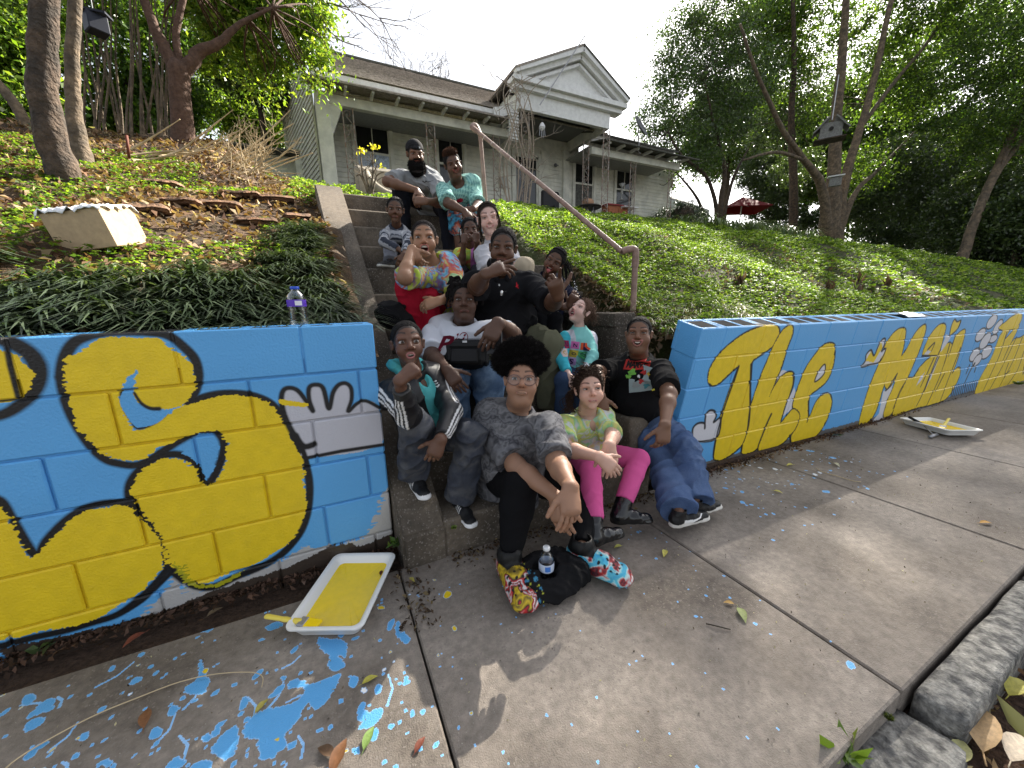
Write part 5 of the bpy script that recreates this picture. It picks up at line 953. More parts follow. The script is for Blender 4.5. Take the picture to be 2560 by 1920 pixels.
# ================================================================ people
def smin(a, b, k): h = np.clip(.5+.5*(b-a)/k, 0, 1); return b+(a-b)*h-k*h*(1-h)
class Vol:
    def __init__(s, lo, hi, h):
        s.h = h; s.lo = np.array(lo)-3*h; n = np.ceil((np.array(hi)+3*h-s.lo)/h).astype(int)+1; s.n = n; s.D = np.full(n, .15, np.float32)
    def win(s, lo, hi, pad):
        a = np.maximum(np.floor((np.array(lo)-pad-s.lo)/s.h).astype(int), 0); b = np.minimum(np.ceil((np.array(hi)+pad-s.lo)/s.h).astype(int)+1, s.n)
        if (b <= a).any(): return None, None
        g = [np.arange(a[i], b[i])*s.h+s.lo[i] for i in range(3)]; P = np.stack(np.meshgrid(*g, indexing='ij'), -1).astype(np.float32)
        return tuple(slice(a[i], b[i]) for i in range(3)), P
    def put(s, lo, hi, fn, k=.02, op='u'):
        sl, P = s.win(lo, hi, k*1.5+2*s.h)
        if sl is None: return
        d = fn(P).astype(np.float32)
        if op == 'u': s.D[sl] = smin(s.D[sl], d, k)
        else: s.D[sl] = -smin(-s.D[sl], d, k)
    def cap(s, a, b, ra, rb, k=.02, sq=None, op='u', cut=None, nb=False):
        """tapered capsule; sq=(dir, f) widens by 1/f along dir; cut=(point, normal) keeps the side behind the plane"""
        a = np.array(a, float); b = np.array(b, float); R = max(ra, rb)*(1/min(sq[1], 1) if sq else 1)*1.02
        def fn(P):
            ab = b-a; L = max(ab@ab, 1e-9); q = P-a; t = np.clip((q@ab)/L, 0, 1)[..., None]; e = q-t*ab
            if sq: dn = np.array(sq[0], float); e = e+((e@dn)*(sq[1]-1))[..., None]*dn
            d = np.sqrt((e*e).sum(-1))-(ra+(rb-ra)*t[..., 0])
            if cut is not None: d = np.maximum(d, (P-np.array(cut[0]))@np.array(cut[1]))
            return d
        s.put(np.minimum(a, b)-R, np.maximum(a, b)+R, fn, k, op)
    def ell(s, c, r, Fm=None, k=.02, op='u', cut=None):
        c = np.array(c, float); r = np.array(r, float); R = r.max(); Fm = np.eye(3) if Fm is None else Fm
        def fn(P):
            q = ((P-c)@Fm)/r; l = np.sqrt((q*q).sum(-1)); g = np.sqrt(((q/r)**2).sum(-1))+1e-9; d = l*(l-1)/g
            if cut is not None: d = np.maximum(d, (P-np.array(cut[0]))@np.array(cut[1]))
            return d
        s.put(c-R, c+R, fn, k, op)
    def plane(s, p, n): # remove everything on the +n side
        g = [np.arange(s.n[i])*s.h+s.lo[i] for i in range(3)]; P = np.stack(np.meshgrid(*g, indexing='ij'), -1).astype(np.float32); s.D = np.maximum(s.D, ((P-np.array(p))@np.array(n)).astype(np.float32))
    def mesh(s, sm=1):
        D = s.D; S = D < 0; nx, ny, nz = D.shape
        def c8(A): return [A[i:nx-1+i, j:ny-1+j, k:nz-1+k] for i in (0, 1) for j in (0, 1) for k in (0, 1)]
        cs = c8(S); sm_ = sum(c.astype(np.int8) for c in cs); act = (sm_ > 0) & (sm_ < 8); I = np.argwhere(act); n = len(I)
        if n == 0: return np.zeros((0, 3)), np.zeros((0, 4), int)
        ids = np.full(act.shape, -1, np.int32); ids[act] = np.arange(n); V = np.stack([c[act] for c in c8(D)], 1); off = np.array([(i, j, k) for i in (0, 1) for j in (0, 1) for k in (0, 1)], float)
        acc = np.zeros((n, 3)); cnt = np.zeros(n)
        for a, b in ((0, 1), (2, 3), (4, 5), (6, 7), (0, 2), (1, 3), (4, 6), (5, 7), (0, 4), (1, 5), (2, 6), (3, 7)):
            m = (V[:, a] < 0) != (V[:, b] < 0); t = (V[m, a]/(V[m, a]-V[m, b]))[:, None]; acc[m] += off[a]*(1-t)+off[b]*t; cnt[m] += 1
        X = (I+acc/cnt[:, None])*s.h+s.lo; Q = []
        for ax in range(3):
            sl0 = [slice(None)]*3; sl1 = [slice(None)]*3; sl0[ax] = slice(0, -1); sl1[ax] = slice(1, None); A, B = S[tuple(sl0)], S[tuple(sl1)]
            E = np.argwhere(A != B); u, v = [i for i in range(3) if i != ax]
            E = E[(E[:, u] > 0) & (E[:, v] > 0) & (E[:, u] < D.shape[u]-1) & (E[:, v] < D.shape[v]-1)]; fl = A[tuple(E.T)]
            def g(du, dv): J_ = E.copy(); J_[:, u] -= du; J_[:, v] -= dv; return ids[tuple(J_.T)]
            q = np.stack([g(1, 1), g(0, 1), g(0, 0), g(1, 0)], 1)
            if ax == 1: fl = ~fl
            q[~fl] = q[~fl][:, ::-1]; Q.append(q)
        Q = np.concatenate(Q); Q = Q[(Q >= 0).all(1)]
        for _ in range(sm):
            a = np.zeros_like(X); c = np.zeros(n)
            i_ = Q.T.ravel(); j_ = Q[:, [1, 2, 3, 0]].T.ravel(); c = np.bincount(i_, minlength=n); a = np.stack([np.bincount(i_, X[j_, q], n) for q in range(3)], 1)
            X = X*.5+a/np.maximum(c, 1)[:, None]*.5
        return X, Q
def vnormals(X, Q):
    n = np.cross(X[Q[:, 2]]-X[Q[:, 0]], X[Q[:, 3]]-X[Q[:, 1]]); a = np.zeros_like(X)
    i_ = Q.T.ravel(); m = len(X); a = np.stack([np.bincount(i_, np.tile(n[:, q], 4), m) for q in range(3)], 1)
    return a/(np.linalg.norm(a, axis=1)[:, None]+1e-12)
def n3(P, f, seed=0, oct=3):
    r = np.random.default_rng(seed); v = np.zeros(len(P)); am = 1.; tot = 0
    for o in range(oct):
        w = P*0
        for k in range(2): d = r.normal(size=(3, 3)); w = w+np.sin((P*f)@d.T+r.uniform(0, 6.28, 3))*.7
        d = r.normal(size=3); v += am*np.sin((P*f)@d*1.2+w.sum(1)*.9+r.uniform(0, 6.28)); tot += am; am *= .55; f *= 2.1
    return v/tot
SK = {'deep': (.06, .028, .016), 'dark': (.098, .047, .027), 'brown': (.15, .076, .045), 'med': (.22, .12, .075), 'tan': (.36, .21, .14), 'fair': (.58, .37, .30), 'pale': (.62, .42, .36)}
skinm = mat('skin', attr=True, rough=.5, bump=.0006, bs=320, spec=.35); skinm.node_tree.nodes['Principled BSDF'].inputs['Subsurface Weight'].default_value = .06
skinm.node_tree.nodes['Principled BSDF'].inputs['Subsurface Radius'].default_value = (.02, .008, .004)
clothm = mat('cloth', attr=True, rough=.92, bump=.0012, bs=420, spec=.12); denimm = mat('denim', attr=True, rough=.9, bump=.0016, bs=260, spec=.12, var=.12, vs=60); shinym = mat('shiny_cloth', attr=True, rough=.42, bump=.0006, bs=200, spec=.4)
shoem = mat('shoe', attr=True, rough=.5, bump=.0008, bs=200); bootm = mat('boot_leather', attr=True, rough=.22, bump=.0006, bs=90, spec=.6)
hairm = mat('hair', attr=True, rough=.8, bump=.004, bs=300, spec=.12); eyem = mat('eye', attr=True, rough=.2, spec=.35)
def crz(x, y): return .14+.39*math.sqrt(max(0., 1-(x/.352)**2-((y+.07)/.43)**2))
def lerp(a, b, t): return np.array(a)*(1-t)+np.array(b)*t
def cdep(p): return float((np.array(p)-O_)@W_)
def atD(x, y, D): return O_+ray(x, y)*D
def knee(A, B, x, y, L1, L2, near=True):
    v = ray(x, y); ds = np.linspace(cdep(A)-.75, cdep(A)+.6, 400); P = O_+v*ds[:, None]; e = (np.linalg.norm(P-A, axis=1)-L1)**2+(np.linalg.norm(P-B, axis=1)-L2)**2
    if near: e = e+1e-4*ds
    return P[np.argmin(e)]
def limb2(A, px, B0, L1, L2):
    """middle joint on its pixel ray and end joint B0=(x,y,depth guess) slid along its ray so both bones keep their lengths"""
    best = None
    for D in np.linspace(B0[2]-.5, B0[2]+.35, 69):
        B = atD(B0[0], B0[1], D); K = knee(A, B, px[0], px[1], L1, L2); e = (np.linalg.norm(K-A)-L1)**2+(np.linalg.norm(K-B)-L2)**2+.004*(D-B0[2])**2
        if best is None or e < best[0]: best = (e, K, B)
    return best[1], best[2]
def parts_join(lst):
    V = []; F = []; C = []; b = 0
    for v, f, c in lst: V.append(v); F.append(f+b); C.append(np.broadcast_to(c, (len(v), 3))); b += len(v)
    return np.concatenate(V), np.concatenate(F), np.concatenate(C)
def folds(X, Q, amp, f, seed, wfn=None):
    N = vnormals(X, Q); r = 1-np.abs(n3(X*np.array([1, 1, .75]), f, seed, 2)); a = amp*(r**2*1.6-.5)
    if wfn is not None: a = a*wfn(X)
    return X+N*a[:, None]
class Human:
    def __init__(s, label, seed=1, sc=1., skin='dark', fat=0., h=.0052, group='people posing together on the steps'):
        s.sc = sc; s.fat = fat; s.h = h; s.seed = seed; s.skin = np.array(SK[skin]); s.label = label; s.group = group; s.J = {}; s.kids = []; s.mirror = 1
    # -- skeleton
    def head(s, x, y, hpx, hh, yaw=0, pitch=0, roll=0):
        D = hh*F_PX/hpx; c = atD(x, y, D); s.hc = c; s.hh = hh; f = nrm(O_-c); r = nrm(np.cross(f, U_)); r = -r if r@R_ < 0 else r; u = np.cross(r, f) if np.cross(r, f)@U_ > 0 else -np.cross(r, f)
        a, b, g = [math.radians(q) for q in (yaw, pitch, roll)]
        f2 = f*math.cos(a)+r*math.sin(a); r2 = r*math.cos(a)-f*math.sin(a); f3 = f2*math.cos(b)+u*math.sin(b); u3 = u*math.cos(b)-f2*math.sin(b)
        r4 = r2*math.cos(g)-u3*math.sin(g); u4 = u3*math.cos(g)+r2*math.sin(g); s.Fm = np.array([r4, f3, u4]).T    # columns: x, y(face), z
        return c
    def hl(s, x, y, z): return s.hc+s.Fm@(np.array([x, y, z])*s.hh)
    def body_joints(s, nk, pel, shl, shr, torso=.5):
        """pixel specs; nk/pel solved from the head downwards"""
        k = s.sc; hb_ = s.hl(0, -.14, -.46)
        s.J['nk'] = solve(hb_, nk[0], nk[1], .075*k, nk[2] if len(nk) > 2 else 1); s.J['pel'] = solve(s.J['nk'], pel[0], pel[1], torso*k, pel[2] if len(pel) > 2 else 1)
        if len(pel) > 3: s.J['pel'] = atY(pel[0], pel[1], pel[3])
        for n, p in (('sl', shl), ('sr', shr)): s.J[n] = solve(s.J['nk']-np.array([0, 0, .03*k]), p[0], p[1], .165*k*(1+.10*s.fat), p[2] if len(p) > 2 else -1)-np.array([0, 0, .042*k])
        x = nrm(s.J['sr']-s.J['sl']); up = nrm(s.J['nk']-s.J['pel']); f = nrm(np.cross(x, up)); f = f if f@(O_-s.J['nk']) > 0 else -f; s.tx = x; s.tf = f; s.tu = up
        s.hips(nrm(x*1-up*(x@up)))
    def hips(s, x): s.J['hl'] = s.J['pel']-x*.09*s.sc; s.J['hr'] = s.J['pel']+x*.09*s.sc
    def leg(s, sd, kn, an, toe, th=.43, sh=.42):
        """ankle (x,y,'z',Z) or (x,y,D); knee pixel; toe pixel + z"""
        k = s.sc; A = atZ(an[0], an[1], an[3]) if len(an) > 3 else atD(*an); s.J['a'+sd] = A; s.J['k'+sd] = knee(s.J['h'+sd], A, kn[0], kn[1], th*k, sh*k)
        if len(an) == 3: K_, A = limb2(s.J['h'+sd], kn, an, th*k, sh*k); s.J['a'+sd] = A; s.J['k'+sd] = K_; toe = (toe[0], toe[1], toe[2]+cdep(A)-an[2]) if len(toe) == 3 else toe
        T = atZ(toe[0], toe[1], toe[3]) if len(toe) > 3 else (atD(*toe) if len(toe) == 3 else atZ(toe[0], toe[1], A[2]-.06*k)); s.J['t'+sd] = T
    def arm(s, sd, el, wr, dd=None, ua=.285, fa=.25):
        k = s.sc; s.J['e'+sd], s.J['w'+sd] = limb2(s.J['s'+sd], el, wr, ua*k, fa*k)
    def ground(s):
        """let feet that hang above the steps come down onto the tread below them"""
        k = s.sc
        for sd in 'lr':
            if 'a'+sd not in s.J: continue
            A, K = s.J['a'+sd].copy(), s.J['k'+sd]; n = int(np.clip((A[1]-1.58)//.31+1, 0, 11)); zt = (nz(n)[1] if n else 0.)+.085*k
            if A[2] > zt+.02:
                L = .42*k; z = max(zt, K[2]-L); h = math.sqrt(max(L*L-(K[2]-z)**2, 0.)); d = (A-K)[:2]; dl = np.linalg.norm(d)+1e-6; B = np.array([K[0]+d[0]/dl*min(h, dl), K[1]+d[1]/dl*min(h, dl), z]); s.J['t'+sd] = s.J['t'+sd]+(B-A); s.J['a'+sd] = B
            elif A[2] < zt-.04 and n: s.J['t'+sd] = s.J['t'+sd]+np.array([0, 0, zt-A[2]]); s.J['a'+sd] = np.array([A[0], A[1], zt])
    def report(s):
        return
        J = s.J; k = s.sc; o = [s.label[:28], 'pel', np.round(J['pel'], 2).tolist(), 'head', np.round(s.hc, 2).tolist(), 'dep', round(cdep(s.hc), 2)]
        for sd in 'lr':
            if 'k'+sd in J: o += ['th%.2f sh%.2f ank %s' % (np.linalg.norm(J['k'+sd]-J['h'+sd])/.43/k, np.linalg.norm(J['k'+sd]-J['a'+sd])/.42/k, np.round(J['a'+sd], 2).tolist())]
            if 'e'+sd in J: o += ['ua%.2f fa%.2f' % (np.linalg.norm(J['e'+sd]-J['s'+sd])/.285/k, np.linalg.norm(J['e'+sd]-J['w'+sd])/.25/k)]
        print('PPL', *o)
    # -- torso volume shared by body and shirt
    def torso(s, v, e=0., belly=0.):
        J = s.J; k = s.sc; f = s.fat; x, fr, up = s.tx, s.tf, s.tu; pel, nk = J['pel'], J['nk']; Fm = np.array([x, fr, up]).T
        v.ell(pel+up*.02*k, np.array([.155+.045*f, .115+.04*f, .13])*k+e, Fm, .04*k)
        v.ell(lerp(pel, nk, .36)+fr*(.02+.03*f+belly)*k, np.array([.135+.075*f, .105+.07*f, .16])*k+e, Fm, .05*k)
        v.ell(lerp(pel, nk, .68)+fr*.015*k, np.array([.155+.05*f, .11+.04*f, .16])*k+e, Fm, .05*k)
        v.cap(J['sl']-up*.02*k, J['sr']-up*.02*k, .062*k+e, .062*k+e, .05*k); v.cap(lerp(pel, nk, .9), nk+up*.005*k, .075*k+e, .055*k+e, .04*k)
    def armr(s): f = 1+.26*s.fat; k = s.sc*f; return .045*k, .038*k, .038*k, .0245*s.sc*(1+.15*s.fat)
    def hand(s, v, sd, d, n, curl=(25, 30, 32, 36), th=(.6, .65), spread=1., size=1., side=None, pale=True):
        """d: towards the fingers, n: out of the back of the hand, th: thumb direction mix (along d, to the side)"""
        k = s.sc*size*.98; W = s.J['w'+sd]; d = nrm(d); n = nrm(n-d*(np.array(n)@d)); t = np.cross(d, n); want = side if side is not None else (s.J['w'+('r' if sd == 'l' else 'l')]-W if 'w'+('r' if sd == 'l' else 'l') in s.J else R_)
        t = t if t@want > 0 else -t
        v.cap(W, W+d*.075*k, .021*k, .024*k, .012, (t, .62)); v.cap(W+d*.05*k-t*.022*k, W+d*.082*k-t*.026*k, .013*k, .012*k, .012); v.cap(W+d*.05*k+t*.022*k, W+d*.086*k+t*.026*k, .014*k, .012*k, .012); v.cap(W+d*.02*k+t*.01*k-n*.006*k, W+d*.05*k+t*.03*k-n*.008*k, .015*k, .013*k, .01)
        for i, (o, L, r) in enumerate(((.028, .072, .0088), (.0095, .081, .009), (-.0095, .075, .0086), (-.027, .058, .0078))):
            b = W+d*(.085-abs(i-1)*.003)*k+t*o*k; c = curl[i]; dd = nrm(d+t*o*3.2*spread); a = 0
            for j, fr in enumerate((.44, .31, .25)):
                a += math.radians(c*(1, 1.1, .7)[j]); q = dd*math.cos(a)-n*math.sin(a); e = b+q*L*fr*k; v.cap(b, e, r*k*(1-.07*j), r*k*(.95-.07*j), .0035); b = e
        b = W+d*.028*k+t*.03*k-n*.004*k; q = nrm(d*th[0]+t*th[1]-n*.25)
        for L, r0, r1 in ((.036, .0125, .0105), (.032, .0105, .0095), (.022, .0095, .008)): e = b+q*L*k; v.cap(b, e, r0*k, r1*k, .006); b = e; q = nrm(q+d*.22-n*.12)
    def make_body(s, hands, legs_skin=False, cheeks=0., mouth='closed', brow=0., lips=None, hairc=(.012, .01, .009), mw=.105, mh=.0, beard=None, nose=1., smile=0., shortlegs=None, eyes=(16, 10), gaze=(0, 0), wink=None, iris=(.05, .025, .012)):
        J = s.J; k = s.sc; hh = s.hh; L = []
        # head
        yo = cheeks*.42
        v = Vol(s.hc-hh*.66, s.hc+hh*.66, max(.0024, s.h*.5) if s.h < .007 else .0034); hl = s.hl; Fm = s.Fm; E = lambda c, r, kk=.05, op='u', F2=None: v.ell(hl(*c), np.array(r)*hh, Fm if F2 is None else F2, kk*hh, op)
        C = lambda a, b, ra, rb, kk=.03, op='u': v.cap(hl(*a), hl(*b), ra*hh, rb*hh, kk*hh, None, op)
        E((0, -.07, .14), (.325, .40, .355)); E((0, .05, -.05), (.272, .315, .33), .08); E((0, .08, -.265), (.178+cheeks*.55, .235, .20), .09)
        E((0, .235, -.405), (.085+cheeks*.3, .085, .085), .07)
        for sx in (-1, 1):
            E((sx*.158, .20, -.145-cheeks*.15), (.118+cheeks*.4, .118+cheeks*.35, .12+cheeks*.35), .08); C((sx*.05, .325, .095), (sx*.20, .275, .10), .035, .032, .05)
            E((sx*.142, .385, .022), (.092, .118, .066), .035, 's'); C((sx*.335, -.03, .05), (sx*.325, -.015, -.09), .05, .034, .02); C((sx*.365, .0, .03), (sx*.35, .01, -.04), .022, .018, .012, 's')
            E((sx*.05*nose, .355, -.118), (.045*nose, .05, .036), .03)
        C((0, .325, .06), (0, .405+yo*.4, -.085), .03, .05*nose, .035); E((0, .40+yo*.4, -.10), (.05*nose, .045, .042), .02)
        yl = lambda x, z: .335+yo-1.35*x*x+.12*(z+.25)
        zc = -.262; pts = []
        for i in range(17): a = 2*math.pi*i/16; x = mw*math.cos(a); z = zc+(mh+.004)*math.sin(a)+smile*(abs(x)/mw)**2*.05; pts.append((x, yl(x, z)+(.03 if mouth == 'pout' else 0), z))
        if mouth in ('open', 'tongue', 'grin', 'oh'): E((0, .33+yo, zc), (mw*.95, .16, mh*.95), .015, 's')
        for i in range(16):
            a, b = pts[i], pts[i+1]; m_ = .5*(a[0]+b[0])/mw; r = .027*(1-.62*m_*m_)*(1.15 if i >= 8 else 1.)*(1.45 if mouth == 'pout' else .72 if mouth in ('grin', 'oh', 'open') else 1); C(a, b, r, r, .014)
        v.cap(hl(0, -.12, -.25), lerp(J['nk'], s.hc, .02)-s.tu*.075*k, .052*k*(1+.22*s.fat), .058*k*(1+.25*s.fat), .035*hh*2)
        if cheeks > .08: v.cap(hl(-.06, .06, -.43), hl(.06, .06, -.43), .13*hh, .13*hh, .06)
        X, Q = v.mesh(1); Lc = ((X-s.hc)@Fm)/hh; col = np.tile(s.skin, (len(X), 1))*(1+.05*n3(X, 40, s.seed))[:, None]
        # tone: warmer lids, nose, ears
        warm = np.exp(-(((Lc-[0, .4, -.1])/[.1, .1, .08])**2).sum(1))+np.exp(-(((np.abs(Lc)*[1, 1, 1]-[.18, .25, .13])/[.1, .12, .08])**2).sum(1))*.7*(Lc[:, 1] > .1); col *= 1+np.clip(warm, 0, 1)[:, None]*np.array([.18, -.02, -.06])
        P_ = np.array(pts); dl = np.min(np.linalg.norm(Lc[:, None]-P_[None], axis=2), 1) if len(Lc) < 200000 else None
        lc = np.array(lips if lips is not None else s.skin*np.array([1.35, .95, .95])+np.array([.035, .0, .005])); m = np.clip((.036-dl)/.012, 0, 1)*(Lc[:, 1] > .15); col = col*(1-m[:, None])+lc*m[:, None]
        if mouth in ('open', 'tongue', 'grin', 'oh'): ins = ((Lc[:, 0]/mw)**2+((Lc[:, 2]-zc)/max(mh, .01))**2 < .92) & (Lc[:, 1] > .05) & (Lc[:, 1] < yl(Lc[:, 0], Lc[:, 2])-.012); col[ins] = (.06, .008, .008)
        else: ln = (np.abs(Lc[:, 2]-zc-smile*(np.abs(Lc[:, 0])/mw)**2*.05) < .008) & (np.abs(Lc[:, 0]) < mw) & (Lc[:, 1] > .25); col[ln] *= .3
        for sx in (-1, 1):
            x = Lc[:, 0]*sx; bz = .155+brow+.02*np.sin(np.clip((x-.06)/.17, 0, 1)*2.6)-.02*np.clip((x-.2)/.05, 0, 1); m = (x > .055) & (x < .235) & (np.abs(Lc[:, 2]-bz) < .021*np.clip(1.25-(x-.05)/.24, .35, 1)) & (Lc[:, 1] > .1); col[m] = col[m]*.25+np.array(hairc)*.75
            m = np.linalg.norm((Lc-[sx*.03, .405, -.142])/[.018, .04, .014], axis=1) < 1; col[m] *= .25
        sc_ = getattr(s, 'scalp', hairc); gq = np.sqrt((((Lc-[0, .50, -.045])/[.43, .40, .42])**2).sum(1)); m = np.clip((gq-1+.02*n3(X, 260, 7))/.07, 0, 1)*np.clip((Lc[:, 2]+.16-.35*np.maximum(-Lc[:, 1], 0)*0+.0)/.05, 0, 1)*(np.clip((Lc[:, 2]-.02)/.05, 0, 1) if 0 else 1)*np.clip((.30-np.abs(Lc[:, 0]))/.02+np.clip((Lc[:, 2]-.12)/.02, 0, 1)+np.clip((-.06-Lc[:, 1])/.04, 0, 1), 0, 1); col = col*(1-.9*m[:, None])+np.array(sc_)*.9*m[:, None]
        L.append((X, Q, col))
        # eyelids
        for si, sx in enumerate((-1, 1)):
            up_, lo_ = eyes[0]*1.08+1, eyes[1]*1.05+1; 
            if wink is not None and wink == sx: up_, lo_ = 2, -1
            ec = (sx*.142, .232, .022); R = .080
            for top in (1, -1):
                a0 = up_ if top > 0 else lo_; els = np.radians([a0-1, a0, a0+5, a0+14, a0+30, a0+52, 95]); els[-1] = max(els[-1], els[-2]+.1); az = np.radians(np.linspace(-88, 88, 13)); vs = []; cc = []
                for j, e in enumerate(els):
                    for a in az:
                        ee = e*(math.cos(a)**.55 if math.cos(a) > 0 else 0)*(1 if j < 3 else 1)
                        ee = e*max(math.cos(a), .0)**.5 if j < 4 else e
                        rr = R*(1.0 if j else .985); d = np.array([math.sin(a)*math.cos(ee), math.cos(a)*math.cos(ee), top*math.sin(ee)])*rr; vs.append(hl(*(np.array(ec)+d))); cc.append(np.array((.008, .006, .005)) if (j < 3 and top > 0) else (s.skin*.6 if j < 2 else s.skin*np.array([.97, .92, .90])))
                n = len(az); f = np.array([(j*n+i, j*n+i+1, (j+1)*n+i+1, (j+1)*n+i) for j in range(len(els)-1) for i in range(n-1)]); L.append((np.array(vs), f, np.array(cc)))
        # arms and hands
        ra, re_, rf, rw = s.armr()
        for sd in 'lr':
            if 'e'+sd not in J: continue
            S_, E_, W_2 = J['s'+sd], J['e'+sd], J['w'+sd]; pp = np.array([S_, E_, W_2]); v = Vol(pp.min(0)-.14*k, pp.max(0)+.14*k, max(.0032, s.h*.62) if s.h < .007 else .0042)
            if sd in hands: 
                tip = W_2+nrm(hands[sd]['d'])*.2*k; v = Vol(np.minimum(pp.min(0), tip)-.09*k, np.maximum(pp.max(0), tip)+.09*k, v.h)
            v.cap(S_, E_, ra, re_, .02); v.cap(E_, E_, re_*.98, re_*.98, .02); md = lerp(E_, W_2, .3); v.cap(E_, md, re_*.9, rf, .02); v.cap(md, W_2, rf, rw, .02)
            if sd in hands: s.hand(v, sd, **hands[sd])
            X, Q = v.mesh(1); c = np.tile(s.skin, (len(X), 1))*(1+.06*n3(X, 30, s.seed+3))[:, None]; el = np.linalg.norm(X-E_, axis=1) < re_*1.3; c[el] *= .9
            if sd in hands:
                kn = W_2+nrm(hands[sd]['d'])*.085*k; pal = ((X-kn)@nrm(hands[sd]['n']) < -.006*k) & (np.linalg.norm(X-kn, axis=1) < .13*k); 
                if hands[sd].get('pale', True): c[pal] = c[pal]*.55+np.array(SK['med'])*.45*(1 if s.skin[0] < .3 else 1.6)
            L.append((X, Q, c))
        # torso + legs (mostly under the clothes)
        pts_ = np.array([J[q] for q in ('pel', 'nk', 'sl', 'sr', 'hl', 'hr')]+[J[q] for q in ('kl', 'kr', 'al', 'ar') if q in J]); v = Vol(pts_.min(0)-.2*k, pts_.max(0)+.2*k, .011); s.torso(v, -.014)
        for sd in 'lr':
            if 'k'+sd in J: lf = 1+.3*s.fat; v.cap(J['h'+sd], J['k'+sd], .07*k*lf, .045*k*lf, .03); md = lerp(J['k'+sd], J['a'+sd], .3); v.cap(J['k'+sd], md, .044*k*lf, .046*k*lf, .03); v.cap(md, J['a'+sd], .045*k*lf, .03*k, .03)
        X, Q = v.mesh(1); L.append((X, Q, np.tile(s.skin, (len(X), 1))))
        s.root = empty('person', J['pel'], s.label, 'person', s.group)
        V, F, Cc = parts_join(L); s.body = mesh_np('body', V, F, skinm, s.root, True, col=Cc)
        # eyeballs
        for sx in (-1, 1):
            if wink == sx: continue
            g_ = nrm([gaze[0], 1, gaze[1]]); b = MB(); ec = (sx*.142, .232, .022); R = .076
            z = np.array(g_); x_ = nrm(np.cross([0, 0, 1], z)); y_ = np.cross(z, x_); A = np.array([x_, y_, z]); vs = []; cc = []
            for th_, c_ in ((0, 0), (9, 0), (10, 1), (21, 1), (23, 3), (26, 2), (50, 2), (90, 2), (120, 2)):
                for q in range(16): a = q*math.pi/8; t_ = math.radians(th_); d = (A.T@np.array([math.sin(t_)*math.cos(a), math.sin(t_)*math.sin(a), math.cos(t_)]))*R; vs.append(hl(*(np.array(ec)+d))); cc.append([(.004, .004, .004), iris, (.34, .31, .29), (.02, .012, .01)][c_])
            f = np.array([(j*16+i, j*16+(i+1) % 16, (j+1)*16+(i+1) % 16, (j+1)*16+i) for j in range(8) for i in range(16)]); mesh_np('eye', np.array(vs), f, eyem, s.body, True, col=np.array(cc))
        if mouth in ('grin', 'open', 'oh', 'tongue'):
            b = MB(); tz = zc+mh*.62+(smile*.0)
            for i in range(-4, 5):
                x = i*mw*.19; 
                if abs(x) > mw*.8: continue
                z = tz+smile*(abs(x)/mw)**2*.05; c_ = hl(x, yl(x, z)-.05, z-.004); b.box(c_, (mw*.18*hh, .02*hh, min(mh*.75, .05)*hh), Fm)
            b.build('teeth', mat('teeth', (.72, .68, .6), .25), s.body)
        if mouth == 'tongue':
            v = Vol(hl(0, .3, zc)-.3*hh, hl(0, .3, zc)+.3*hh, .0028); v.cap(hl(0, .2, zc-.01), hl(.01, yl(0, zc)+.015, zc-mh*.5), .05*hh, .05*hh, .02, (Fm[:, 2], 1.6)); v.cap(hl(.01, yl(0, zc)+.015, zc-mh*.5), hl(.015, yl(0, zc)+.035, zc-mh*1.15), .046*hh, .034*hh, .02, (Fm[:, 1], 1.7)); X, Q = v.mesh(1); mesh_np('tongue', X, Q, mat('tongue', (.42, .12, .12), .3), s.body, True)
    # -- clothes
    def piece(s, name, v, colf, m=clothm, fold=(.004, 22), sm=1, parent=None, wfn=None):
        X, Q = v.mesh(sm)
        if fold: X = folds(X, Q, fold[0]*s.sc, fold[1], s.seed+len(name), wfn)
        c = colf(X) if callable(colf) else np.tile(np.array(colf, float), (len(X), 1))*(1+.05*n3(X, 12, s.seed))[:, None]
        o = mesh_np(name, X, Q, m, parent or s.root, True, col=np.clip(c, 0, 1)); s.last = o; return o
    def tl(s, X): return np.stack([(X-s.J['pel'])@s.tx, (X-s.J['pel'])@s.tf, (X-s.J['pel'])@s.tu], 1)/s.sc
    def shirt(s, colf, sleeve=.72, e=.012, vneck=0., neck=1., hem=-.04, name='shirt', m=clothm, fold=(.0045, 17), loose=.0, belly=0., collar=False, h=None, cuffr=1., open_=False):
        e = e*.72; J = s.J; k = s.sc; pts = np.array([J['pel'], J['nk'], J['sl'], J['sr']]+[J[q] for q in ('el', 'er', 'wl', 'wr') if q in J and sleeve]); v = Vol(pts.min(0)-.24*k-e, pts.max(0)+.24*k+e, h or s.h)
        s.torso(v, e, belly); v.ell(J['pel']+s.tu*.0+s.tf*.02*k, np.array([.16+.06*s.fat+loose, .13+.05*s.fat+loose, .13])*k+e, np.array([s.tx, s.tf, s.tu]).T, .04*k)
        ra, re_, rf, rw = s.armr()
        v.plane(J['pel']+s.tu*hem*k, -s.tu)
        for sd in 'lr':
            if 'e'+sd not in J or not sleeve: continue
            S_, E_, W_2 = J['s'+sd], J['e'+sd], J['w'+sd]
            if sleeve <= 1: p = lerp(S_, E_, sleeve); d = nrm(E_-S_); v.cap(S_, p+d*.03, ra+e+.008*k, ra+e+.016*k, .035*k, None, 'u', (p, d))
            else:
                q = sleeve-1; p = lerp(E_, W_2, q); d = nrm(W_2-E_); v.cap(S_, E_, ra+e+.006*k, re_+e+.006*k, .03*k); v.cap(E_, p+d*.02, re_+e+.006*k, rw+e+.008*k*cuffr, .02*k, None, 'u', (p, d))
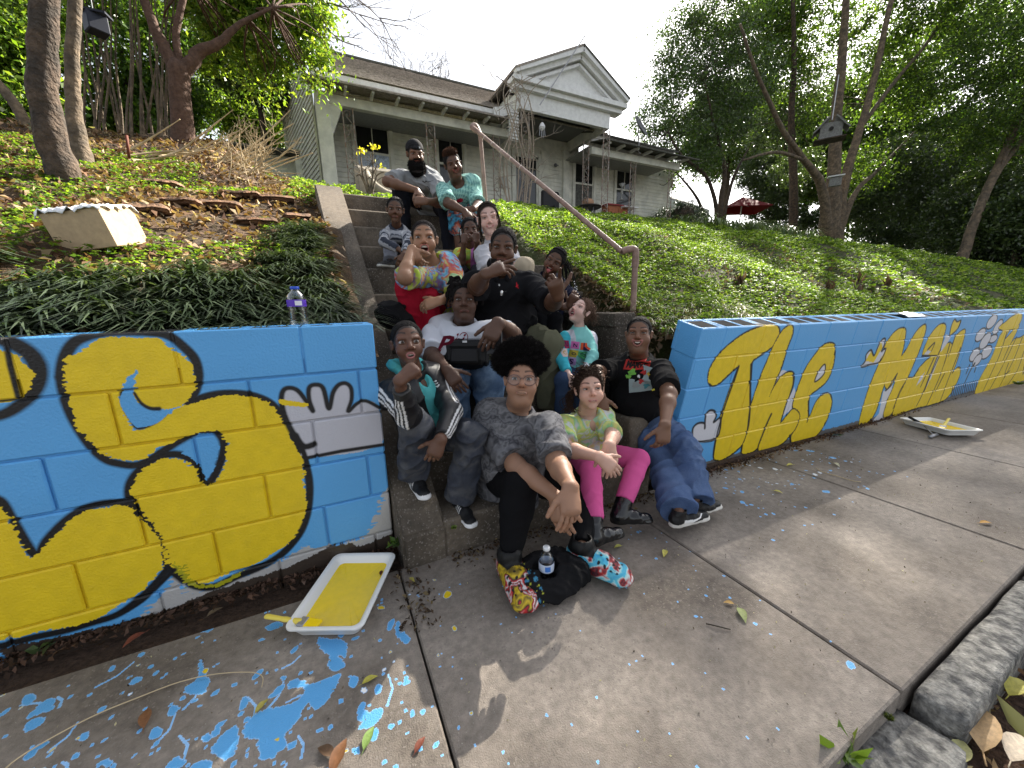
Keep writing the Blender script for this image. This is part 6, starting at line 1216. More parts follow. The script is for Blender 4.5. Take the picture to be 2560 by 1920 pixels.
        nkc = J['nk']+s.tu*.028*k; dn = nrm(s.hc-J['nk']); v.ell(nkc+s.tf*.018*k+s.tu*.02*k, np.array([.072, .072, .05])*k*neck*(1+.2*s.fat), np.array([s.tx, s.tf, s.tu]).T, .008*k, 's')
        v.cap(J['nk']+s.tu*.02*k, J['nk']+s.tu*.2*k, .058*k*neck*(1+.2*s.fat), .09*k, .006*k, None, 's')
        if vneck: v.cap(J['nk']+s.tf*.085*k+s.tu*.06*k, J['nk']+s.tf*(.10+.03*s.fat)*k-s.tu*vneck*k, .055*k, .008*k, .006*k, None, 's')
        o = s.piece(name, v, colf, m, fold)
        return o
    def trousers(s, colf, e=.012, ankle=.93, hem=None, name='trousers', m=denimm, fold=(.006, 15), thick=1., knee_=1., calf=1., h=None, only=None, top=.09):
        J = s.J; k = s.sc; f = 1+.36*s.fat; ks = [q for q in 'lr' if 'k'+q in J]; pts = np.array([J['pel']]+[J[a+b] for a in 'hka' for b in ks]); v = Vol(pts.min(0)-.19*k, pts.max(0)+.19*k, h or s.h)
        v.ell(J['pel']+s.tu*.0, np.array([.150+.045*s.fat, .12+.04*s.fat, .10])*k+e, np.array([s.tx, s.tf, s.tu]).T, .04*k)
        for sd in ks:
            Hh, K, A = J['h'+sd], J['k'+sd], J['a'+sd]; v.cap(lerp(J['pel'], Hh, .7), K, .085*k*f*thick+e, .06*k*f*thick*knee_+e, .014*k); v.cap(K, K, .061*k*f*thick*knee_+e, .061*k*f*knee_+e, .012*k)
            p = lerp(K, A, ankle); d = nrm(A-K); md = lerp(K, A, .3); v.cap(K, md, .057*k*f*thick*knee_+e, .057*k*f*thick*calf+e, .010*k); v.cap(md, p+d*.02, .057*k*f*thick*calf+e, (hem or .045)*k+e, .010*k, None, 'u', (p, d))
        return s.piece(name, v, colf, m, fold)
    def shoe(s, sd, upper=(.012, .012, .013), sole=(.72, .72, .72), L=.26, m=shoem, boot=False, stripe=None, colf=None, up=None, wid=1., soleh=.028):
        J = s.J; k = s.sc; A = J['a'+sd]; T = J['t'+sd]; up = nrm(up if up is not None else [0, 0, 1.]); d = T-A; d = nrm(d-up*(d@up)); w = np.cross(up, d); Z = A-up*.075*k; heel = Z-d*.055*k; toe = heel+d*L*k
        lo = np.minimum(heel, toe)-.08*k; hi = np.maximum(heel, toe)+np.array([.08, .08, .2+(.12 if boot else 0)])*k; lo = lo-(.06 if boot else 0); v = Vol(lo, hi+(.05 if boot else 0), .0036)
        v.cap(heel+d*.03*k+up*.012*k, toe-d*.04*k+up*.012*k, .030*k*wid, .037*k*wid, .01, (up, 2.6)); v.cap(heel+d*.035*k+up*.035*k, lerp(heel, toe, .55)+up*.04*k, .034*k*wid, .036*k*wid, .02); v.cap(lerp(heel, toe, .5)+up*.035*k, toe-d*.045*k+up*.028*k, .036*k*wid, .034*k*wid, .02, (up, 1.35))
        v.cap(heel+d*.04*k+up*.05*k, A+(up*.02*k if not boot else nrm(J['k'+sd]-A)*.15*k), .036*k*wid, .038*k*wid*(1.12 if boot else 1), .02); (v.cap(A-up*.03*k, A+nrm(J['k'+sd]-A)*.15*k, .046*k, .053*k, .02) if boot else None); v.plane(Z-up*.0, -up)
        if not boot: v.cap(A+up*.03*k, A+up*.12*k, .034*k, .04*k, .006, None, 's')
        def cf(X):
            q = X-heel; z = q@up/k; y = q@d/k; x = q@w/k; c = np.tile(np.array(upper, float), (len(X), 1)); c[z < soleh+.006*np.sin(y*30)*.5] = sole
            if stripe == 'three':
                m_ = (np.abs(((y-.1)+z*.5) % .022) < .009) & (y > .08) & (y < .15) & (z > soleh) & (z < .075) & (np.abs(x) > .02); c[m_] = (.75, .75, .75)
            if stripe == 'swoosh': yy = y-.05; m_ = (np.abs(z-(.035+2.6*(yy-.06)**2)) < .009*np.clip(1-(yy-.02)/.2, .25, 1)) & (yy > .01) & (yy < .15) & (np.abs(x) > .018); c[m_] = (.8, .8, .8)
            return colf(c, y, z, x) if colf else c
        return s.piece('boot' if boot else 'shoe', v, cf, m, (.0016, 30))
    # -- hair
    def cap_hair(s, col, thick=.03, line=.0, low=-.14, name='hair', noisea=.0018, parent=None, front=.50, grow=1., fz=0.):
        hh = s.hh; v = Vol(s.hc-hh*.8, s.hc+hh*.8, .0032 if s.h < .007 else .0042); v.ell(s.hl(0, -.07, .14), (np.array([.325, .40, .355])+thick)*hh, s.Fm, .02); v.ell(s.hl(0, -.17, -.02), (np.array([.27, .26, .26])+thick*.6)*hh, s.Fm, .05*hh)
        v.ell(s.hl(0, front, -.085+line), np.array([.44, .42, .44])*hh, s.Fm, .02, 's'); v.plane(s.hl(0, 0, low), -(s.Fm@nrm([0, -.35, 1])))
        for sx in (-1, 1): v.cap(s.hl(sx*.37, .0, .06), s.hl(sx*.36, .0, -.12), .055*hh, .05*hh, .008, None, 's')
        X, Q = v.mesh(1); N = vnormals(X, Q); X = X+N*(noisea*n3(X, 160, s.seed))[:, None]; c = np.tile(np.array(col, float), (len(X), 1))*(1+.35*n3(X, 220, s.seed+1))[:, None]; o = mesh_np(name, X, Q, hairm, parent or s.root, True, col=np.clip(c, 0, 1)); s.hair = o
        if fz: s.fuzz(X, N, col, fz)
        return o
    def fuzz(s, X, N, col, L=.01, n=9000, name='hair_ends'):
        g_ = np.random.default_rng(s.seed); i = g_.integers(0, len(X), n); C = X[i]+N[i]*L*.35; leafmesh(name, C, L, .10, [tuple(col)], hairm, s.hair, None, s.seed, .2, N[i])
    def strands(s, S, col, r=.006, name='hair_strands', seg=5, bead=None, kink=0.):
        """S: list of local polylines"""
        g_ = np.random.default_rng(s.seed+9); b = MB()
        for P in S:
            P = np.array([s.hl(*p) for p in P]); P2 = spline(P, 5, False); 
            if kink: P2 = P2+np.stack([np.sin(np.arange(len(P2))*2.1+g_.uniform(0, 6))*kink, np.cos(np.arange(len(P2))*1.7+g_.uniform(0, 6))*kink, 0*np.arange(len(P2))], 1)
            b.tube(P2, [r*(1-.45*i/len(P2)) for i in range(len(P2))], seg)
        o = mesh_np_mb(b, name, hairm, s.hair if hasattr(s, 'hair') else s.root, col); return o
    def decal(s, target, mb_or_me, col, name='print', off=.0022): pass
def mesh_np_mb(b, name, m, parent, col, jit=.3):
    o = b.build(name, m, parent, True); me = o.data; a = me.color_attributes.new('Col', 'FLOAT_COLOR', 'POINT'); n = len(me.vertices); c = np.ones((n, 4), np.float32); c[:, :3] = np.array(col)*(1+jit*(np.random.default_rng(n).random((n, 1))-.5)); a.data.foreach_set('color', c.ravel()); return o
def textmesh(txt, size=1., bold=0., shear=0., spacing=1.):
    cu = bpy.data.curves.new('t', 'FONT'); cu.body = txt; cu.size = size; cu.offset = bold; cu.shear = shear; cu.align_x = 'CENTER'; cu.align_y = 'CENTER'; cu.space_character = spacing; cu.resolution_u = 2
    o = bpy.data.objects.new('t', cu); COL.objects.link(o); dg = bpy.context.evaluated_depsgraph_get(); me = bpy.data.meshes.new_from_object(o.evaluated_get(dg)); V = np.array([v.co[:] for v in me.vertices]).reshape(-1, 3)[:, :2]; Fs = [tuple(p.vertices) for p in me.polygons]
    bpy.data.objects.remove(o); bpy.data.meshes.remove(me); return V, Fs
def project(person, target, V2, Fs, x, y, w, col, name='print', rot=0., off=.0025, sub=True):
    """lay flat artwork (unit coords) onto a garment: centre at pixel (x,y), width w metres, printed along the torso"""
    tx, tf, tu = person.tx, person.tf, person.tu
    bvh = BVHTree.FromObject(target, bpy.context.evaluated_depsgraph_get()) if not hasattr(target, '_b') else target._b
    hit = bvh.ray_cast(Vector(O_), Vector(nrm(ray(x, y))))
    if hit[0] is None: return None
    c = np.array(hit[0]); sc = w/max(np.ptp(V2[:, 0]), 1e-6); ca, sa = math.cos(rot), math.sin(rot); bm = bmesh.new(); vs = [bm.verts.new((q[0], q[1], 0)) for q in V2]
    for f in Fs:
        try: bm.faces.new([vs[i] for i in f])
        except Exception: pass
    if sub: bmesh.ops.triangulate(bm, faces=bm.faces[:]); bmesh.ops.subdivide_edges(bm, edges=[e for e in bm.edges if e.calc_length()*sc > .012], cuts=1); bmesh.ops.triangulate(bm, faces=bm.faces[:])
    ok = 0
    for vv in bm.verts:
        a, b = vv.co[0]*sc, vv.co[1]*sc; p = c+tx*(a*ca-b*sa)+tu*(a*sa+b*ca); h = bvh.ray_cast(Vector(p+tf*.12), Vector(-tf))
        if h[0] is None or abs((np.array(h[0])-p)@tf) > .09: h = (Vector(p), Vector(tf))
        vv.co = h[0]+Vector(tf)*off
    me = bpy.data.meshes.new(name); bm.to_mesh(me); bm.free(); me.materials.append(mat('print_%d_%d_%d' % tuple(int(q*255) for q in col), col, .8)); o = bpy.data.objects.new(name, me); link(o, target); return o
def quadart(x0, y0, x1, y1, n=4):
    V = [(x0+(x1-x0)*i/n, y0+(y1-y0)*j/n) for j in range(n+1) for i in range(n+1)]; return np.array(V), [(j*(n+1)+i, j*(n+1)+i+1, (j+1)*(n+1)+i+1, (j+1)*(n+1)+i) for j in range(n) for i in range(n)]
def polyart(P): return np.array(P, float), [tuple(range(len(P)))]
def dye(cols, f=14, seed=0, sharp=1.3, base=None):
    cols = np.array(cols, float)
    def fn(X):
        w = X+.03*np.stack([n3(X, 25, seed+1), n3(X, 25, seed+2), n3(X, 25, seed+3)], 1); t = np.abs((n3(w, f, seed, 2)*sharp*.9+1) % 2-1)*(len(cols)-1.001); i = t.astype(int); fr = (t-i)[:, None]; return cols[i]*(1-fr)+cols[np.minimum(i+1, len(cols)-1)]*fr
    return fn
def cv(r, u, t): return R_*r+U_*u-W_*t
BK = (.010, .009, .009)
PEOPLE = []
# ---------------------------------------------------------------- 1 young woman with glasses and afro
def p_glasses():
    s = Human('person with afro puff and glasses, grey tie-dye shirt and black leggings, front row', 11, 1.0, 'tan', .6); s.skin = np.array((.30, .165, .105))
    s.head(1303, 952, 118, .225, 2, 2, 2); s.body_joints((1297, 1020), (1262, 1195, 1), (1215, 1047, 1), (1372, 1044, -1), .47)
    s.leg('l', (1300, 1215), (1274, 1398, 'z', .10), (1300, 1498, 'z', .0)); s.leg('r', (1462, 1200), (1455, 1372, 'z', .10), (1512, 1445, 'z', 0)); s.arm('l', (1290, 1165), (1392, 1243, 1.50)); s.arm('r', (1392, 1158), (1426, 1216, 1.55), ua=.225, fa=.19); s.report()
    s.make_body({'l': dict(d=cv(.18, -1, .1), n=cv(-.5, .1, 1), curl=(14, 16, 18, 20), th=(.7, .4), size=1.12), 'r': dict(d=cv(-.05, -1, .35), n=cv(.45, .25, 1), curl=(16, 20, 22, 26), th=(.75, .5), size=1.12, side=cv(-1, 0, 0))}, mouth='pout', mw=.085, cheeks=.10, eyes=(19, 13), brow=.02, hairc=(.03, .015, .01), nose=1.15, lips=(.36, .15, .12))
    s.shirt(dye([(.04, .04, .045), (.10, .10, .11), (.16, .16, .17), (.07, .07, .075), (.20, .20, .21)], 11, 3, 1.3), .86, .014, fold=(.006, 14), belly=.02, hem=-.08)
    s.trousers((.006, .006, .007), .004, .95, .04, 'leggings', clothm, (.002, 20), 1.06, 1.0, 1.05)
    tie = lambda cs, sd: (lambda c, y, z, x: np.where(((z > .078) & (y < .125))[:, None], .006, np.where(((z > .05) & (y > .13) & (y < .24) & (np.hypot((y*36) % 1-.5, (x*36) % 1-.5) < .22))[:, None], .01, dye(cs, 11, sd, 1.3)(np.stack([x, y, z], 1)))))
    s.shoe('l', m=shoem, L=.275, wid=1.5, colf=tie([(.5, .02, .02), (.02, .015, .02), (.65, .65, .65), (.5, .02, .02), (.02, .015, .02), (.6, .42, .02)], 4)); s.shoe('r', L=.275, wid=1.5, colf=tie([(.1, .45, .55), (.05, .35, .6), (.1, .5, .6), (.5, .65, .65), (.45, .03, .03), (.03, .02, .03)], 5))
    # afro puff pulled up, hairline visible
    s.cap_hair(BK, .012, .06, -.02, noisea=.002); hh = s.hh; v = Vol(s.hl(-.1, 0, .5)-.75*hh, s.hl(-.1, 0, .5)+.75*hh, .005)
    for c, r in (((-.20, -.05, .55), .30), ((.05, -.05, .60), .30), ((.28, -.06, .47), .27), ((-.38, -.08, .38), .22), ((0, -.15, .42), .36)): v.ell(s.hl(*c), np.array([r, r, r])*hh, s.Fm, .04)
    X, Q = v.mesh(1); N = vnormals(X, Q); X = X+N*(.008*n3(X, 60, 3))[:, None]+N*(.004*n3(X, 220, 4))[:, None]; mesh_np('afro', X, Q, hairm, s.hair, True, col=np.tile(BK, (len(X), 1))*(1+.4*n3(X, 200, 2))[:, None]); s.fuzz(X, N, (.012, .01, .01), .022, 22000, 'afro_ends')
    # glasses
    b = MB(); 
    for sx in (-1, 1):
        P = [s.hl(sx*.155+.135*math.cos(a)*(1-.1*abs(math.sin(a))), .40-.3*(.155+.135*math.cos(a)*sx*sx-.155)**2-.16*abs(sx*.155+.135*math.cos(a))**1.5, .0+.105*math.sin(a)) for a in np.linspace(0, 2*math.pi, 25)]; b.tube(P, .0024, 5)
        b.tube([s.hl(sx*.285, .33, .04), s.hl(sx*.345, .0, .05), s.hl(sx*.345, -.08, .0)], .002, 5)
    b.tube([s.hl(-.03, .40, .03), s.hl(0, .415, .045), s.hl(.03, .40, .03)], .0018, 5); b.build('glasses', mat('glasses_frame', (.14, .08, .065), .3, spec=.5), s.root, True)
    b = MB()
    for sx in (-1, 1): P = [s.hl(sx*.155+.128*math.cos(a), .395-.16*abs(sx*.155+.13*math.cos(a))**1.5, .098*math.sin(a)) for a in np.linspace(0, 2*math.pi, 17)[:-1]]; b.add(P, [tuple(range(16))])
    lm_ = bpy.data.materials.new('lens'); lm_.use_nodes = True; nt = lm_.node_tree; tr = nt.nodes.new('ShaderNodeBsdfTransparent'); gl = nt.nodes.new('ShaderNodeBsdfGlossy'); gl.inputs['Roughness'].default_value = .03; mx = nt.nodes.new('ShaderNodeMixShader'); mx.inputs[0].default_value = .035; nt.links.new(tr.outputs[0], mx.inputs[1]); nt.links.new(gl.outputs[0], mx.inputs[2]); nt.links.new(mx.outputs[0], nt.nodes['Material Output'].inputs[0]); b.build('lens', lm_, s.root)
    return s
# ---------------------------------------------------------------- 2 man in black polo
def p_polo():
    s = Human('person in black polo shirt and olive trousers, one hand framing his face', 12, 1.06, 'dark', 1.0)
    s.head(1258, 620, 97, .245, -4, -2, 4); s.body_joints((1252, 678), (1262, 835, 1), (1182, 700, -1), (1326, 694, -1), .5)
    s.leg('l', (1222, 855), (1225, 1000, 1.95), (1228, 1030, 1.85)); s.leg('r', (1372, 862), (1347, 990, 1.98), (1352, 1030, 1.9)); s.arm('l', (1192, 716), (1214, 686, 1.98)); s.arm('r', (1382, 756), (1396, 742, 2.0)); s.ground(); s.report()
    s.make_body({'l': dict(d=cv(.95, .35, .1), n=cv(-.3, .55, .8), curl=(4, 22, 28, 34), th=(.5, .8), side=cv(0, 1, 0), size=1.05, spread=1.4, pale=False), 'r': dict(d=cv(-.35, .75, .9), n=cv(.3, -.3, .9), curl=(-8, 55, 62, 60), th=(.2, 1), size=1.08, side=cv(0, 1, 0), pale=False)}, cheeks=.07, eyes=(11, 8), mouth='closed', nose=1.25, wink=None)
    o = s.shirt((.012, .012, .014), .95, .018, belly=.05, fold=(.007, 12), hem=-.06, neck=1.15)
    v = Vol(s.J['nk']-.16, s.J['nk']+.16, .004)     # collar
    for sx in (-1, 1): v.cap(s.J['nk']+s.tx*sx*.07+s.tf*-.02+s.tu*.045, s.J['nk']+s.tx*sx*.035+s.tf*.105-s.tu*.005, .02, .018, .01, (s.tu, .7))
    v.cap(s.J['nk']-s.tx*.06-s.tf*.05+s.tu*.05, s.J['nk']+s.tx*.06-s.tf*.05+s.tu*.05, .02, .02, .02); s.piece('collar', v, (.010, .010, .012), clothm, None)
    for i, y in enumerate((692, 712)): V, Fq = polyart([(math.cos(a), math.sin(a)) for a in np.linspace(0, 6.28, 9)[:-1]]); project(s, o, V, Fq, 1249-1*i, y, .011, (.6, .6, .6), 'button', sub=False)
    V, Fq = polyart([(0, 0), (.4, .5), (.2, 1), (.8, 1.5), (.6, 2.2), (1.1, 2.6), (1.3, 1.6), (1.9, 1.5), (1.5, .9), (1.8, 0), (1.3, .1), (1.1, .7), (.6, .6)]); project(s, o, V-[.9, 1], Fq, 1292, 715, .022, (.45, .01, .02), 'red_emblem')
    b = MB(); P = [s.hl(-.2, .1, -.55), None, s.hl(.2, .1, -.55)]; pc_ = atD(1254, 728, cdep(s.J['nk'])-.20); b.tube(spline([s.J['nk']-s.tx*.06+s.tf*.06+s.tu*.02, s.J['nk']-s.tx*.03+s.tf*.14-s.tu*.06, pc_, s.J['nk']+s.tx*.03+s.tf*.14-s.tu*.06, s.J['nk']+s.tx*.06+s.tf*.06+s.tu*.02], 5, False), .0018, 5); b.ell(pc_-[0, 0, .012], (.011, .006, .017), 10); b.build('necklace', mat('silver', (.6, .6, .6), .25, metal=.8), s.root, True)
    s.trousers((.115, .115, .075), .014, .97, .06, fold=(.007, 11), m=clothm)
    s.shoe('l', (.02, .02, .02)); s.shoe('r', (.02, .02, .02))
    s.cap_hair((.012, .010, .010), .014, .06, -.12); hh = s.hh; v = Vol(s.hc-hh*.7, s.hc+hh*.5, .0032)     # beard
    v.ell(s.hl(0, .10, -.33), np.array([.285, .30, .22])*hh, s.Fm, .02); v.ell(s.hl(0, .42, -.20), np.array([.17, .22, .12])*hh, s.Fm, .02, 's'); v.ell(s.hl(0, .35, .02), np.array([.30, .35, .24])*hh, s.Fm, .02, 's'); v.plane(s.hl(0, 0, -.08), s.Fm[:, 2]); v.cap(s.hl(-.13, .33, -.17), s.hl(.13, .33, -.17), .022*hh, .022*hh, .006, None)
    X, Q = v.mesh(1); N = vnormals(X, Q); X = X+N*(.0022*n3(X, 200, 5))[:, None]; mesh_np('beard', X, Q, hairm, s.root, True, col=np.tile((.012, .010, .010), (len(X), 1)))
    return s
# ---------------------------------------------------------------- 3 bearded man in cap
def p_cap():
    s = Human('person with big black beard and backwards cap in grey tee, topmost left', 13, 1.04, 'brown', .45, .0068)
    s.head(1038, 386, 60, .235, 12, 2, -4); s.body_joints((1052, 428), (1086, 510, 1), (1003, 432, -1), (1090, 446, -1), .47)
    s.leg('l', (1002, 478), (1028, 560, 3.35), (1020, 590, 3.2)); s.leg('r', (1119, 528), (1118, 622, 3.12), (1108, 640, 3.0)); s.arm('l', (968, 454), (1042, 476, 3.2)); s.arm('r', (1104, 508), (1066, 503, 3.22)); s.ground(); s.report()
    s.make_body({'l': dict(d=cv(.55, -.8, .1), n=cv(.5, .6, .5), curl=(30, 35, 40, 40), size=1.1), 'r': dict(d=cv(-1, .05, 0), n=cv(0, .2, 1), curl=(40, 45, 50, 50), size=1.1, pale=False)}, mouth='grin', mh=.035, smile=1.2, eyes=(7, 4), nose=1.25, mw=.1, cheeks=.03)
    def tee(X): c = np.tile((.26, .27, .28), (len(X), 1))*(1+.05*n3(X, 30, 4))[:, None]; return c
    o = s.shirt(tee, .72, .016, fold=(.007, 13)); 
    for P in ([(-1, .0), (0, .35), (1.2, .9), (.1, .25), (-.6, -.1)], [(-.6, -.5), (.4, -.15), (1.5, .5), (.5, -.3)], [(-.9, .9), (-.5, 1.1), (.1, 1.2), (-.3, .9)]): V, Fq = polyart(P); project(s, o, V, Fq, 1070, 458, .14, (.035, .035, .04), 'shirt_print')
    s.trousers((.010, .011, .016), .014, .95, .05, fold=(.006, 14), m=clothm, h=.008); s.shoe('l'); s.shoe('r', (.02, .02, .02), (.5, .5, .5))
    hh = s.hh; s.cap_hair(BK, .01, .05, -.2); v = Vol(s.hc-hh*.9, s.hc+hh*.9, .0042); v.ell(s.hl(0, -.08, .18), np.array([.365, .43, .38])*hh, s.Fm, .02); v.plane(s.hl(0, 0, .13), -(s.Fm@nrm([0, -.28, 1]))); v.cap(s.hl(0, .3, .20), s.hl(0, .33, .20), .05*hh, .05*hh, .02, (s.Fm[:, 0], .4)); X, Q = v.mesh(1); mesh_np('cap', X, Q, clothm, s.root, True, col=np.tile((.018, .018, .02), (len(X), 1))*(1+.5*n3(X, 90, 3))[:, None])
    v = Vol(s.hl(0, -.5, 0)-.5*hh, s.hl(0, -.5, 0)+.5*hh, .0042); v.cap(s.hl(.05, -.4, .04), s.hl(.10, -.62, -.16), .22*hh, .20*hh, .01, (s.Fm@nrm([0, .6, 1]), 9)); X, Q = v.mesh(1); mesh_np('cap_brim', X, Q, clothm, s.root, True, col=np.tile((.015, .015, .017), (len(X), 1)))
    b = MB(); b.box(s.hl(.12, .345, .24), (.012, .01, .012), s.Fm); b.build('cap_tag', wh, s.root)
    v = Vol(s.hc-hh*1.0, s.hc+hh*.6, .0045); v.ell(s.hl(0, .14, -.42), np.array([.34, .33, .30])*hh, s.Fm, .02); v.ell(s.hl(0, .16, -.58), np.array([.26, .28, .24])*hh, s.Fm, .05*hh); v.ell(s.hl(0, .47, -.21), np.array([.15, .22, .10])*hh, s.Fm, .02, 's'); v.ell(s.hl(0, .36, .05), np.array([.34, .36, .25])*hh, s.Fm, .02, 's'); v.plane(s.hl(0, 0, .02), s.Fm[:, 2]); v.cap(s.hl(-.14, .34, -.17), s.hl(.14, .34, -.17), .028*hh, .028*hh, .006)
    X, Q = v.mesh(1); N = vnormals(X, Q); X = X+N*(.006*n3(X, 110, 5))[:, None]; mesh_np('beard', X, Q, hairm, s.root, True, col=np.tile(BK, (len(X), 1))); s.fuzz(X, N, BK, .016, 7000, 'beard_ends')
    return s
# ---------------------------------------------------------------- 4 boy in green patterned tee
def p_green():
    s = Human('person laughing in aqua tee with a rocket, beside the bearded one', 14, .95, 'dark', .6, .0068)
    s.head(1132, 412, 60, .225, 10, 4, -16); s.body_joints((1146, 458), (1150, 527, 1), (1110, 466, -1), (1180, 470, 1), .42)
    s.leg('l', (1143, 538), (1150, 610, 3.2), (1150, 630, 3.0)); s.leg('r', (1190, 536), (1180, 610, 3.25), (1180, 630, 3.1)); s.arm('l', (1120, 508), (1160, 527, 3.15)); s.arm('r', (1196, 512), (1184, 522, 3.2)); s.ground(); s.report()
    s.make_body({'l': dict(d=cv(.6, -.8, .1), n=cv(.2, .5, .9), curl=(20, 25, 25, 30)), 'r': dict(d=cv(-.9, -.2, 0), n=cv(0, .4, 1), curl=(30, 35, 40, 40))}, mouth='grin', mh=.035, smile=1.7, eyes=(6, 3), cheeks=.09, nose=1.15, mw=.12)
    chk = lambda X: (lambda q: np.where((np.sin(q[:, 0]*150+q[:, 2]*60)*np.sin(q[:, 2]*150-q[:, 0]*60) > .1)[:, None], (.13, .30, .29), (.30, .55, .48))*(1+.2*n3(X, 30, 3))[:, None])(s.tl(X))
    o = s.shirt(chk, .9, .02, fold=(.007, 13), belly=.03)
    V, Fq = polyart([(-1, -.5), (-1.3, -.25), (-.9, -.15), (-1.2, .1), (-.7, .2), (.2, .4), (.9, .35), (1.3, 0), (.9, -.35), (.2, -.4), (-.6, -.3)]); project(s, o, V, Fq, 1146, 502, .13, (.42, .01, .03), 'rocket_print', .5); V, Fq = polyart([(.9, .36), (1.45, 0), (.9, -.36)]); project(s, o, V, Fq, 1161, 495, .035, (.2, .6, .08), 'rocket_nose', .5, .004); V, Fq = polyart([(-1, .2), (0, .1), (-.1, -.3), (-1.1, -.3)]); project(s, o, V, Fq, 1134, 509, .05, (.7, .4, .05), 'rocket_flame', .5, .004)
    s.trousers(dye([(.08, .35, .55), (.02, .03, .05), (.5, .12, .06), (.1, .5, .6)], 11, 6, 1.1), .02, .2, .08, 'shorts', clothm, h=.009); s.shoe('l'); s.shoe('r')
    s.cap_hair(BK, .018, .06, -.05); v = Vol(s.hc-s.hh, s.hc+s.hh, .0045); v.ell(s.hl(0, -.02, .42), np.array([.27, .33, .17])*s.hh, s.Fm, .03); X, Q = v.mesh(1); N = vnormals(X, Q); X = X+N*(.006*n3(X, 110, 8))[:, None]; mesh_np('high_top', X, Q, hairm, s.hair, True, col=np.tile((.03, .018, .012), (len(X), 1))); s.fuzz(X, N, (.10, .045, .025), .016, 5000, 'curl_ends')
    return s
# ---------------------------------------------------------------- 5 boy in striped shirt
def p_stripe():
    s = Human('person in striped grey long-sleeve shirt and joggers, small boy at the left edge', 15, .74, 'dark', .0, .006)
    s.head(988, 525, 61, .21, -2, 2, -2); s.body_joints((992, 564), (1000, 634, 1), (963, 578, -1), (1018, 580, -1), .47)
    s.leg('l', (977, 608), (978, 692, 2.90), (962, 716, 2.84), .43, .44); s.leg('r', (1022, 620), (1010, 690, 2.95), (1010, 712, 2.85)); s.arm('l', (960, 606), (1006, 628, 2.82)); s.arm('r', (1020, 612), (1010, 636, 2.86)); s.ground(); s.report()
    s.make_body({'l': dict(d=cv(.8, -.5, .1), n=cv(.1, .5, 1), curl=(20, 24, 26, 30)), 'r': dict(d=cv(-.4, -.8, .1), n=cv(.1, .3, 1), curl=(20, 24, 26, 30))}, mouth='closed', eyes=(15, 10), mw=.095)
    def stp(X): 
        q = s.tl(X); J = s.J; t = q[:, 2]
        for sd in 'lr': d = nrm(J['e'+sd]-J['s'+sd]); a = np.linalg.norm(X-(J['s'+sd]+J['e'+sd])/2, axis=1) < .14*s.sc; m = a & (np.abs(q[:, 0]) > .15); t = np.where(m, .36-((X-J['s'+sd])@d)/s.sc, t)
        c = np.tile((.30, .31, .34), (len(X), 1)); ph = (t*11) % 1; c[(ph > .15) & (ph < .42)] = (.035, .04, .055); c[(ph > .6) & (ph < .68)] = (.07, .08, .10); c[(ph > .8) & (ph < .87)] = (.45, .46, .48); return c
    s.shirt(stp, 1.75, .010, fold=(.004, 20)); s.trousers((.22, .23, .27), .014, .93, .055, 'joggers', clothm, (.006, 17)); s.shoe('l', (.015, .015, .017), (.45, .45, .42)); s.shoe('r', (.015, .015, .017))
    s.cap_hair(BK, .012, .055, -.1); return s
# ---------------------------------------------------------------- 6 boy in tie-dye, open mouth
def p_tiedye():
    s = Human('person with mouth wide open, rainbow tie-dye tee and red joggers, cheek on fist', 16, .93, 'med', .45, .0056); s.skin = np.array((.29, .155, .09))
    s.head(1061, 600, 93, .235, -3, 8, -5); s.body_joints((1078, 652), (1085, 770, 1), (1038, 672, -1), (1130, 670, 1), .46)
    s.leg('l', (1022, 716), (1035, 845, 2.1), (1040, 880, 2.05)); s.leg('r', (1068, 750), (1060, 850, 2.3), (1060, 880, 2.25)); s.arm('l', (1012, 694), (1029, 622, 2.22)); s.arm('r', (1140, 742), (1098, 752, 1.98)); s.ground(); s.report()
    s.make_body({'l': dict(d=cv(.42, -.9, .1), n=cv(-.55, .1, .8), curl=(35, 40, 45, 50), size=1.05, side=cv(1, 0, 0)), 'r': dict(d=cv(-.9, -.3, .1), n=cv(0, .4, .9), curl=(25, 28, 30, 34))}, mouth='open', mw=.10, mh=.10, eyes=(24, 14), brow=.05, cheeks=.05, hairc=(.03, .018, .012), lips=(.42, .16, .13))
    s.shirt(dye([(.35, .5, .06), (.45, .5, .1), (.28, .12, .26), (.1, .32, .55), (.25, .5, .6), (.45, .08, .12), (.55, .25, .08), (.3, .55, .3)], 7, 21, 1.2), .85, .018, fold=(.006, 14), vneck=.06)
    s.trousers((.30, .008, .022), .016, .95, .06, 'joggers', clothm, (.007, 13)); s.shoe('l', (.02, .02, .02), (.02, .02, .02)); s.shoe('r', (.02, .02, .02), (.02, .02, .02))
    s.cap_hair((.013, .010, .010), .012, .06, -.08)
    b = MB(); J = s.J; b.tube(spline([J['nk']+s.tx*.09+s.tu*.03, J['nk']+s.tx*.05+s.tf*.10-s.tu*.05, lerp(J['pel'], J['nk'], .55)+s.tf*.165-s.tx*.03, J['pel']+s.tf*.15-s.tx*.10+s.tu*.1], 6, False), .018, 6); b.build('bag_strap', clothm if False else mat('strap_black', (.008, .008, .009), .8), s.root, True)
    return s
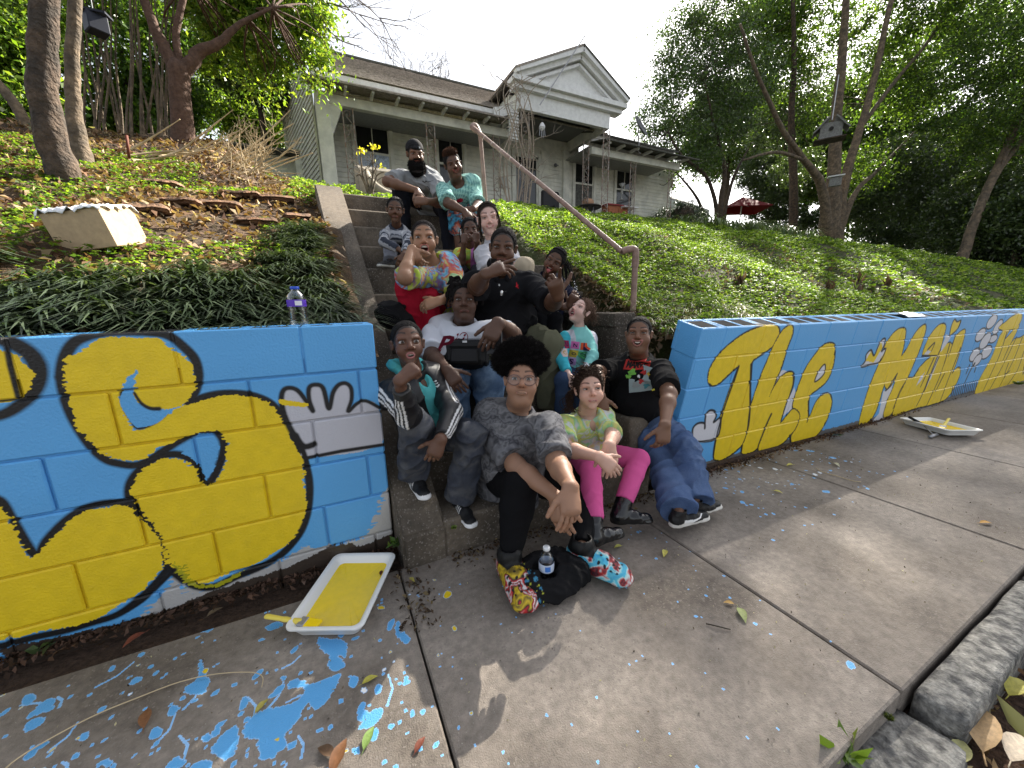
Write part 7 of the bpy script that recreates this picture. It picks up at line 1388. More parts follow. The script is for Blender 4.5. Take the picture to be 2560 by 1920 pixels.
# ---------------------------------------------------------------- 7 little girl in pink, fists on cheeks
def p_pink():
    s = Human('person in pink and tie-dye top with both fists on her cheeks', 17, .70, 'dark', 0, .006); s.skin = np.array((.095, .048, .031))
    s.head(1175, 575, 60, .20, 4, 4, -6); s.body_joints((1175, 616), (1178, 690, 1), (1146, 626, 1), (1203, 628, 1), .46)
    s.leg('l', (1150, 675), (1150, 760, 2.7), (1150, 790, 2.6)); s.leg('r', (1195, 676), (1195, 760, 2.7), (1195, 790, 2.6)); s.arm('l', (1155, 656), (1160, 606, 2.80)); s.arm('r', (1192, 640), (1192, 604, 2.82)); s.ground(); s.report()
    s.make_body({'l': dict(d=cv(.05, 1, .0), n=cv(-.2, 0, 1), curl=(80, 85, 85, 85), size=1.05, pale=False), 'r': dict(d=cv(.0, 1, .0), n=cv(.2, 0, 1), curl=(80, 85, 85, 85), size=1.05, pale=False)}, mouth='tongue', mw=.10, mh=.045, eyes=(14, 10), smile=.6, nose=1.1)
    s.shirt(lambda X: np.where((s.tl(X)[:, [0]] < -.02), dye([(.5, .06, .03), (.5, .4, .05), (.3, .5, .1), (.55, .1, .1)], 10, 5, 1.2)(X), dye([(.45, .14, .42), (.5, .2, .46)], 20, 3)(X)), .6, .012)
    s.trousers((.03, .03, .04), .012, .9, .05, 'trousers', clothm, h=.008)
    s.cap_hair(BK, .02, .03, -.2); g_ = np.random.default_rng(3); s.strands([[(sx*.30+g_.normal()*.03, -.1+g_.normal()*.1, .2), (sx*.42, -.05+g_.normal()*.08, .0), (sx*(.42+g_.normal()*.03), .0, -.3), (sx*(.40+g_.normal()*.04), .02, -.5)] for sx in (-1, 1) for _ in range(6)]+[[(x, -.1, .46), (x*1.3, .1, .42), (x*1.5, .22, .32)] for x in np.linspace(-.25, .25, 7)], BK, .0055)
    b = MB()
    for i in range(9): b.ell(s.hl(-.40, .12, .02-i*.055), (.006, .006, .005), 8)
    b.build('white_beads', wh, s.hair, True); return s
# ---------------------------------------------------------------- 8 winking woman
def p_woman():
    s = Human('person winking, dark hair pulled back, pale grey tee, behind the black polo', 18, .92, 'pale', .0, .006); s.skin = np.array((.60, .39, .33))
    s.head(1221, 548, 78, .235, 4, 4, -7); s.body_joints((1234, 604), (1262, 735, 1), (1208, 622, -1), (1272, 622, 1), .44)
    s.leg('l', (1240, 690), (1240, 770, 2.5), (1240, 800, 2.4)); s.leg('r', (1312, 668), (1330, 760, 2.5), (1340, 800, 2.4)); s.arm('l', (1222, 690), (1235, 730, 2.75)); s.arm('r', (1292, 672), (1285, 730, 2.8)); s.ground(); s.report()
    s.make_body({}, mouth='closed', smile=1.1, eyes=(12, 7), wink=1, brow=.0, mw=.105, hairc=(.05, .03, .02), lips=(.50, .20, .19), nose=.85, iris=(.08, .06, .04))
    s.shirt((.42, .42, .45), .85, .02, fold=(.006, 13)); s.trousers((.45, .38, .28), .015, .95, .05, m=clothm, h=.008)
    s.cap_hair((.022, .015, .012), .016, .05, -.02, front=.50); g_ = np.random.default_rng(8); S = []
    for i in range(70): a = g_.uniform(-1.2, 1.2); x = math.sin(a)*.31; S.append([(x*.9, .2*math.cos(a), crz(x*.9, .2*math.cos(a))), (x, .0, crz(x, 0)), (x*.7, -.3, crz(x*.7, -.3)), (g_.normal()*.06, -.46, .25)])
    for sx in (-1, 1):
        for i in range(16): x = .29+g_.normal()*.02; S.append([(sx*.12, .27, .40), (sx*.26, .30+g_.normal()*.01, .22), (sx*x, .27, 0), (sx*(x+.02), .22+g_.normal()*.02, -.30), (sx*(x-.02), .2, -.5-g_.uniform(0, .15))])
    s.strands(S, (.028, .019, .014), .0026, seg=4); return s
# ---------------------------------------------------------------- 9 girl with braids, tongue out
def p_braid():
    s = Human('person with long beaded braids and tongue out, head tilted, near the handrail', 19, .88, 'dark', .1, .0056)
    s.head(1386, 655, 70, .215, -10, 0, 30); s.body_joints((1366, 690), (1362, 800, 1), (1340, 706, -1), (1412, 716, 1), .46)
    s.leg('l', (1345, 800), (1350, 900, 2.35), (1350, 930, 2.3)); s.leg('r', (1385, 800), (1390, 890, 2.4), (1390, 930, 2.3)); s.arm('l', (1328, 754), (1408, 768, 2.28)); s.arm('r', (1436, 752), (1425, 766, 2.45)); s.ground(); s.report()
    s.make_body({'l': dict(d=cv(1, .35, 0), n=cv(0, .5, .8), curl=(12, 14, 16, 20), pale=False), 'r': dict(d=cv(.3, .7, .3), n=cv(0, .3, .9), curl=(30, 35, 40, 40), pale=False)}, mouth='tongue', mw=.115, mh=.085, eyes=(9, 5), smile=.8, cheeks=.03, nose=1.1)
    s.shirt((.012, .014, .032), .9, .014, fold=(.006, 14)); s.trousers((.008, .008, .010), .012, .95, .05, m=clothm, h=.008)
    s.cap_hair(BK, .02, .03, -.2); g_ = np.random.default_rng(4); S = []
    for i in range(20): a = -.9+i*.095; x = math.sin(a)*.33; S.append([(x*.9, .2*math.cos(a)-.02, crz(x*.9, .2*math.cos(a)-.02)), (x, -.12, crz(x, -.12)), (x*.95, -.36, crz(x*.95, -.36)), (x*.9, -.44, .0)])
    for i in range(16):
        x0 = s.hl(.3*(1 if i % 3 else -1), -.2+g_.normal()*.1, -.05); S.append(None)
    S = [q for q in S if q]; s.strands(S, BK, .0048); b = MB(); bd = MB()
    for i in range(22):
        sx = 1 if i < 15 else -1; p0 = s.hl(sx*.34, -.15+g_.normal()*.12, .1+g_.normal()*.12); L = g_.uniform(.20, .34); e = np.array([g_.normal()*.02+.02*sx, g_.normal()*.02-.01, 0]); P = spline([p0, p0+e-[0, 0, L*.4], p0+e*1.6-[0, 0, L*.75], p0+e*1.8-[0, 0, L]], 4, False); b.tube(P, .0035, 5)
        for q in P[-5:]: 
            if g_.random() < .6: bd.ell(q, (.0055, .0055, .005), 6)
    mesh_np_mb(b, 'braids', hairm, s.hair, BK); bd.build('beads', wh, s.hair, True); return s
# ---------------------------------------------------------------- 10 girl in white ball club tee
def p_phil():
    s = Human('person with short locs, white tee with red script, camera bag on lap', 20, .97, 'dark', .95); s.skin = np.array((.085, .043, .028))
    s.head(1160, 752, 93, .225, 0, 2, -2); s.body_joints((1160, 806), (1152, 925, 1), (1083, 828, -1), (1206, 815, -1), .44)
    s.leg('l', (1134, 945), (1137, 1060, 1.70), (1140, 1090, 1.6)); s.leg('r', (1222, 944), (1228, 1060, 1.74), (1232, 1090, 1.64)); s.arm('l', (1080, 895), (1116, 924, 1.75)); s.arm('r', (1282, 838), (1246, 806, 1.78)); s.ground(); s.report()
    s.make_body({'l': dict(d=cv(.6, -.8, .05), n=cv(-.3, .5, .8), curl=(14, 16, 18, 20), pale=False), 'r': dict(d=cv(-.45, -.85, .15), n=cv(.1, .4, .9), curl=(16, 20, 22, 26), th=(.6, .5), size=1.08, pale=False)}, mouth='closed', eyes=(13, 9), brow=.015, mw=.10, cheeks=.11, nose=1.25, smile=-.5)
    o = s.shirt((.66, .68, .74), .80, .018, fold=(.007, 12), belly=.03, neck=1.05); s.shirt_o = o
    V, Fq = textmesh('P', 1, .03, .35); project(s, o, V, Fq, 1106, 862, .11, (.20, .012, .035), 'script_lettering', -.02); V, Fq = textmesh('hi', 1, .02, .35); project(s, o, V, Fq, 1143, 853, .085, (.20, .012, .035), 'script_lettering', .05)
    V, Fq = polyart([(math.cos(a), math.sin(a)) for a in np.linspace(2.6, -1.2, 14)]+[(.86*math.cos(a), .86*math.sin(a)) for a in np.linspace(-1.2, 2.6, 14)]); project(s, o, V, Fq, 1158, 845, .06, (.20, .012, .035), 'script_swash', 0)
    s.trousers(dye([(.07, .12, .21), (.09, .145, .24), (.14, .21, .31), (.08, .13, .22)], 5, 3), .018, .97, .075, 'jeans', denimm, (.011, 13)); s.shoe('l'); s.shoe('r')
    s.cap_hair(BK, .03, .03, -.15); g_ = np.random.default_rng(6); S = []
    for i in range(66):
        a = g_.uniform(-2.6, 2.6); el = g_.uniform(.1, 1.0); x, y, z = .36*math.sin(a)*math.cos(el), .36*math.cos(a)*math.cos(el)-.08, .16+.36*math.sin(el)
        if y > .12 and z < .34: z = .38
        dx = math.copysign(1, x if abs(x) > .04 else g_.normal()); S.append([(x*.9, y*.9, z*.95), (x*1.12, y*1.05, z+.07), (x*1.2+dx*.06, y-.05, z-.06), (x*1.15+dx*.12, y-.10, z-.26-g_.uniform(0, .18))])
    for i in range(9): S.append([(-.16+g_.normal()*.05, 0, .46), (-.2+g_.normal()*.06, .0, .57+g_.normal()*.03), (-.28+g_.normal()*.06, .05, .56+g_.normal()*.04), (-.36+g_.normal()*.05, .08, .42)])
    s.strands(S, (.011, .009, .009), .0078, seg=6, kink=.0015); return s
# ---------------------------------------------------------------- 11 boy in striped track jacket
def p_track():
    s = Human('person with chin on hand, black three-stripe track jacket over aqua hoodie', 21, .86, 'dark', .05); s.skin = np.array((.115, .056, .035))
    s.head(1019, 860, 116, .22, 6, 4, -6); s.body_joints((1032, 930), (1070, 1095, 1), (975, 962, -1), (1092, 944, 1), .47)
    s.leg('l', (1040, 1062), (1034, 1185, 1.80), (1056, 1245, 1.72), .44, .42); s.leg('r', (1180, 1088), (1148, 1250, 1.80), (1172, 1298, 1.70), .46, .44); s.arm('l', (1022, 1040), (998, 952, 1.50)); s.arm('r', (1130, 1030), (1102, 1098, 1.52)); s.report()
    s.make_body({'l': dict(d=cv(.62, .55, -.25), n=cv(-.3, .55, .7), curl=(75, 80, 84, 84), size=1.08, side=cv(.3, 1, 0), pale=False), 'r': dict(d=cv(-.4, -.9, .0), n=cv(.2, .2, 1), curl=(20, 25, 28, 30))}, mouth='oh', mw=.075, mh=.045, eyes=(26, 15), brow=.05, gaze=(.12, 0), nose=1.15, lips=(.33, .13, .12))
    J = s.J; k = s.sc
    aq = (.09, .42, .43); s.shirt(aq, 0, .010, vneck=.10, name='hoodie', fold=(.004, 16), neck=.95)
    v = Vol(J['nk']-.2, J['nk']+.2, .0048)
    for sx in (-1, 1): v.cap(J['nk']+s.tx*sx*.085*k+s.tu*.03*k-s.tf*.02, J['nk']+s.tx*sx*.045*k+s.tf*.10*k-s.tu*.09*k, .026*k, .018*k, .01)
    v.cap(J['nk']-s.tx*.085*k-s.tf*.05+s.tu*.035, J['nk']+s.tx*.085*k-s.tf*.05+s.tu*.035, .034*k, .034*k, .03); s.piece('hood', v, aq, clothm, (.004, 30))
    def jac(X):
        c = np.tile((.010, .010, .012), (len(X), 1))
        for sd in 'lr':
            S_, E_, W_2 = J['s'+sd], J['e'+sd], J['w'+sd]
            for A, B in ((S_, E_), (E_, W_2)):
                d = nrm(B-A); L = np.linalg.norm(B-A); q = X-A; t = q@d; out = nrm((A+B)/2-(lerp(J['pel'], J['nk'], .6) if A is S_ else O_*0+lerp(J['pel'], J['nk'], .9)+s.tf*.0)); out = nrm(out-d*(out@d))
                if sd == 'l': out = nrm(cv(-.9, 0, .75)-d*(cv(-.9, 0, .75)@d)) if A is S_ else nrm(cv(-.2, 0, 1)-d*(cv(-.2, 0, 1)@d))
                else: out = nrm(cv(.9, 0, .7)-d*(cv(.9, 0, .7)@d))
                b = np.cross(d, out); e = q-t[:, None]*d; ang = np.arctan2(e@b, e@out)*.062*k; r = np.linalg.norm(e, axis=1); m = (t > -.03) & (t < L) & (r < .10*k) & ((np.abs(ang) < .0055) | (np.abs(np.abs(ang)-.020) < .0055)); c[m] = (.68, .68, .68)
        t = (X-J['el'])@nrm(J['wl']-J['el']); cu = (t > .13*k) & (np.linalg.norm(X-J['wl'], axis=1) < .13*k); c[cu & (t > .16*k)] = (.022, .022, .022); return c
    v = Vol(np.minimum(J['pel'], J['sl'])-.35, np.maximum(J['nk'], J['sr'])+.25, s.h); s.torso(v, .022, .0); v.ell(J['pel']+s.tu*.02, np.array([.18, .15, .14])*k, np.array([s.tx, s.tf, s.tu]).T, .04)
    v.cap(J['nk']+s.tf*.15*k+s.tu*.02, J['pel']+s.tf*.19*k+s.tu*.14+s.tx*.01, .052*k, .062*k, .008, (s.tf, .6), 's')
    ra, re_, rf, rw = s.armr()
    for sd, q in (('l', .80), ('r', .92)):
        S_, E_, W_2 = J['s'+sd], J['e'+sd], J['w'+sd]; v.cap(S_, E_, ra+.02, re_+.018, .03); p = lerp(E_, W_2, q); d = nrm(W_2-E_); v.cap(E_, p+d*.02, re_+.02, rw+.014, .02, None, 'u', (p, d))
    v.ell(J['nk']+s.tu*.05, np.array([.085, .10, .07])*k, np.array([s.tx, s.tf, s.tu]).T, .01, 's'); v.plane(J['pel']-s.tu*.12, -s.tu)
    o = s.piece('track_jacket', v, jac, shinym, (.005, 14))
    for i in range(3): V, Fq = polyart([(-.5+.0, i*.34), (.5-.25*i, i*.34), (.4-.25*i, i*.34+.2), (-.5, i*.34+.2)]); project(s, o, V, Fq, 1097+i, 965-i*5, .022-.004*i, (.7, .7, .7), 'chest_logo', .9)
    s.trousers(dye([(.04, .046, .062), (.055, .06, .075), (.085, .088, .096), (.045, .05, .066)], 5, 3), .018, .95, .068, 'jeans', denimm, (.011, 13)); s.shoe('l', stripe='three', L=.27); s.shoe('r', stripe='three', L=.27)
    s.cap_hair(BK, .012, .05, -.06); return s
# ---------------------------------------------------------------- 12 girl in tie-dye and pink leggings
def p_tdgirl():
    s = Human('person with curly ponytail, lime tie-dye tee, pink leggings and black boots', 22, .86, 'fair', .2); s.skin = np.array((.52, .32, .245))
    s.head(1473, 975, 100, .215, 12, 0, -4); s.body_joints((1467, 1034), (1448, 1136, 1), (1412, 1050, -1), (1512, 1050, 1), .42)
    s.leg('l', (1475, 1175), (1488, 1330, 'z', .12), (1517, 1374, 'z', 0), .44, .42); s.leg('r', (1598, 1148), (1550, 1278, 'z', .13), (1616, 1332, 'z', 0), .44, .42); s.arm('l', (1414, 1122), (1498, 1142, 1.56)); s.arm('r', (1532, 1090), (1523, 1112, 1.52)); s.report()
    s.make_body({'l': dict(d=cv(.75, -.65, .1), n=cv(-.2, .5, .8), curl=(18, 20, 22, 24), pale=False), 'r': dict(d=cv(.02, -1, .12), n=cv(.15, .1, 1), curl=(9, 10, 12, 16), size=1.12, th=(.75, .45), side=cv(-1, 0, 0), pale=False)}, mouth='closed', eyes=(13, 9), gaze=(.25, .02), mw=.085, cheeks=.05, nose=.9, hairc=(.04, .022, .015), lips=(.46, .18, .16), brow=.005)
    s.shirt(dye([(.62, .64, .72), (.45, .60, .12), (.62, .62, .22), (.25, .55, .25), (.55, .55, .62), (.60, .55, .10), (.35, .62, .5)], 8, 41, 1.3), .78, .016, vneck=.075, fold=(.006, 14))
    def pk(X): c = np.tile((.62, .10, .29), (len(X), 1))*(1+.05*n3(X, 12, 3))[:, None]; d = np.linalg.norm(X-lerp(s.J['hr'], s.J['kr'], .55), axis=1); m = np.clip(1-d/.10, 0, 1)[:, None]*(n3(X, 40, 2)[:, None] > -.2); c = c*(1-m)+np.array((.6, .2, .03))*m; return c
    s.trousers(pk, .003, .80, .05, 'leggings', clothm, (.0018, 22), .98, .96, 1.0); s.shoe('l', (.008, .008, .009), (.01, .01, .01), .26, bootm, True); s.shoe('r', (.008, .008, .009), (.01, .01, .01), .26, bootm, True)
    s.cap_hair((.03, .018, .012), .045, .045, -.12, front=.48, noisea=.005); g_ = np.random.default_rng(12); S = []
    for i in range(150):
        a = g_.uniform(-2.4, 2.6); el = g_.uniform(-.1, 1.3); p = np.array([.37*math.sin(a)*math.cos(el), .40*math.cos(a)*math.cos(el)-.06, .16+.38*math.sin(el)])
        if p[1] > .1 and p[2] < .36: continue
        q = p*1.08+g_.normal(size=3)*.05; r = q+g_.normal(size=3)*.07+[0, -.04, -.02]; S.append([p, q, r, r+g_.normal(size=3)*.05])
    for i in range(46): S.append([(-.30, -.30, .05), (-.42+g_.normal()*.05, -.3+g_.normal()*.1, -.05), (-.5+g_.normal()*.08, -.25, -.3), (-.45+g_.normal()*.12, -.2, -.55)])
    s.strands(S, (.035, .02, .014), .0022, seg=4, kink=.004); return s
# ---------------------------------------------------------------- 13 little girl in letter tile shirt
def p_uni():
    s = Human('person, small girl in aqua letter tile shirt, looking up with open mouth', 23, .66, 'pale', .0)
    s.head(1452, 780, 72, .195, -38, 34, 10); s.body_joints((1448, 818), (1440, 935, 1), (1412, 834, -1), (1476, 834, 1), .50)
    s.leg('l', (1408, 950), (1395, 1035, 1.85), (1400, 1060, 1.8)); s.leg('r', (1450, 955), (1440, 1050, 1.9), (1440, 1080, 1.8)); s.arm('l', (1404, 900), (1424, 942, 1.98)); s.arm('r', (1482, 890), (1460, 940, 2.02)); s.ground(); s.report()
    s.make_body({'l': dict(d=cv(.4, -.9, .1), n=cv(-.3, .3, 1), curl=(14, 16, 18, 20)), 'r': dict(d=cv(-.4, -.9, .1), n=cv(.3, .3, 1), curl=(14, 16, 18, 20))}, mouth='open', mw=.085, mh=.085, eyes=(18, 10), nose=.85, hairc=(.12, .07, .045), lips=(.5, .2, .2), cheeks=.03, gaze=(-.2, .2))
    def rg(X): q = s.tl(X); c = np.tile((.22, .55, .53), (len(X), 1)); c[q[:, 0] > .115] = (.55, .55, .62); c[q[:, 0] < -.105] = (.50, .52, .58); c[q[:, 0] < -.15] = (.05, .40, .50); return c*(1+.04*n3(X, 30, 2))[:, None]
    o = s.shirt(rg, 1.7, .012, fold=(.0045, 18)); cs = [(.22, .01, .06), (.55, .14, .38), (.62, .09, .03), (.55, .45, .42), (.5, .38, .05), (.06, .32, .12), (.42, .25, .5)]
    for i, (ch_, px, py) in enumerate([('U', 1417, 861), ('N', 1438, 863), ('I', 1459, 866), ('C', 1412, 881), ('O', 1434, 884), ('R', 1453, 888), ('S', 1427, 903)]):
        V, Fq = quadart(-.5, -.5, .5, .5, 3); project(s, o, V, Fq, px, py, .049, cs[i], 'tile_print', -.06); V, Fq = textmesh(ch_, 1, .02); V = V-V.mean(0); project(s, o, V, Fq, px, py, .009 if ch_ == 'I' else .022, (.02, .015, .06) if i != 3 else (.5, .3, .05), 'letter_print', -.06, .0045)
    s.trousers((.035, .06, .12), .014, .95, .055, 'jeans', denimm, (.006, 15)); hc_ = (.10, .06, .042); s.cap_hair(hc_, .035, .02, -.25, front=.46, noisea=.004); g_ = np.random.default_rng(22); S = []
    for i in range(120): a = g_.uniform(-2.6, 2.6); el = g_.uniform(-.3, 1.2); p = np.array([.36*math.sin(a)*math.cos(el), .4*math.cos(a)*math.cos(el)-.08, .14+.37*math.sin(el)]); p = p if not (p[1] > .1 and p[2] < .36) else np.array([.3, -.2, .1]); q = p*1.05+g_.normal(size=3)*.03; w_ = s.Fm.T@np.array([.1, .1, -.25]); S.append([p, q+[0, -.05, 0], q+w_*.5+g_.normal(size=3)*.07, q+w_+g_.normal(size=3)*.09])
    s.strands(S, hc_, .002, seg=4, kink=.003); return s
# ---------------------------------------------------------------- 14 smiling boy in black comic tee
def p_comic():
    s = Human('person smiling in black comic print tee and baggy jeans by the blue wall end', 24, .93, 'med', .5); s.skin = np.array((.165, .085, .052))
    s.head(1597, 836, 90, .22, -4, 3, 3); s.body_joints((1597, 888), (1600, 1040, 1), (1535, 908, 1), (1652, 910, -1), .50)
    s.leg('l', (1655, 1150), (1698, 1283, 'z', .13), (1764, 1320, 'z', 0), .46, .46); s.leg('r', (1712, 1120), (1738, 1258, 'z', .12), (1790, 1288, 'z', 0), .46, .46); s.arm('l', (1492, 930), (1500, 990, 2.05)); s.arm('r', (1672, 985), (1662, 1062, 1.86)); s.report()
    s.make_body({'r': dict(d=cv(-.15, -1, .05), n=cv(.25, .1, 1), curl=(28, 32, 36, 40), size=1.05, pale=False), 'l': dict(d=cv(.2, -1, 0), n=cv(-.2, 0, 1), curl=(20, 22, 24, 26))}, mouth='grin', mw=.125, mh=.058, smile=1.5, eyes=(9, 6), cheeks=.11, nose=1.1, lips=(.30, .12, .10))
    o = s.shirt((.009, .009, .010), .80, .018, fold=(.006, 13), belly=.03, neck=1.08)
    V, Fq = quadart(-.5, -.15, .5, .15, 5); project(s, o, V, Fq, 1594, 911, .165, (.42, .03, .025), 'red_banner', -.03); V, Fq = textmesh('MARVEL', 1, .04, 0, .85); project(s, o, V, Fq, 1595, 911, .145, (.012, .01, .01), 'banner_lettering', -.03, .0045)
    g_ = np.random.default_rng(2)
    for i, (px, py, w_, c_) in enumerate([(1598, 948, .155, (.32, .40, .42)), (1580, 932, .055, (.16, .42, .07)), (1572, 940, .04, (.2, .5, .08)), (1612, 930, .045, (.42, .03, .03)), (1623, 934, .035, (.55, .38, .05)), (1604, 950, .04, (.5, .05, .05)), (1590, 962, .05, (.3, .34, .35)), (1617, 962, .045, (.07, .25, .3)), (1634, 972, .022, (.5, .45, .05)), (1600, 938, .02, (.7, .7, .7))]):
        n = 11; P = [(math.cos(a)*(1+.35*g_.normal()), (1.05 if i == 0 else .8)*math.sin(a)*(1+.35*g_.normal())) for a in np.linspace(0, 6.28, n+1)[:-1]] if i else [(-1, 1), (1, 1), (1.05, -1.1), (-.7, -1.15)]
        V, Fq = polyart(P); project(s, o, V, Fq, px, py, w_, c_, 'comic_panel', -.03, .003+.0012*i)
    s.trousers(dye([(.05, .085, .18), (.065, .105, .21), (.085, .13, .24), (.06, .1, .2), (.11, .16, .27)], 5, 7), .016, .97, .085, 'jeans', denimm, (.010, 11), 1.0, 1.05, 1.1)
    s.shoe('l', (.01, .01, .011), (.62, .6, .56), .27, stripe='swoosh'); s.shoe('r', (.01, .01, .011), (.62, .6, .56), .27)
    s.cap_hair(BK, .010, .055, -.06); return s
import sys
for fn in (p_cap, p_green, p_stripe, p_woman, p_pink, p_tiedye, p_braid, p_polo, p_uni, p_phil, p_comic, p_track, p_tdgirl, p_glasses): PEOPLE.append(fn())
# ================================================================ props
white = mat('tray_white', (.78, .78, .76), .3, spec=.5); yel = mat('wet_yellow', (.93, .66, .010), .16, spec=.6, var=.06, vs=20, bump=.003, bs=18, coat=.3)
def frame2(o, dx):      # frame on the ground: origin, x dir
    x = nrm(np.array([dx[0], dx[1], 0])); return np.array(o, float), np.array([x, np.cross([0, 0, 1.], x), [0, 0, 1.]]).T
def tray(name, c, Fm, L, Wd, label, paintfill, tilt=None):
    o = empty(name, c, label, 'paint tray', 'paint trays on the sidewalk'); Fm = Fm if tilt is None else Fm@np.array(tilt)
    def ring(a, b, z, r, n=6):
        P = []
        for sx, sy, a0 in ((1, 1, 0), (-1, 1, 90), (-1, -1, 180), (1, -1, 270)):
            for k in range(n+1): t = math.radians(a0+90*k/n); P.append(np.array([sx*(a-r)+r*math.cos(t), sy*(b-r)+r*math.sin(t), z]))
        return P
    a, b = L/2, Wd/2; rings = [ring(a, b, .046, .035), ring(a, b, .052, .035), ring(a-.012, b-.012, .054, .03), ring(a-.022, b-.022, .046, .028), ring(a-.045, b-.042, .012, .02), ring(a-.047, b-.044, .006, .02), ring(a-.030, b-.028, .0, .03), ring(a-.01, b-.01, .040, .035)]
    M_ = len(rings[0]); vs = [c+Fm@p for r in rings for p in r]; m = len(rings); fs = [(i*M_+k, i*M_+(k+1) % M_, (i+1)*M_+(k+1) % M_, (i+1)*M_+k) for i in range(m-1) for k in range(M_)]+[((m-1)*M_+k, (m-1)*M_+(k+1) % M_, (k+1) % M_, k) for k in range(M_)]
    bb = MB(); bb.add(vs, fs); bb.add([c+Fm@p for p in rings[5]], [tuple(range(M_))]); sh_ = bb.build('shell', white, o, True, auto=60)
    for i in range(7): bb = MB(); y = -.05+i*.02; bb.box(c+Fm@np.array([-L*.18, y, .009]), (L*.25, .004, .006), Fm); bb.build('rib', white, o)
    g_ = np.random.default_rng(4); P = []; rr = ring(a-.023, b-.021, .030, .028, 8)
    for i, p in enumerate(rr): q = p*np.array([1+(paintfill-1)*(.6+.8*g_.random()), 1+(paintfill-1)*(.6+.8*g_.random()), 1]); P.append(q)
    P = spline(P, 3); n = len(P); bb = MB(); bb.add([c+Fm@p for p in P]+[c+Fm@(p*[.9, .86, .72]) for p in P]+[c+Fm@np.array([0, 0, .020])], [(i, (i+1) % n, n+(i+1) % n, n+i) for i in range(n)]+[(n+i, n+(i+1) % n, 2*n) for i in range(n)]); bb.build('wet_paint', yel, o, True)
    return o
p0 = atZ(690, 1585, .03); p1 = atZ(905, 1390, .03); A1 = atZ(735, 1570, .0); corners = [atZ(x, y, .04)[:2] for x, y in ((726, 1572), (890, 1592), (990, 1400), (845, 1382))]
bl, br_, tr_, tl_ = [np.array(q) for q in corners]; c0 = (bl+br_+tr_+tl_)/4; dx = ((tr_-br_)+(tl_-bl))/2; Lt = np.linalg.norm(dx); Wt = np.linalg.norm((br_-bl)+(tr_-tl_))/2
cc, Ft = frame2((c0[0], c0[1], .004), dx); Lt, Wt = Lt*1.02, Wt*1.03; tray('paint_tray', cc, Ft, Lt, Wt, 'big white tray full of wet yellow paint on the sidewalk by the big S', .99)
def brush(name, a, b, label, cat_='paint brush', hc=(.75, .60, .1)):
    a = np.array(a, float); b = np.array(b, float); d = nrm(b-a); L = np.linalg.norm(b-a); up = nrm(np.cross(np.cross(d, [0, 0, 1.]), d)); w_ = np.cross(d, up); o = empty(name, a, label, cat_)
    v = Vol(np.minimum(a, b)-.05, np.maximum(a, b)+.05, .0025); v.cap(a, a+d*L*.35, .011, .009, .01, (up, 1.5)); v.cap(a+d*L*.35, a+d*L*.62, .009, .014, .01, (up, 1.6)); X, Q = v.mesh(1); mesh_np('handle', X, Q, mat('brush_handle', hc, .35), o, True)
    bb = MB(); Rb = np.array([w_, d, up]).T; bb.box(a+d*L*.68, (.042, L*.13, .014), Rb, ch=.003); bb.build('ferrule', met, o); bb = MB(); bb.box(a+d*L*.86, (.044, L*.26, .011), Rb, ch=.004); bb.build('bristles', yel, o); return o
brush('paint_brush', atZ(668, 1541, .055), atZ(800, 1562, .045), 'yellow handled brush resting across the corner of the big paint tray')
lf = mat('leaf_on_paint', (.10, .035, .012), .6)
def fallen(name, x, y, size, col, label, z=.006, parent=None, a=None, group='fallen leaves on the sidewalk'):
    c = atZ(x, y, z); a = rnd.uniform(0, 6.28) if a is None else a; d = np.array([math.cos(a), math.sin(a), 0]); w_ = np.array([-d[1], d[0], 0]); bb = MB(); n = 9; vs = []
    for i in range(n): t = i/(n-1); wd_ = size*.21*math.sin(math.pi*t**.8)+.0004; zz_ = size*.10*math.sin(math.pi*t)*.6+.03*size*(t*3 % 1); p = c+d*size*(t-.5)+np.array([0, 0, zz_]); vs += [p-w_*wd_+[0, 0, wd_*.5], p, p+w_*wd_+[0, 0, wd_*.45]]
    bb.add(vs, [(3*i+k, 3*i+k+1, 3*i+k+4, 3*i+k+3) for i in range(n-1) for k in (0, 1)]); bb.tube([c-d*size*.5, c-d*size*.72], size*.012, 4); o = bb.build(name, mat('fallen_%d' % int(sum(col)*1e4), col, .6, trans=.15, var=.25, vs=40), parent, True)
    if label: tag(o, label, 'leaf', group)
    return o
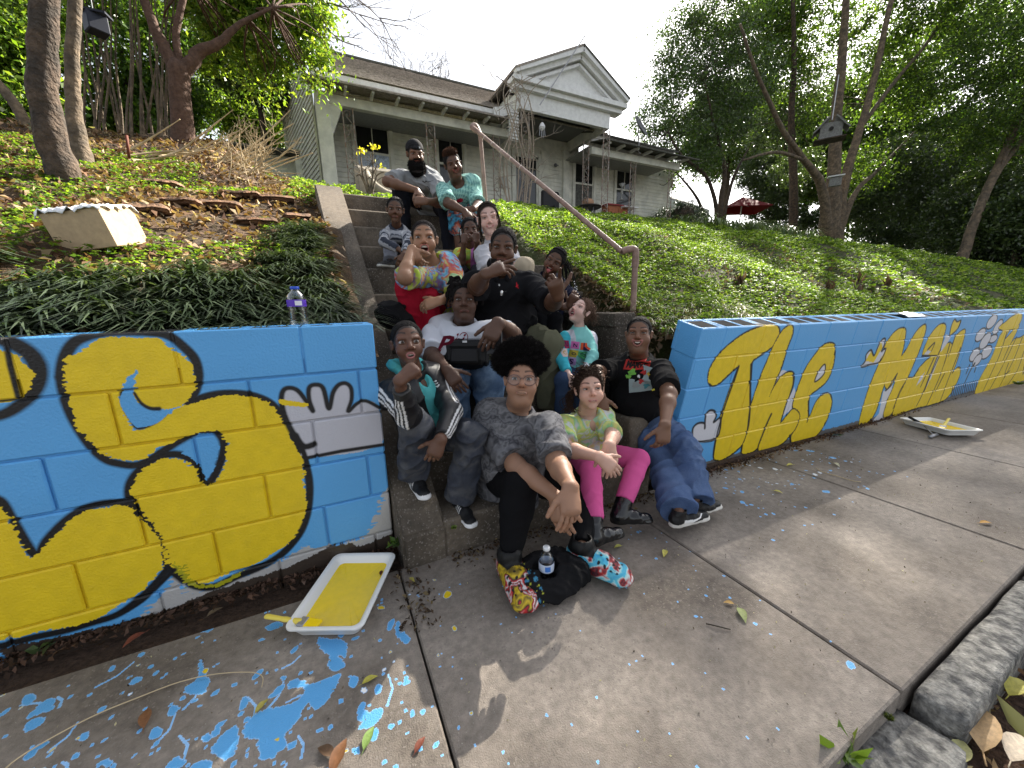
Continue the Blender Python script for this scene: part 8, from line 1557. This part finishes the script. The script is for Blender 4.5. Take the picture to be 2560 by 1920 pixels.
LV = [(925,1700,.05,(.42,.38,.07),'yellow green curled leaf on the left of the sidewalk'), (655,1765,.045,(.40,.34,.08),'small yellow leaf beside the long blue splash'), (922,1845,.06,(.20,.30,.08),'pale green oval leaf near the bottom of the sidewalk'), (848,1890,.085,(.20,.09,.04),'large brown leaf at the bottom edge'), (815,1880,.06,(.12,.07,.04),'darker brown leaf beside the large brown leaf'), (1050,1862,.045,(.17,.05,.03),'small red brown leaf right of the green oval leaf'), (365,1795,.07,(.17,.10,.06),'brown leaf under the long dry stalk'), (1855,1538,.075,(.26,.30,.12),'grey green leaf in the middle of the sidewalk'), (1822,1508,.04,(.42,.26,.08),'tiny orange curled leaf above the grey green leaf'), (1662,1384,.06,(.55,.50,.12),'narrow yellow leaf below the black boots'), (1545,1367,.045,(.5,.48,.12),'small yellow leaf beside the bright clog'), (538,1530,.055,(.12,.09,.06),'dull brown leaf near the foot of the left wall'), (2465,1308,.06,(.45,.24,.05),'orange leaf on the right of the sidewalk'), (1975,1163,.06,(.5,.47,.2),'pale yellow leaf by the foot of the right wall'), (335,1600,.07,(.08,.12,.05),'dark green leaf by the wall foot at left'), (1945,1230,.05,(.55,.5,.12),'yellow leaf in the middle distance of the sidewalk'), (760,1455,.045,(.18,.12,.09),'curled grey brown leaf left of the big tray'), (1030,1450,.04,(.40,.36,.06),'yellow leaf right of the big tray corner'), (2090,1162,.07,(.5,.48,.35),'dry pale leaf before the smaller tray')]
for x, y, z_, c_, lb in LV: fallen('fallen_leaf', x, y, z_, c_, lb)
for x, y, z_, c_, lb in [(2440, 1810, .2, (.50, .33, .17), 'huge pale tan leaf in the gutter at the lower right'), (2540, 1870, .13, (.6, .5, .38), 'pale dry leaf in the bottom right corner'), (2400, 1880, .10, (.38, .36, .16), 'olive leaf below the kerb stones'), (2540, 1720, .12, (.45, .3, .12), 'brown leaf beside the kerb at the right edge')]: fallen('gutter_leaf', x, y, z_, c_, lb, -.09, a=.4+rnd.uniform(-.5, .5), group='large leaves in the gutter')
fl = fallen('leaf_in_paint', 953, 1432, .032, (.10, .03, .01), 'small brown leaf stuck in the wet yellow paint', .028)
stalk = MB(); stalk.tube(spline([atZ(x/2.011, y/2.011+1320, .012) for x, y in ((-40, 1290), (60, 1180), (250, 1060), (480, 940), (700, 850), (900, 775), (1080, 735), (1250, 725), (1318, 745), (1316, 800))], 5, False), [.0022*(1-.4*i/46) for i in range(46)], 6); tag(stalk.build('dry_stalk', mat('straw', (.48, .38, .24), .7), None, True), 'long thin dry stalk lying over the paint splashes, hooked at its tip', 'stalk')
stalk = MB(); stalk.tube(spline([atZ(x/2.404+1640, y/2.404+740, .008) for x, y in ((962, 1035), (1010, 1060), (1100, 1085), (1180, 1110), (1232, 1117))], 4, False), .0028, 5); tag(stalk.build('pale_twig', mat('straw', (.48, .38, .24)), None, True), 'thin pale twig on the sidewalk in front of the right wall', 'twig')
stalk = MB(); stalk.tube([atZ(1765, 1559, .006), atZ(1795, 1566, .012), atZ(1826, 1574, .006)], .0022, 5); tag(stalk.build('dark_twig', bark, None, True), 'short dark twig near the slab joint', 'twig')
# far tray with roller
q = [np.array(atZ(x, y, .03)[:2]) for x, y in ((2273, 1050), (2330, 1085), (2425, 1097), (2365, 1045))]; c1 = sum(q)/4; dx = ((q[1]-q[0])+(q[2]-q[3]))/2; Wd2 = np.linalg.norm((q[3]-q[0])+(q[2]-q[1]))/2; cc, Ft = frame2((c1[0], c1[1], .012), (q[2]-q[0])+(q[3]-q[0])*0); 
tray('paint_tray', cc, Ft, .44, .30, 'smaller white tray streaked with yellow paint by the right wall', .96, Matrix.Rotation(-.05, 3, 'Y')); 
b = MB(); b.tube([atZ(2272, 1042, .09), atZ(2305, 1060, .05)], .012, 8); o = b.build('roller_handle', mat('black_grip', (.01, .01, .012), .5), None, True); tag(o, 'black handled roller lying on the smaller paint tray', 'paint roller')
b = MB(); b.tube([atZ(2305, 1060, .05), atZ(2335, 1088, .02)], .004, 6); b.build('rod', met, o, True); b = MB(); b.tube([atZ(2325, 1092, .02), atZ(2342, 1086, .02)], .012, 10); b.build('end_cap', met, o, True)
brush('pale_brush', atZ(2372, 1047, .10), atZ(2350, 1075, .03), 'pale handled brush standing out of the smaller paint tray', hc=(.7, .6, .4))
# bottles
gls = bpy.data.materials.new('clear_plastic'); gls.use_nodes = True; nt_ = gls.node_tree; t1_ = nt_.nodes.new('ShaderNodeBsdfTransparent'); t1_.inputs[0].default_value = (.86, .89, .92, 1); g1_ = nt_.nodes.new('ShaderNodeBsdfGlossy'); g1_.inputs['Roughness'].default_value = .06; m1_ = nt_.nodes.new('ShaderNodeMixShader'); f1_ = nt_.nodes.new('ShaderNodeLayerWeight'); f1_.inputs[0].default_value = .35
nt_.links.new(f1_.outputs['Facing'], m1_.inputs[0]); nt_.links.new(t1_.outputs[0], m1_.inputs[1]); nt_.links.new(g1_.outputs[0], m1_.inputs[2]); nt_.links.new(m1_.outputs[0], nt_.nodes['Material Output'].inputs[0]); watr = glassmat('water', (.92, .97, 1), .0, 1.25); blucap = mat('blue_cap', (.03, .09, .55), .35)
def bottle(c, Hb, R, capm, labcol, label, lev=.0, stripe=(.7, .72, .75)):
    c = np.array(c, float); o = empty('water_bottle', c, label, 'water bottle', 'plastic water bottles'); pr = [(.001, .004), (R*.8, 0), (R*.97, .006)]
    for i in range(6): z = .02+i*.013; pr += [(R, z), (R*.93, z+.0065)]
    pr += [(R, .10), (R*.985, .104), (R*.985, .145), (R, .149), (R*.96, .158), (R*.8, .175), (R*.52, .190), (R*.40, .197), (R*.40, .205)]; S_ = Hb/.218; pr = [(r, z*S_) for r, z in pr]
    b = MB(); b.lathe(pr, c, 24, cap=False); b.build('shell', gls, o, True)
    b = MB(); b.lathe([(R*1.005, .105*S_), (R*1.01, .107*S_), (R*1.01, .143*S_), (R*1.005, .145*S_)], c, 24, cap=False); b.build('label_band', mat('lab_'+str(labcol[0]), labcol, .4, var=.0), o, True)
    v = nrm((O_-c)*np.array([1, 1, 0])); b = MB(); Ang = math.atan2(v[1], v[0]); P = []
    for k in range(7): a = Ang+.55-k*.12; P += [c+np.array([R*1.025*math.cos(a), R*1.025*math.sin(a), .112*S_]), c+np.array([R*1.025*math.cos(a), R*1.025*math.sin(a), .138*S_])]
    b.add(P, [(2*k, 2*k+2, 2*k+3, 2*k+1) for k in range(6)]); b.build('label_patch', mat('lab2_'+str(stripe[0]), stripe, .4), o)
    b = MB(); b.lathe([(R*.42, .203*S_), (R*.47, .204*S_), (R*.47, .217*S_), (R*.42, .219*S_)], c, 20); b.build('cap', capm, o, True); return o
wb = atY(748, 806, 1.83); bottle((wb[0], 1.83, TOPL+.001), .155, .036, blucap, (.10, .04, .42), 'clear water bottle with blue cap and purple label standing on the left wall')
gb = atZ(1366, 1470, .0); bottle((gb[0], gb[1], .0), .20, .032, mat('clear_cap', (.72, .74, .76), .3), (.55, .62, .75), 'clear water bottle with white cap standing in the black garment', stripe=(.06, .20, .6))
# black garment heap on the ground
def heap(name, c, r, label, cat_, seed, h=.005, hole_=None, col=(.010, .010, .011), tint=None, m=None):
    v = Vol(c-np.array([r[0]*1.7, r[1]*1.7, .05]), c+np.array([r[0]*1.7, r[1]*1.7, r[2]*2]), h); g_ = np.random.default_rng(seed)
    v.ell(c, np.array(r), None, .02)
    for i in range(9): a = i*.7+g_.uniform(0, .4); p = c+np.array([math.cos(a)*r[0]*.75, math.sin(a)*r[1]*.75, -r[2]*.1]); q = c+np.array([math.cos(a+.9)*r[0]*.7, math.sin(a+.9)*r[1]*.7, r[2]*g_.uniform(.1, .55)]); v.cap(p, q, r[2]*.42, r[2]*.36, .012)
    if hole_ is not None: v.cap(hole_, hole_+np.array([0, 0, .3]), .045, .07, .01, None, 's')
    v.plane(c-np.array([0, 0, r[2]*.0+c[2]-.002]), np.array([0, 0, -1.])); X, Q = v.mesh(1); X = folds(X, Q, .012, 13, seed); X = folds(X, Q, .005, 30, seed+1); X[:, 2] = np.maximum(X[:, 2], .004)
    cl = np.tile(np.array(col), (len(X), 1)); 
    if tint is not None: cl = tint(X, cl)
    o = mesh_np(name, X, Q, m or clothm, None, True, col=cl); return tag(o, label, cat_)
hc_ = (atZ(1270, 1400, .0)+atZ(1480, 1480, 0))/2; hc_ = np.array([.76, 1.20, .05])
def tn(X, cl): k = (n3(X, 70, 3) > .55) & (X[:, 0] < .66); cl[k] = (.05, .20, .33); k = (n3(X, 90, 4) > .8) & (X[:, 0] < .66); cl[k] = (.4, .42, .05); return cl
heap('black_garment', hc_, (.185, .13, .065), 'crumpled black garment with blue paint marks between the bright clogs', 'garment', 5, .005, np.array([gb[0], gb[1], .0]), tint=tn)
bgp = atD(980, 785, 2.3); heap_c = bgp
v = Vol(bgp-.22, bgp+.22, .006); Rbg = np.array([R_, -W_*1.0, U_]).T
v.ell(bgp, (.08, .08, .08), None, .02); v.cap(bgp+[-.03, 0, .0], bgp+[.07, .02, -.06], .065, .07, .03); v.cap(bgp+[-.07, .03, .055], bgp+[.08, .03, .045], .014, .014, .01); X, Q = v.mesh(1); X = folds(X, Q, .008, 16, 3); tag(mesh_np('black_bag', X, Q, clothm, None, True, col=np.tile((.008, .008, .009), (len(X), 1))), 'soft black bag on the step below the boy in stripes', 'bag')
# camera bag on lap
cb = atD(1165, 890, cdep(PEOPLE[9].J['pel'])-.46); nb_ = np.array([R_, nrm(-W_*1.0+U_*.25), np.cross(R_, nrm(-W_+U_*.25))]).T; Fb = np.array([R_, nrm(W_-U_*.3), nrm(np.cross(R_, nrm(W_-U_*.3)))]).T
cbl = mat('bag_nylon', (.010, .010, .011), .62, bump=.0012, bs=400); o = empty('camera_bag', cb, 'black camera bag with a flap lid held on the lap of the white tee', 'camera bag')
b = MB(); b.box(cb, (.235, .13, .14), Fb, ch=.022); b.build('body', cbl, o); b = MB(); b.box(cb+Fb@np.array([0, -.01, .045]), (.215, .135, .075), Fb, ch=.025); b.build('lid', cbl, o)
b = MB(); b.box(cb+Fb@np.array([0, -.078, -.03]), (.16, .02, .085), Fb, ch=.009); b.build('pocket', cbl, o)
for sx in (-1, 1): b = MB(); b.box(cb+Fb@np.array([sx*.122, 0, -.015]), (.03, .09, .1), Fb, ch=.012); b.build('side_pocket', cbl, o)
b = MB(); b.tube(spline([cb+Fb@np.array([-.06, 0, .085]), cb+Fb@np.array([-.04, 0, .105]), cb+Fb@np.array([.04, 0, .105]), cb+Fb@np.array([.06, 0, .085])], 4, False), .007, 7); b.build('handle', cbl, o, True); b = MB(); b.box(cb+Fb@np.array([.0, -.080, .058]), (.026, .003, .012), Fb); b.build('badge', mat('badge', (.55, .55, .55), .4), o)
for zz_ in (.012, .075): b = MB(); b.tube([cb+Fb@np.array([-.10, -.079, zz_]), cb+Fb@np.array([.10, -.079, zz_])], .0022, 5); b.build('zip', leath, o)
# phone held by the same person, black cloth on the knee of the polo person
P9 = PEOPLE[9]; w9 = P9.J['wr']+cv(-.02, -.09, -.03); b = MB(); b.box(w9, (.075, .009, .14), Fb, ch=.003); tag(b.build('mobile_phone', mat('phone', (.02, .02, .022), .2)), 'dark mobile phone under the dangling hand beside the camera bag', 'phone')
kc = atD(1313, 808, cdep(PEOPLE[7].J['pel'])-.32); v = Vol(kc-.14, kc+.14, .006); v.cap(kc-R_*.05, kc+R_*.05+U_*.02, .038, .035, .02); v.cap(kc+U_*.02, kc-U_*.05-R_*.02, .03, .03, .02); X, Q = v.mesh(1); X = folds(X, Q, .012, 20, 8); tag(mesh_np('black_cloth', X, Q, clothm, None, True, col=np.tile((.009, .009, .010), (len(X), 1))), 'bunched black cloth lying on the lap of the black polo', 'cloth')
# styrofoam / cardboard box wrapped in torn white film on the left bank
bc = atY(245, 575, 3.25); bc[2] = float(hill(bc[0], bc[1]))+.09; o = empty('wrapped_box', bc, 'tan box with torn white wrapping on top lying on the left bank', 'box'); Rb = np.array(Matrix.Rotation(-.32, 3, 'Z') @ Matrix.Rotation(-.14, 3, 'Y') @ Matrix.Rotation(.2, 3, 'X')); b = MB(); b.box(bc, (.30, .27, .21), Rb, ch=.004); b.build('carton', mat('carton', (.42, .31, .19), .9, var=.15, vs=12), o)
g_ = np.random.default_rng(7); V = []; F_ = []; nx = 16
for j in range(nx+1):
    for i in range(nx+1): a = -.165+.33*i/nx; c_ = -.15+.30*j/nx; z = .106+.028*g_.random()+(-.05*max(0, abs(a)-.15)*30*g_.random() if abs(a) > .15 else 0)-(.03*g_.random() if abs(c_) > .135 else 0); V.append(bc+Rb@np.array([a, c_, z]))
for j in range(nx):
    for i in range(nx): q = j*(nx+1)+i; F_.append((q, q+1, q+nx+2, q+nx+1))
b = MB(); b.add(V, F_); o2 = b.build('torn_film', mat('film_white', (.82, .82, .84), .35, bump=.01, bs=50, spec=.6), o, True); o2.modifiers.new('t', 'SOLIDIFY').thickness = .004
# clear plastic wrapper on the right wall
u0 = 2.75; b = MB(); g_ = np.random.default_rng(9); V = []; n = 10
for j in range(5):
    for i in range(n): V.append(rq(u0+.45*i/n+g_.uniform(-.01, .01), -.008-.03*g_.random()*math.sin(math.pi*j/4), .02+.035*j))
b.add(V, [(j*n+i, j*n+i+1, (j+1)*n+i+1, (j+1)*n+i) for j in range(4) for i in range(n-1)]); tag(b.build('plastic_wrapper', mat('film_clear', (.8, .85, .9), .15, spec=.8)), 'crumpled clear plastic wrapper lying on top of the right wall', 'wrapper')
# weeds
def weed(name, x, y, z, n, L, cols, label, Y=None):
    c = atZ(x, y, z) if Y is None else atY(x, y, Y); r = np.random.default_rng(int(x)); a = r.uniform(0, 6.28, n); d = np.stack([np.cos(a), np.sin(a), r.uniform(.2, .9, n)], 1); C = c+d*L*.5*r.uniform(.5, 1.1, n)[:, None]; o = leafmesh(name, C, L, .38, cols, LEAFG, None, (0, -.3, .8), int(x), .3, d); return tag(o, label, 'plant', 'weeds by the walls and kerb')
weed('weed', 2110, 1895, -.03, 11, .085, GM+GL, 'leafy green weed by the kerb at the bottom right'); weed('moss_clump', 2222, 1795, -.02, 260, .014, [(.06, .08, .02), (.1, .12, .03)], 'mossy clump at the corner of the sidewalk slab'); weed('weed', 985, 1365, .03, 12, .05, GM, 'broad leaved weed between the left wall and the steps', 1.66)
weed('weed', 1135, 1320, .12, 70, .016, GL, 'trailing small leaved weed hanging over the bottom step', 1.56); weed('weed', 105, 1625, .02, 8, .05, GD, 'dark weed splashed with yellow at the foot of the left wall'); weed('weed', 2090, 1090, .02, 6, .06, GD, 'small dark weed at the foot of the right wall')
weed('weed', 2545, 960, .04, 30, .06, GM, 'weeds at the far right foot of the wall'); weed('weed', 1690, 1060, .25, 14, .05, GM, 'weed behind the end of the right wall', 2.3)

g = np.random.default_rng(77); X, Y = g.uniform(-1.2, 4.5, 700), g.uniform(.35, 1.6, 700); leafmesh('sidewalk_grit', np.stack([X, Y, np.full(700, .0035)], 1), .009, .5, [(.10, .07, .05), (.3, .26, .2), (.4, .36, .22), (.05, .04, .035)], DEAD, None, (0, 0, 1), 78, .3)['kind'] = 'stuff'
X = np.concatenate([g.uniform(.42, 1.75, 420), g.normal(.2, .05, 120)]); Y = np.concatenate([1.575-np.abs(g.normal(0, .05, 420)), g.uniform(1.2, 1.6, 120)]); leafmesh('step_foot_debris', np.stack([X, Y, np.full(540, .005)+g.uniform(0, .01, 540)], 1), .022, .5, [(.07, .045, .03), (.12, .08, .055), (.045, .03, .02), (.2, .15, .08)], DEAD, None, (0, 0, 1), 79, .5)['kind'] = 'stuff'
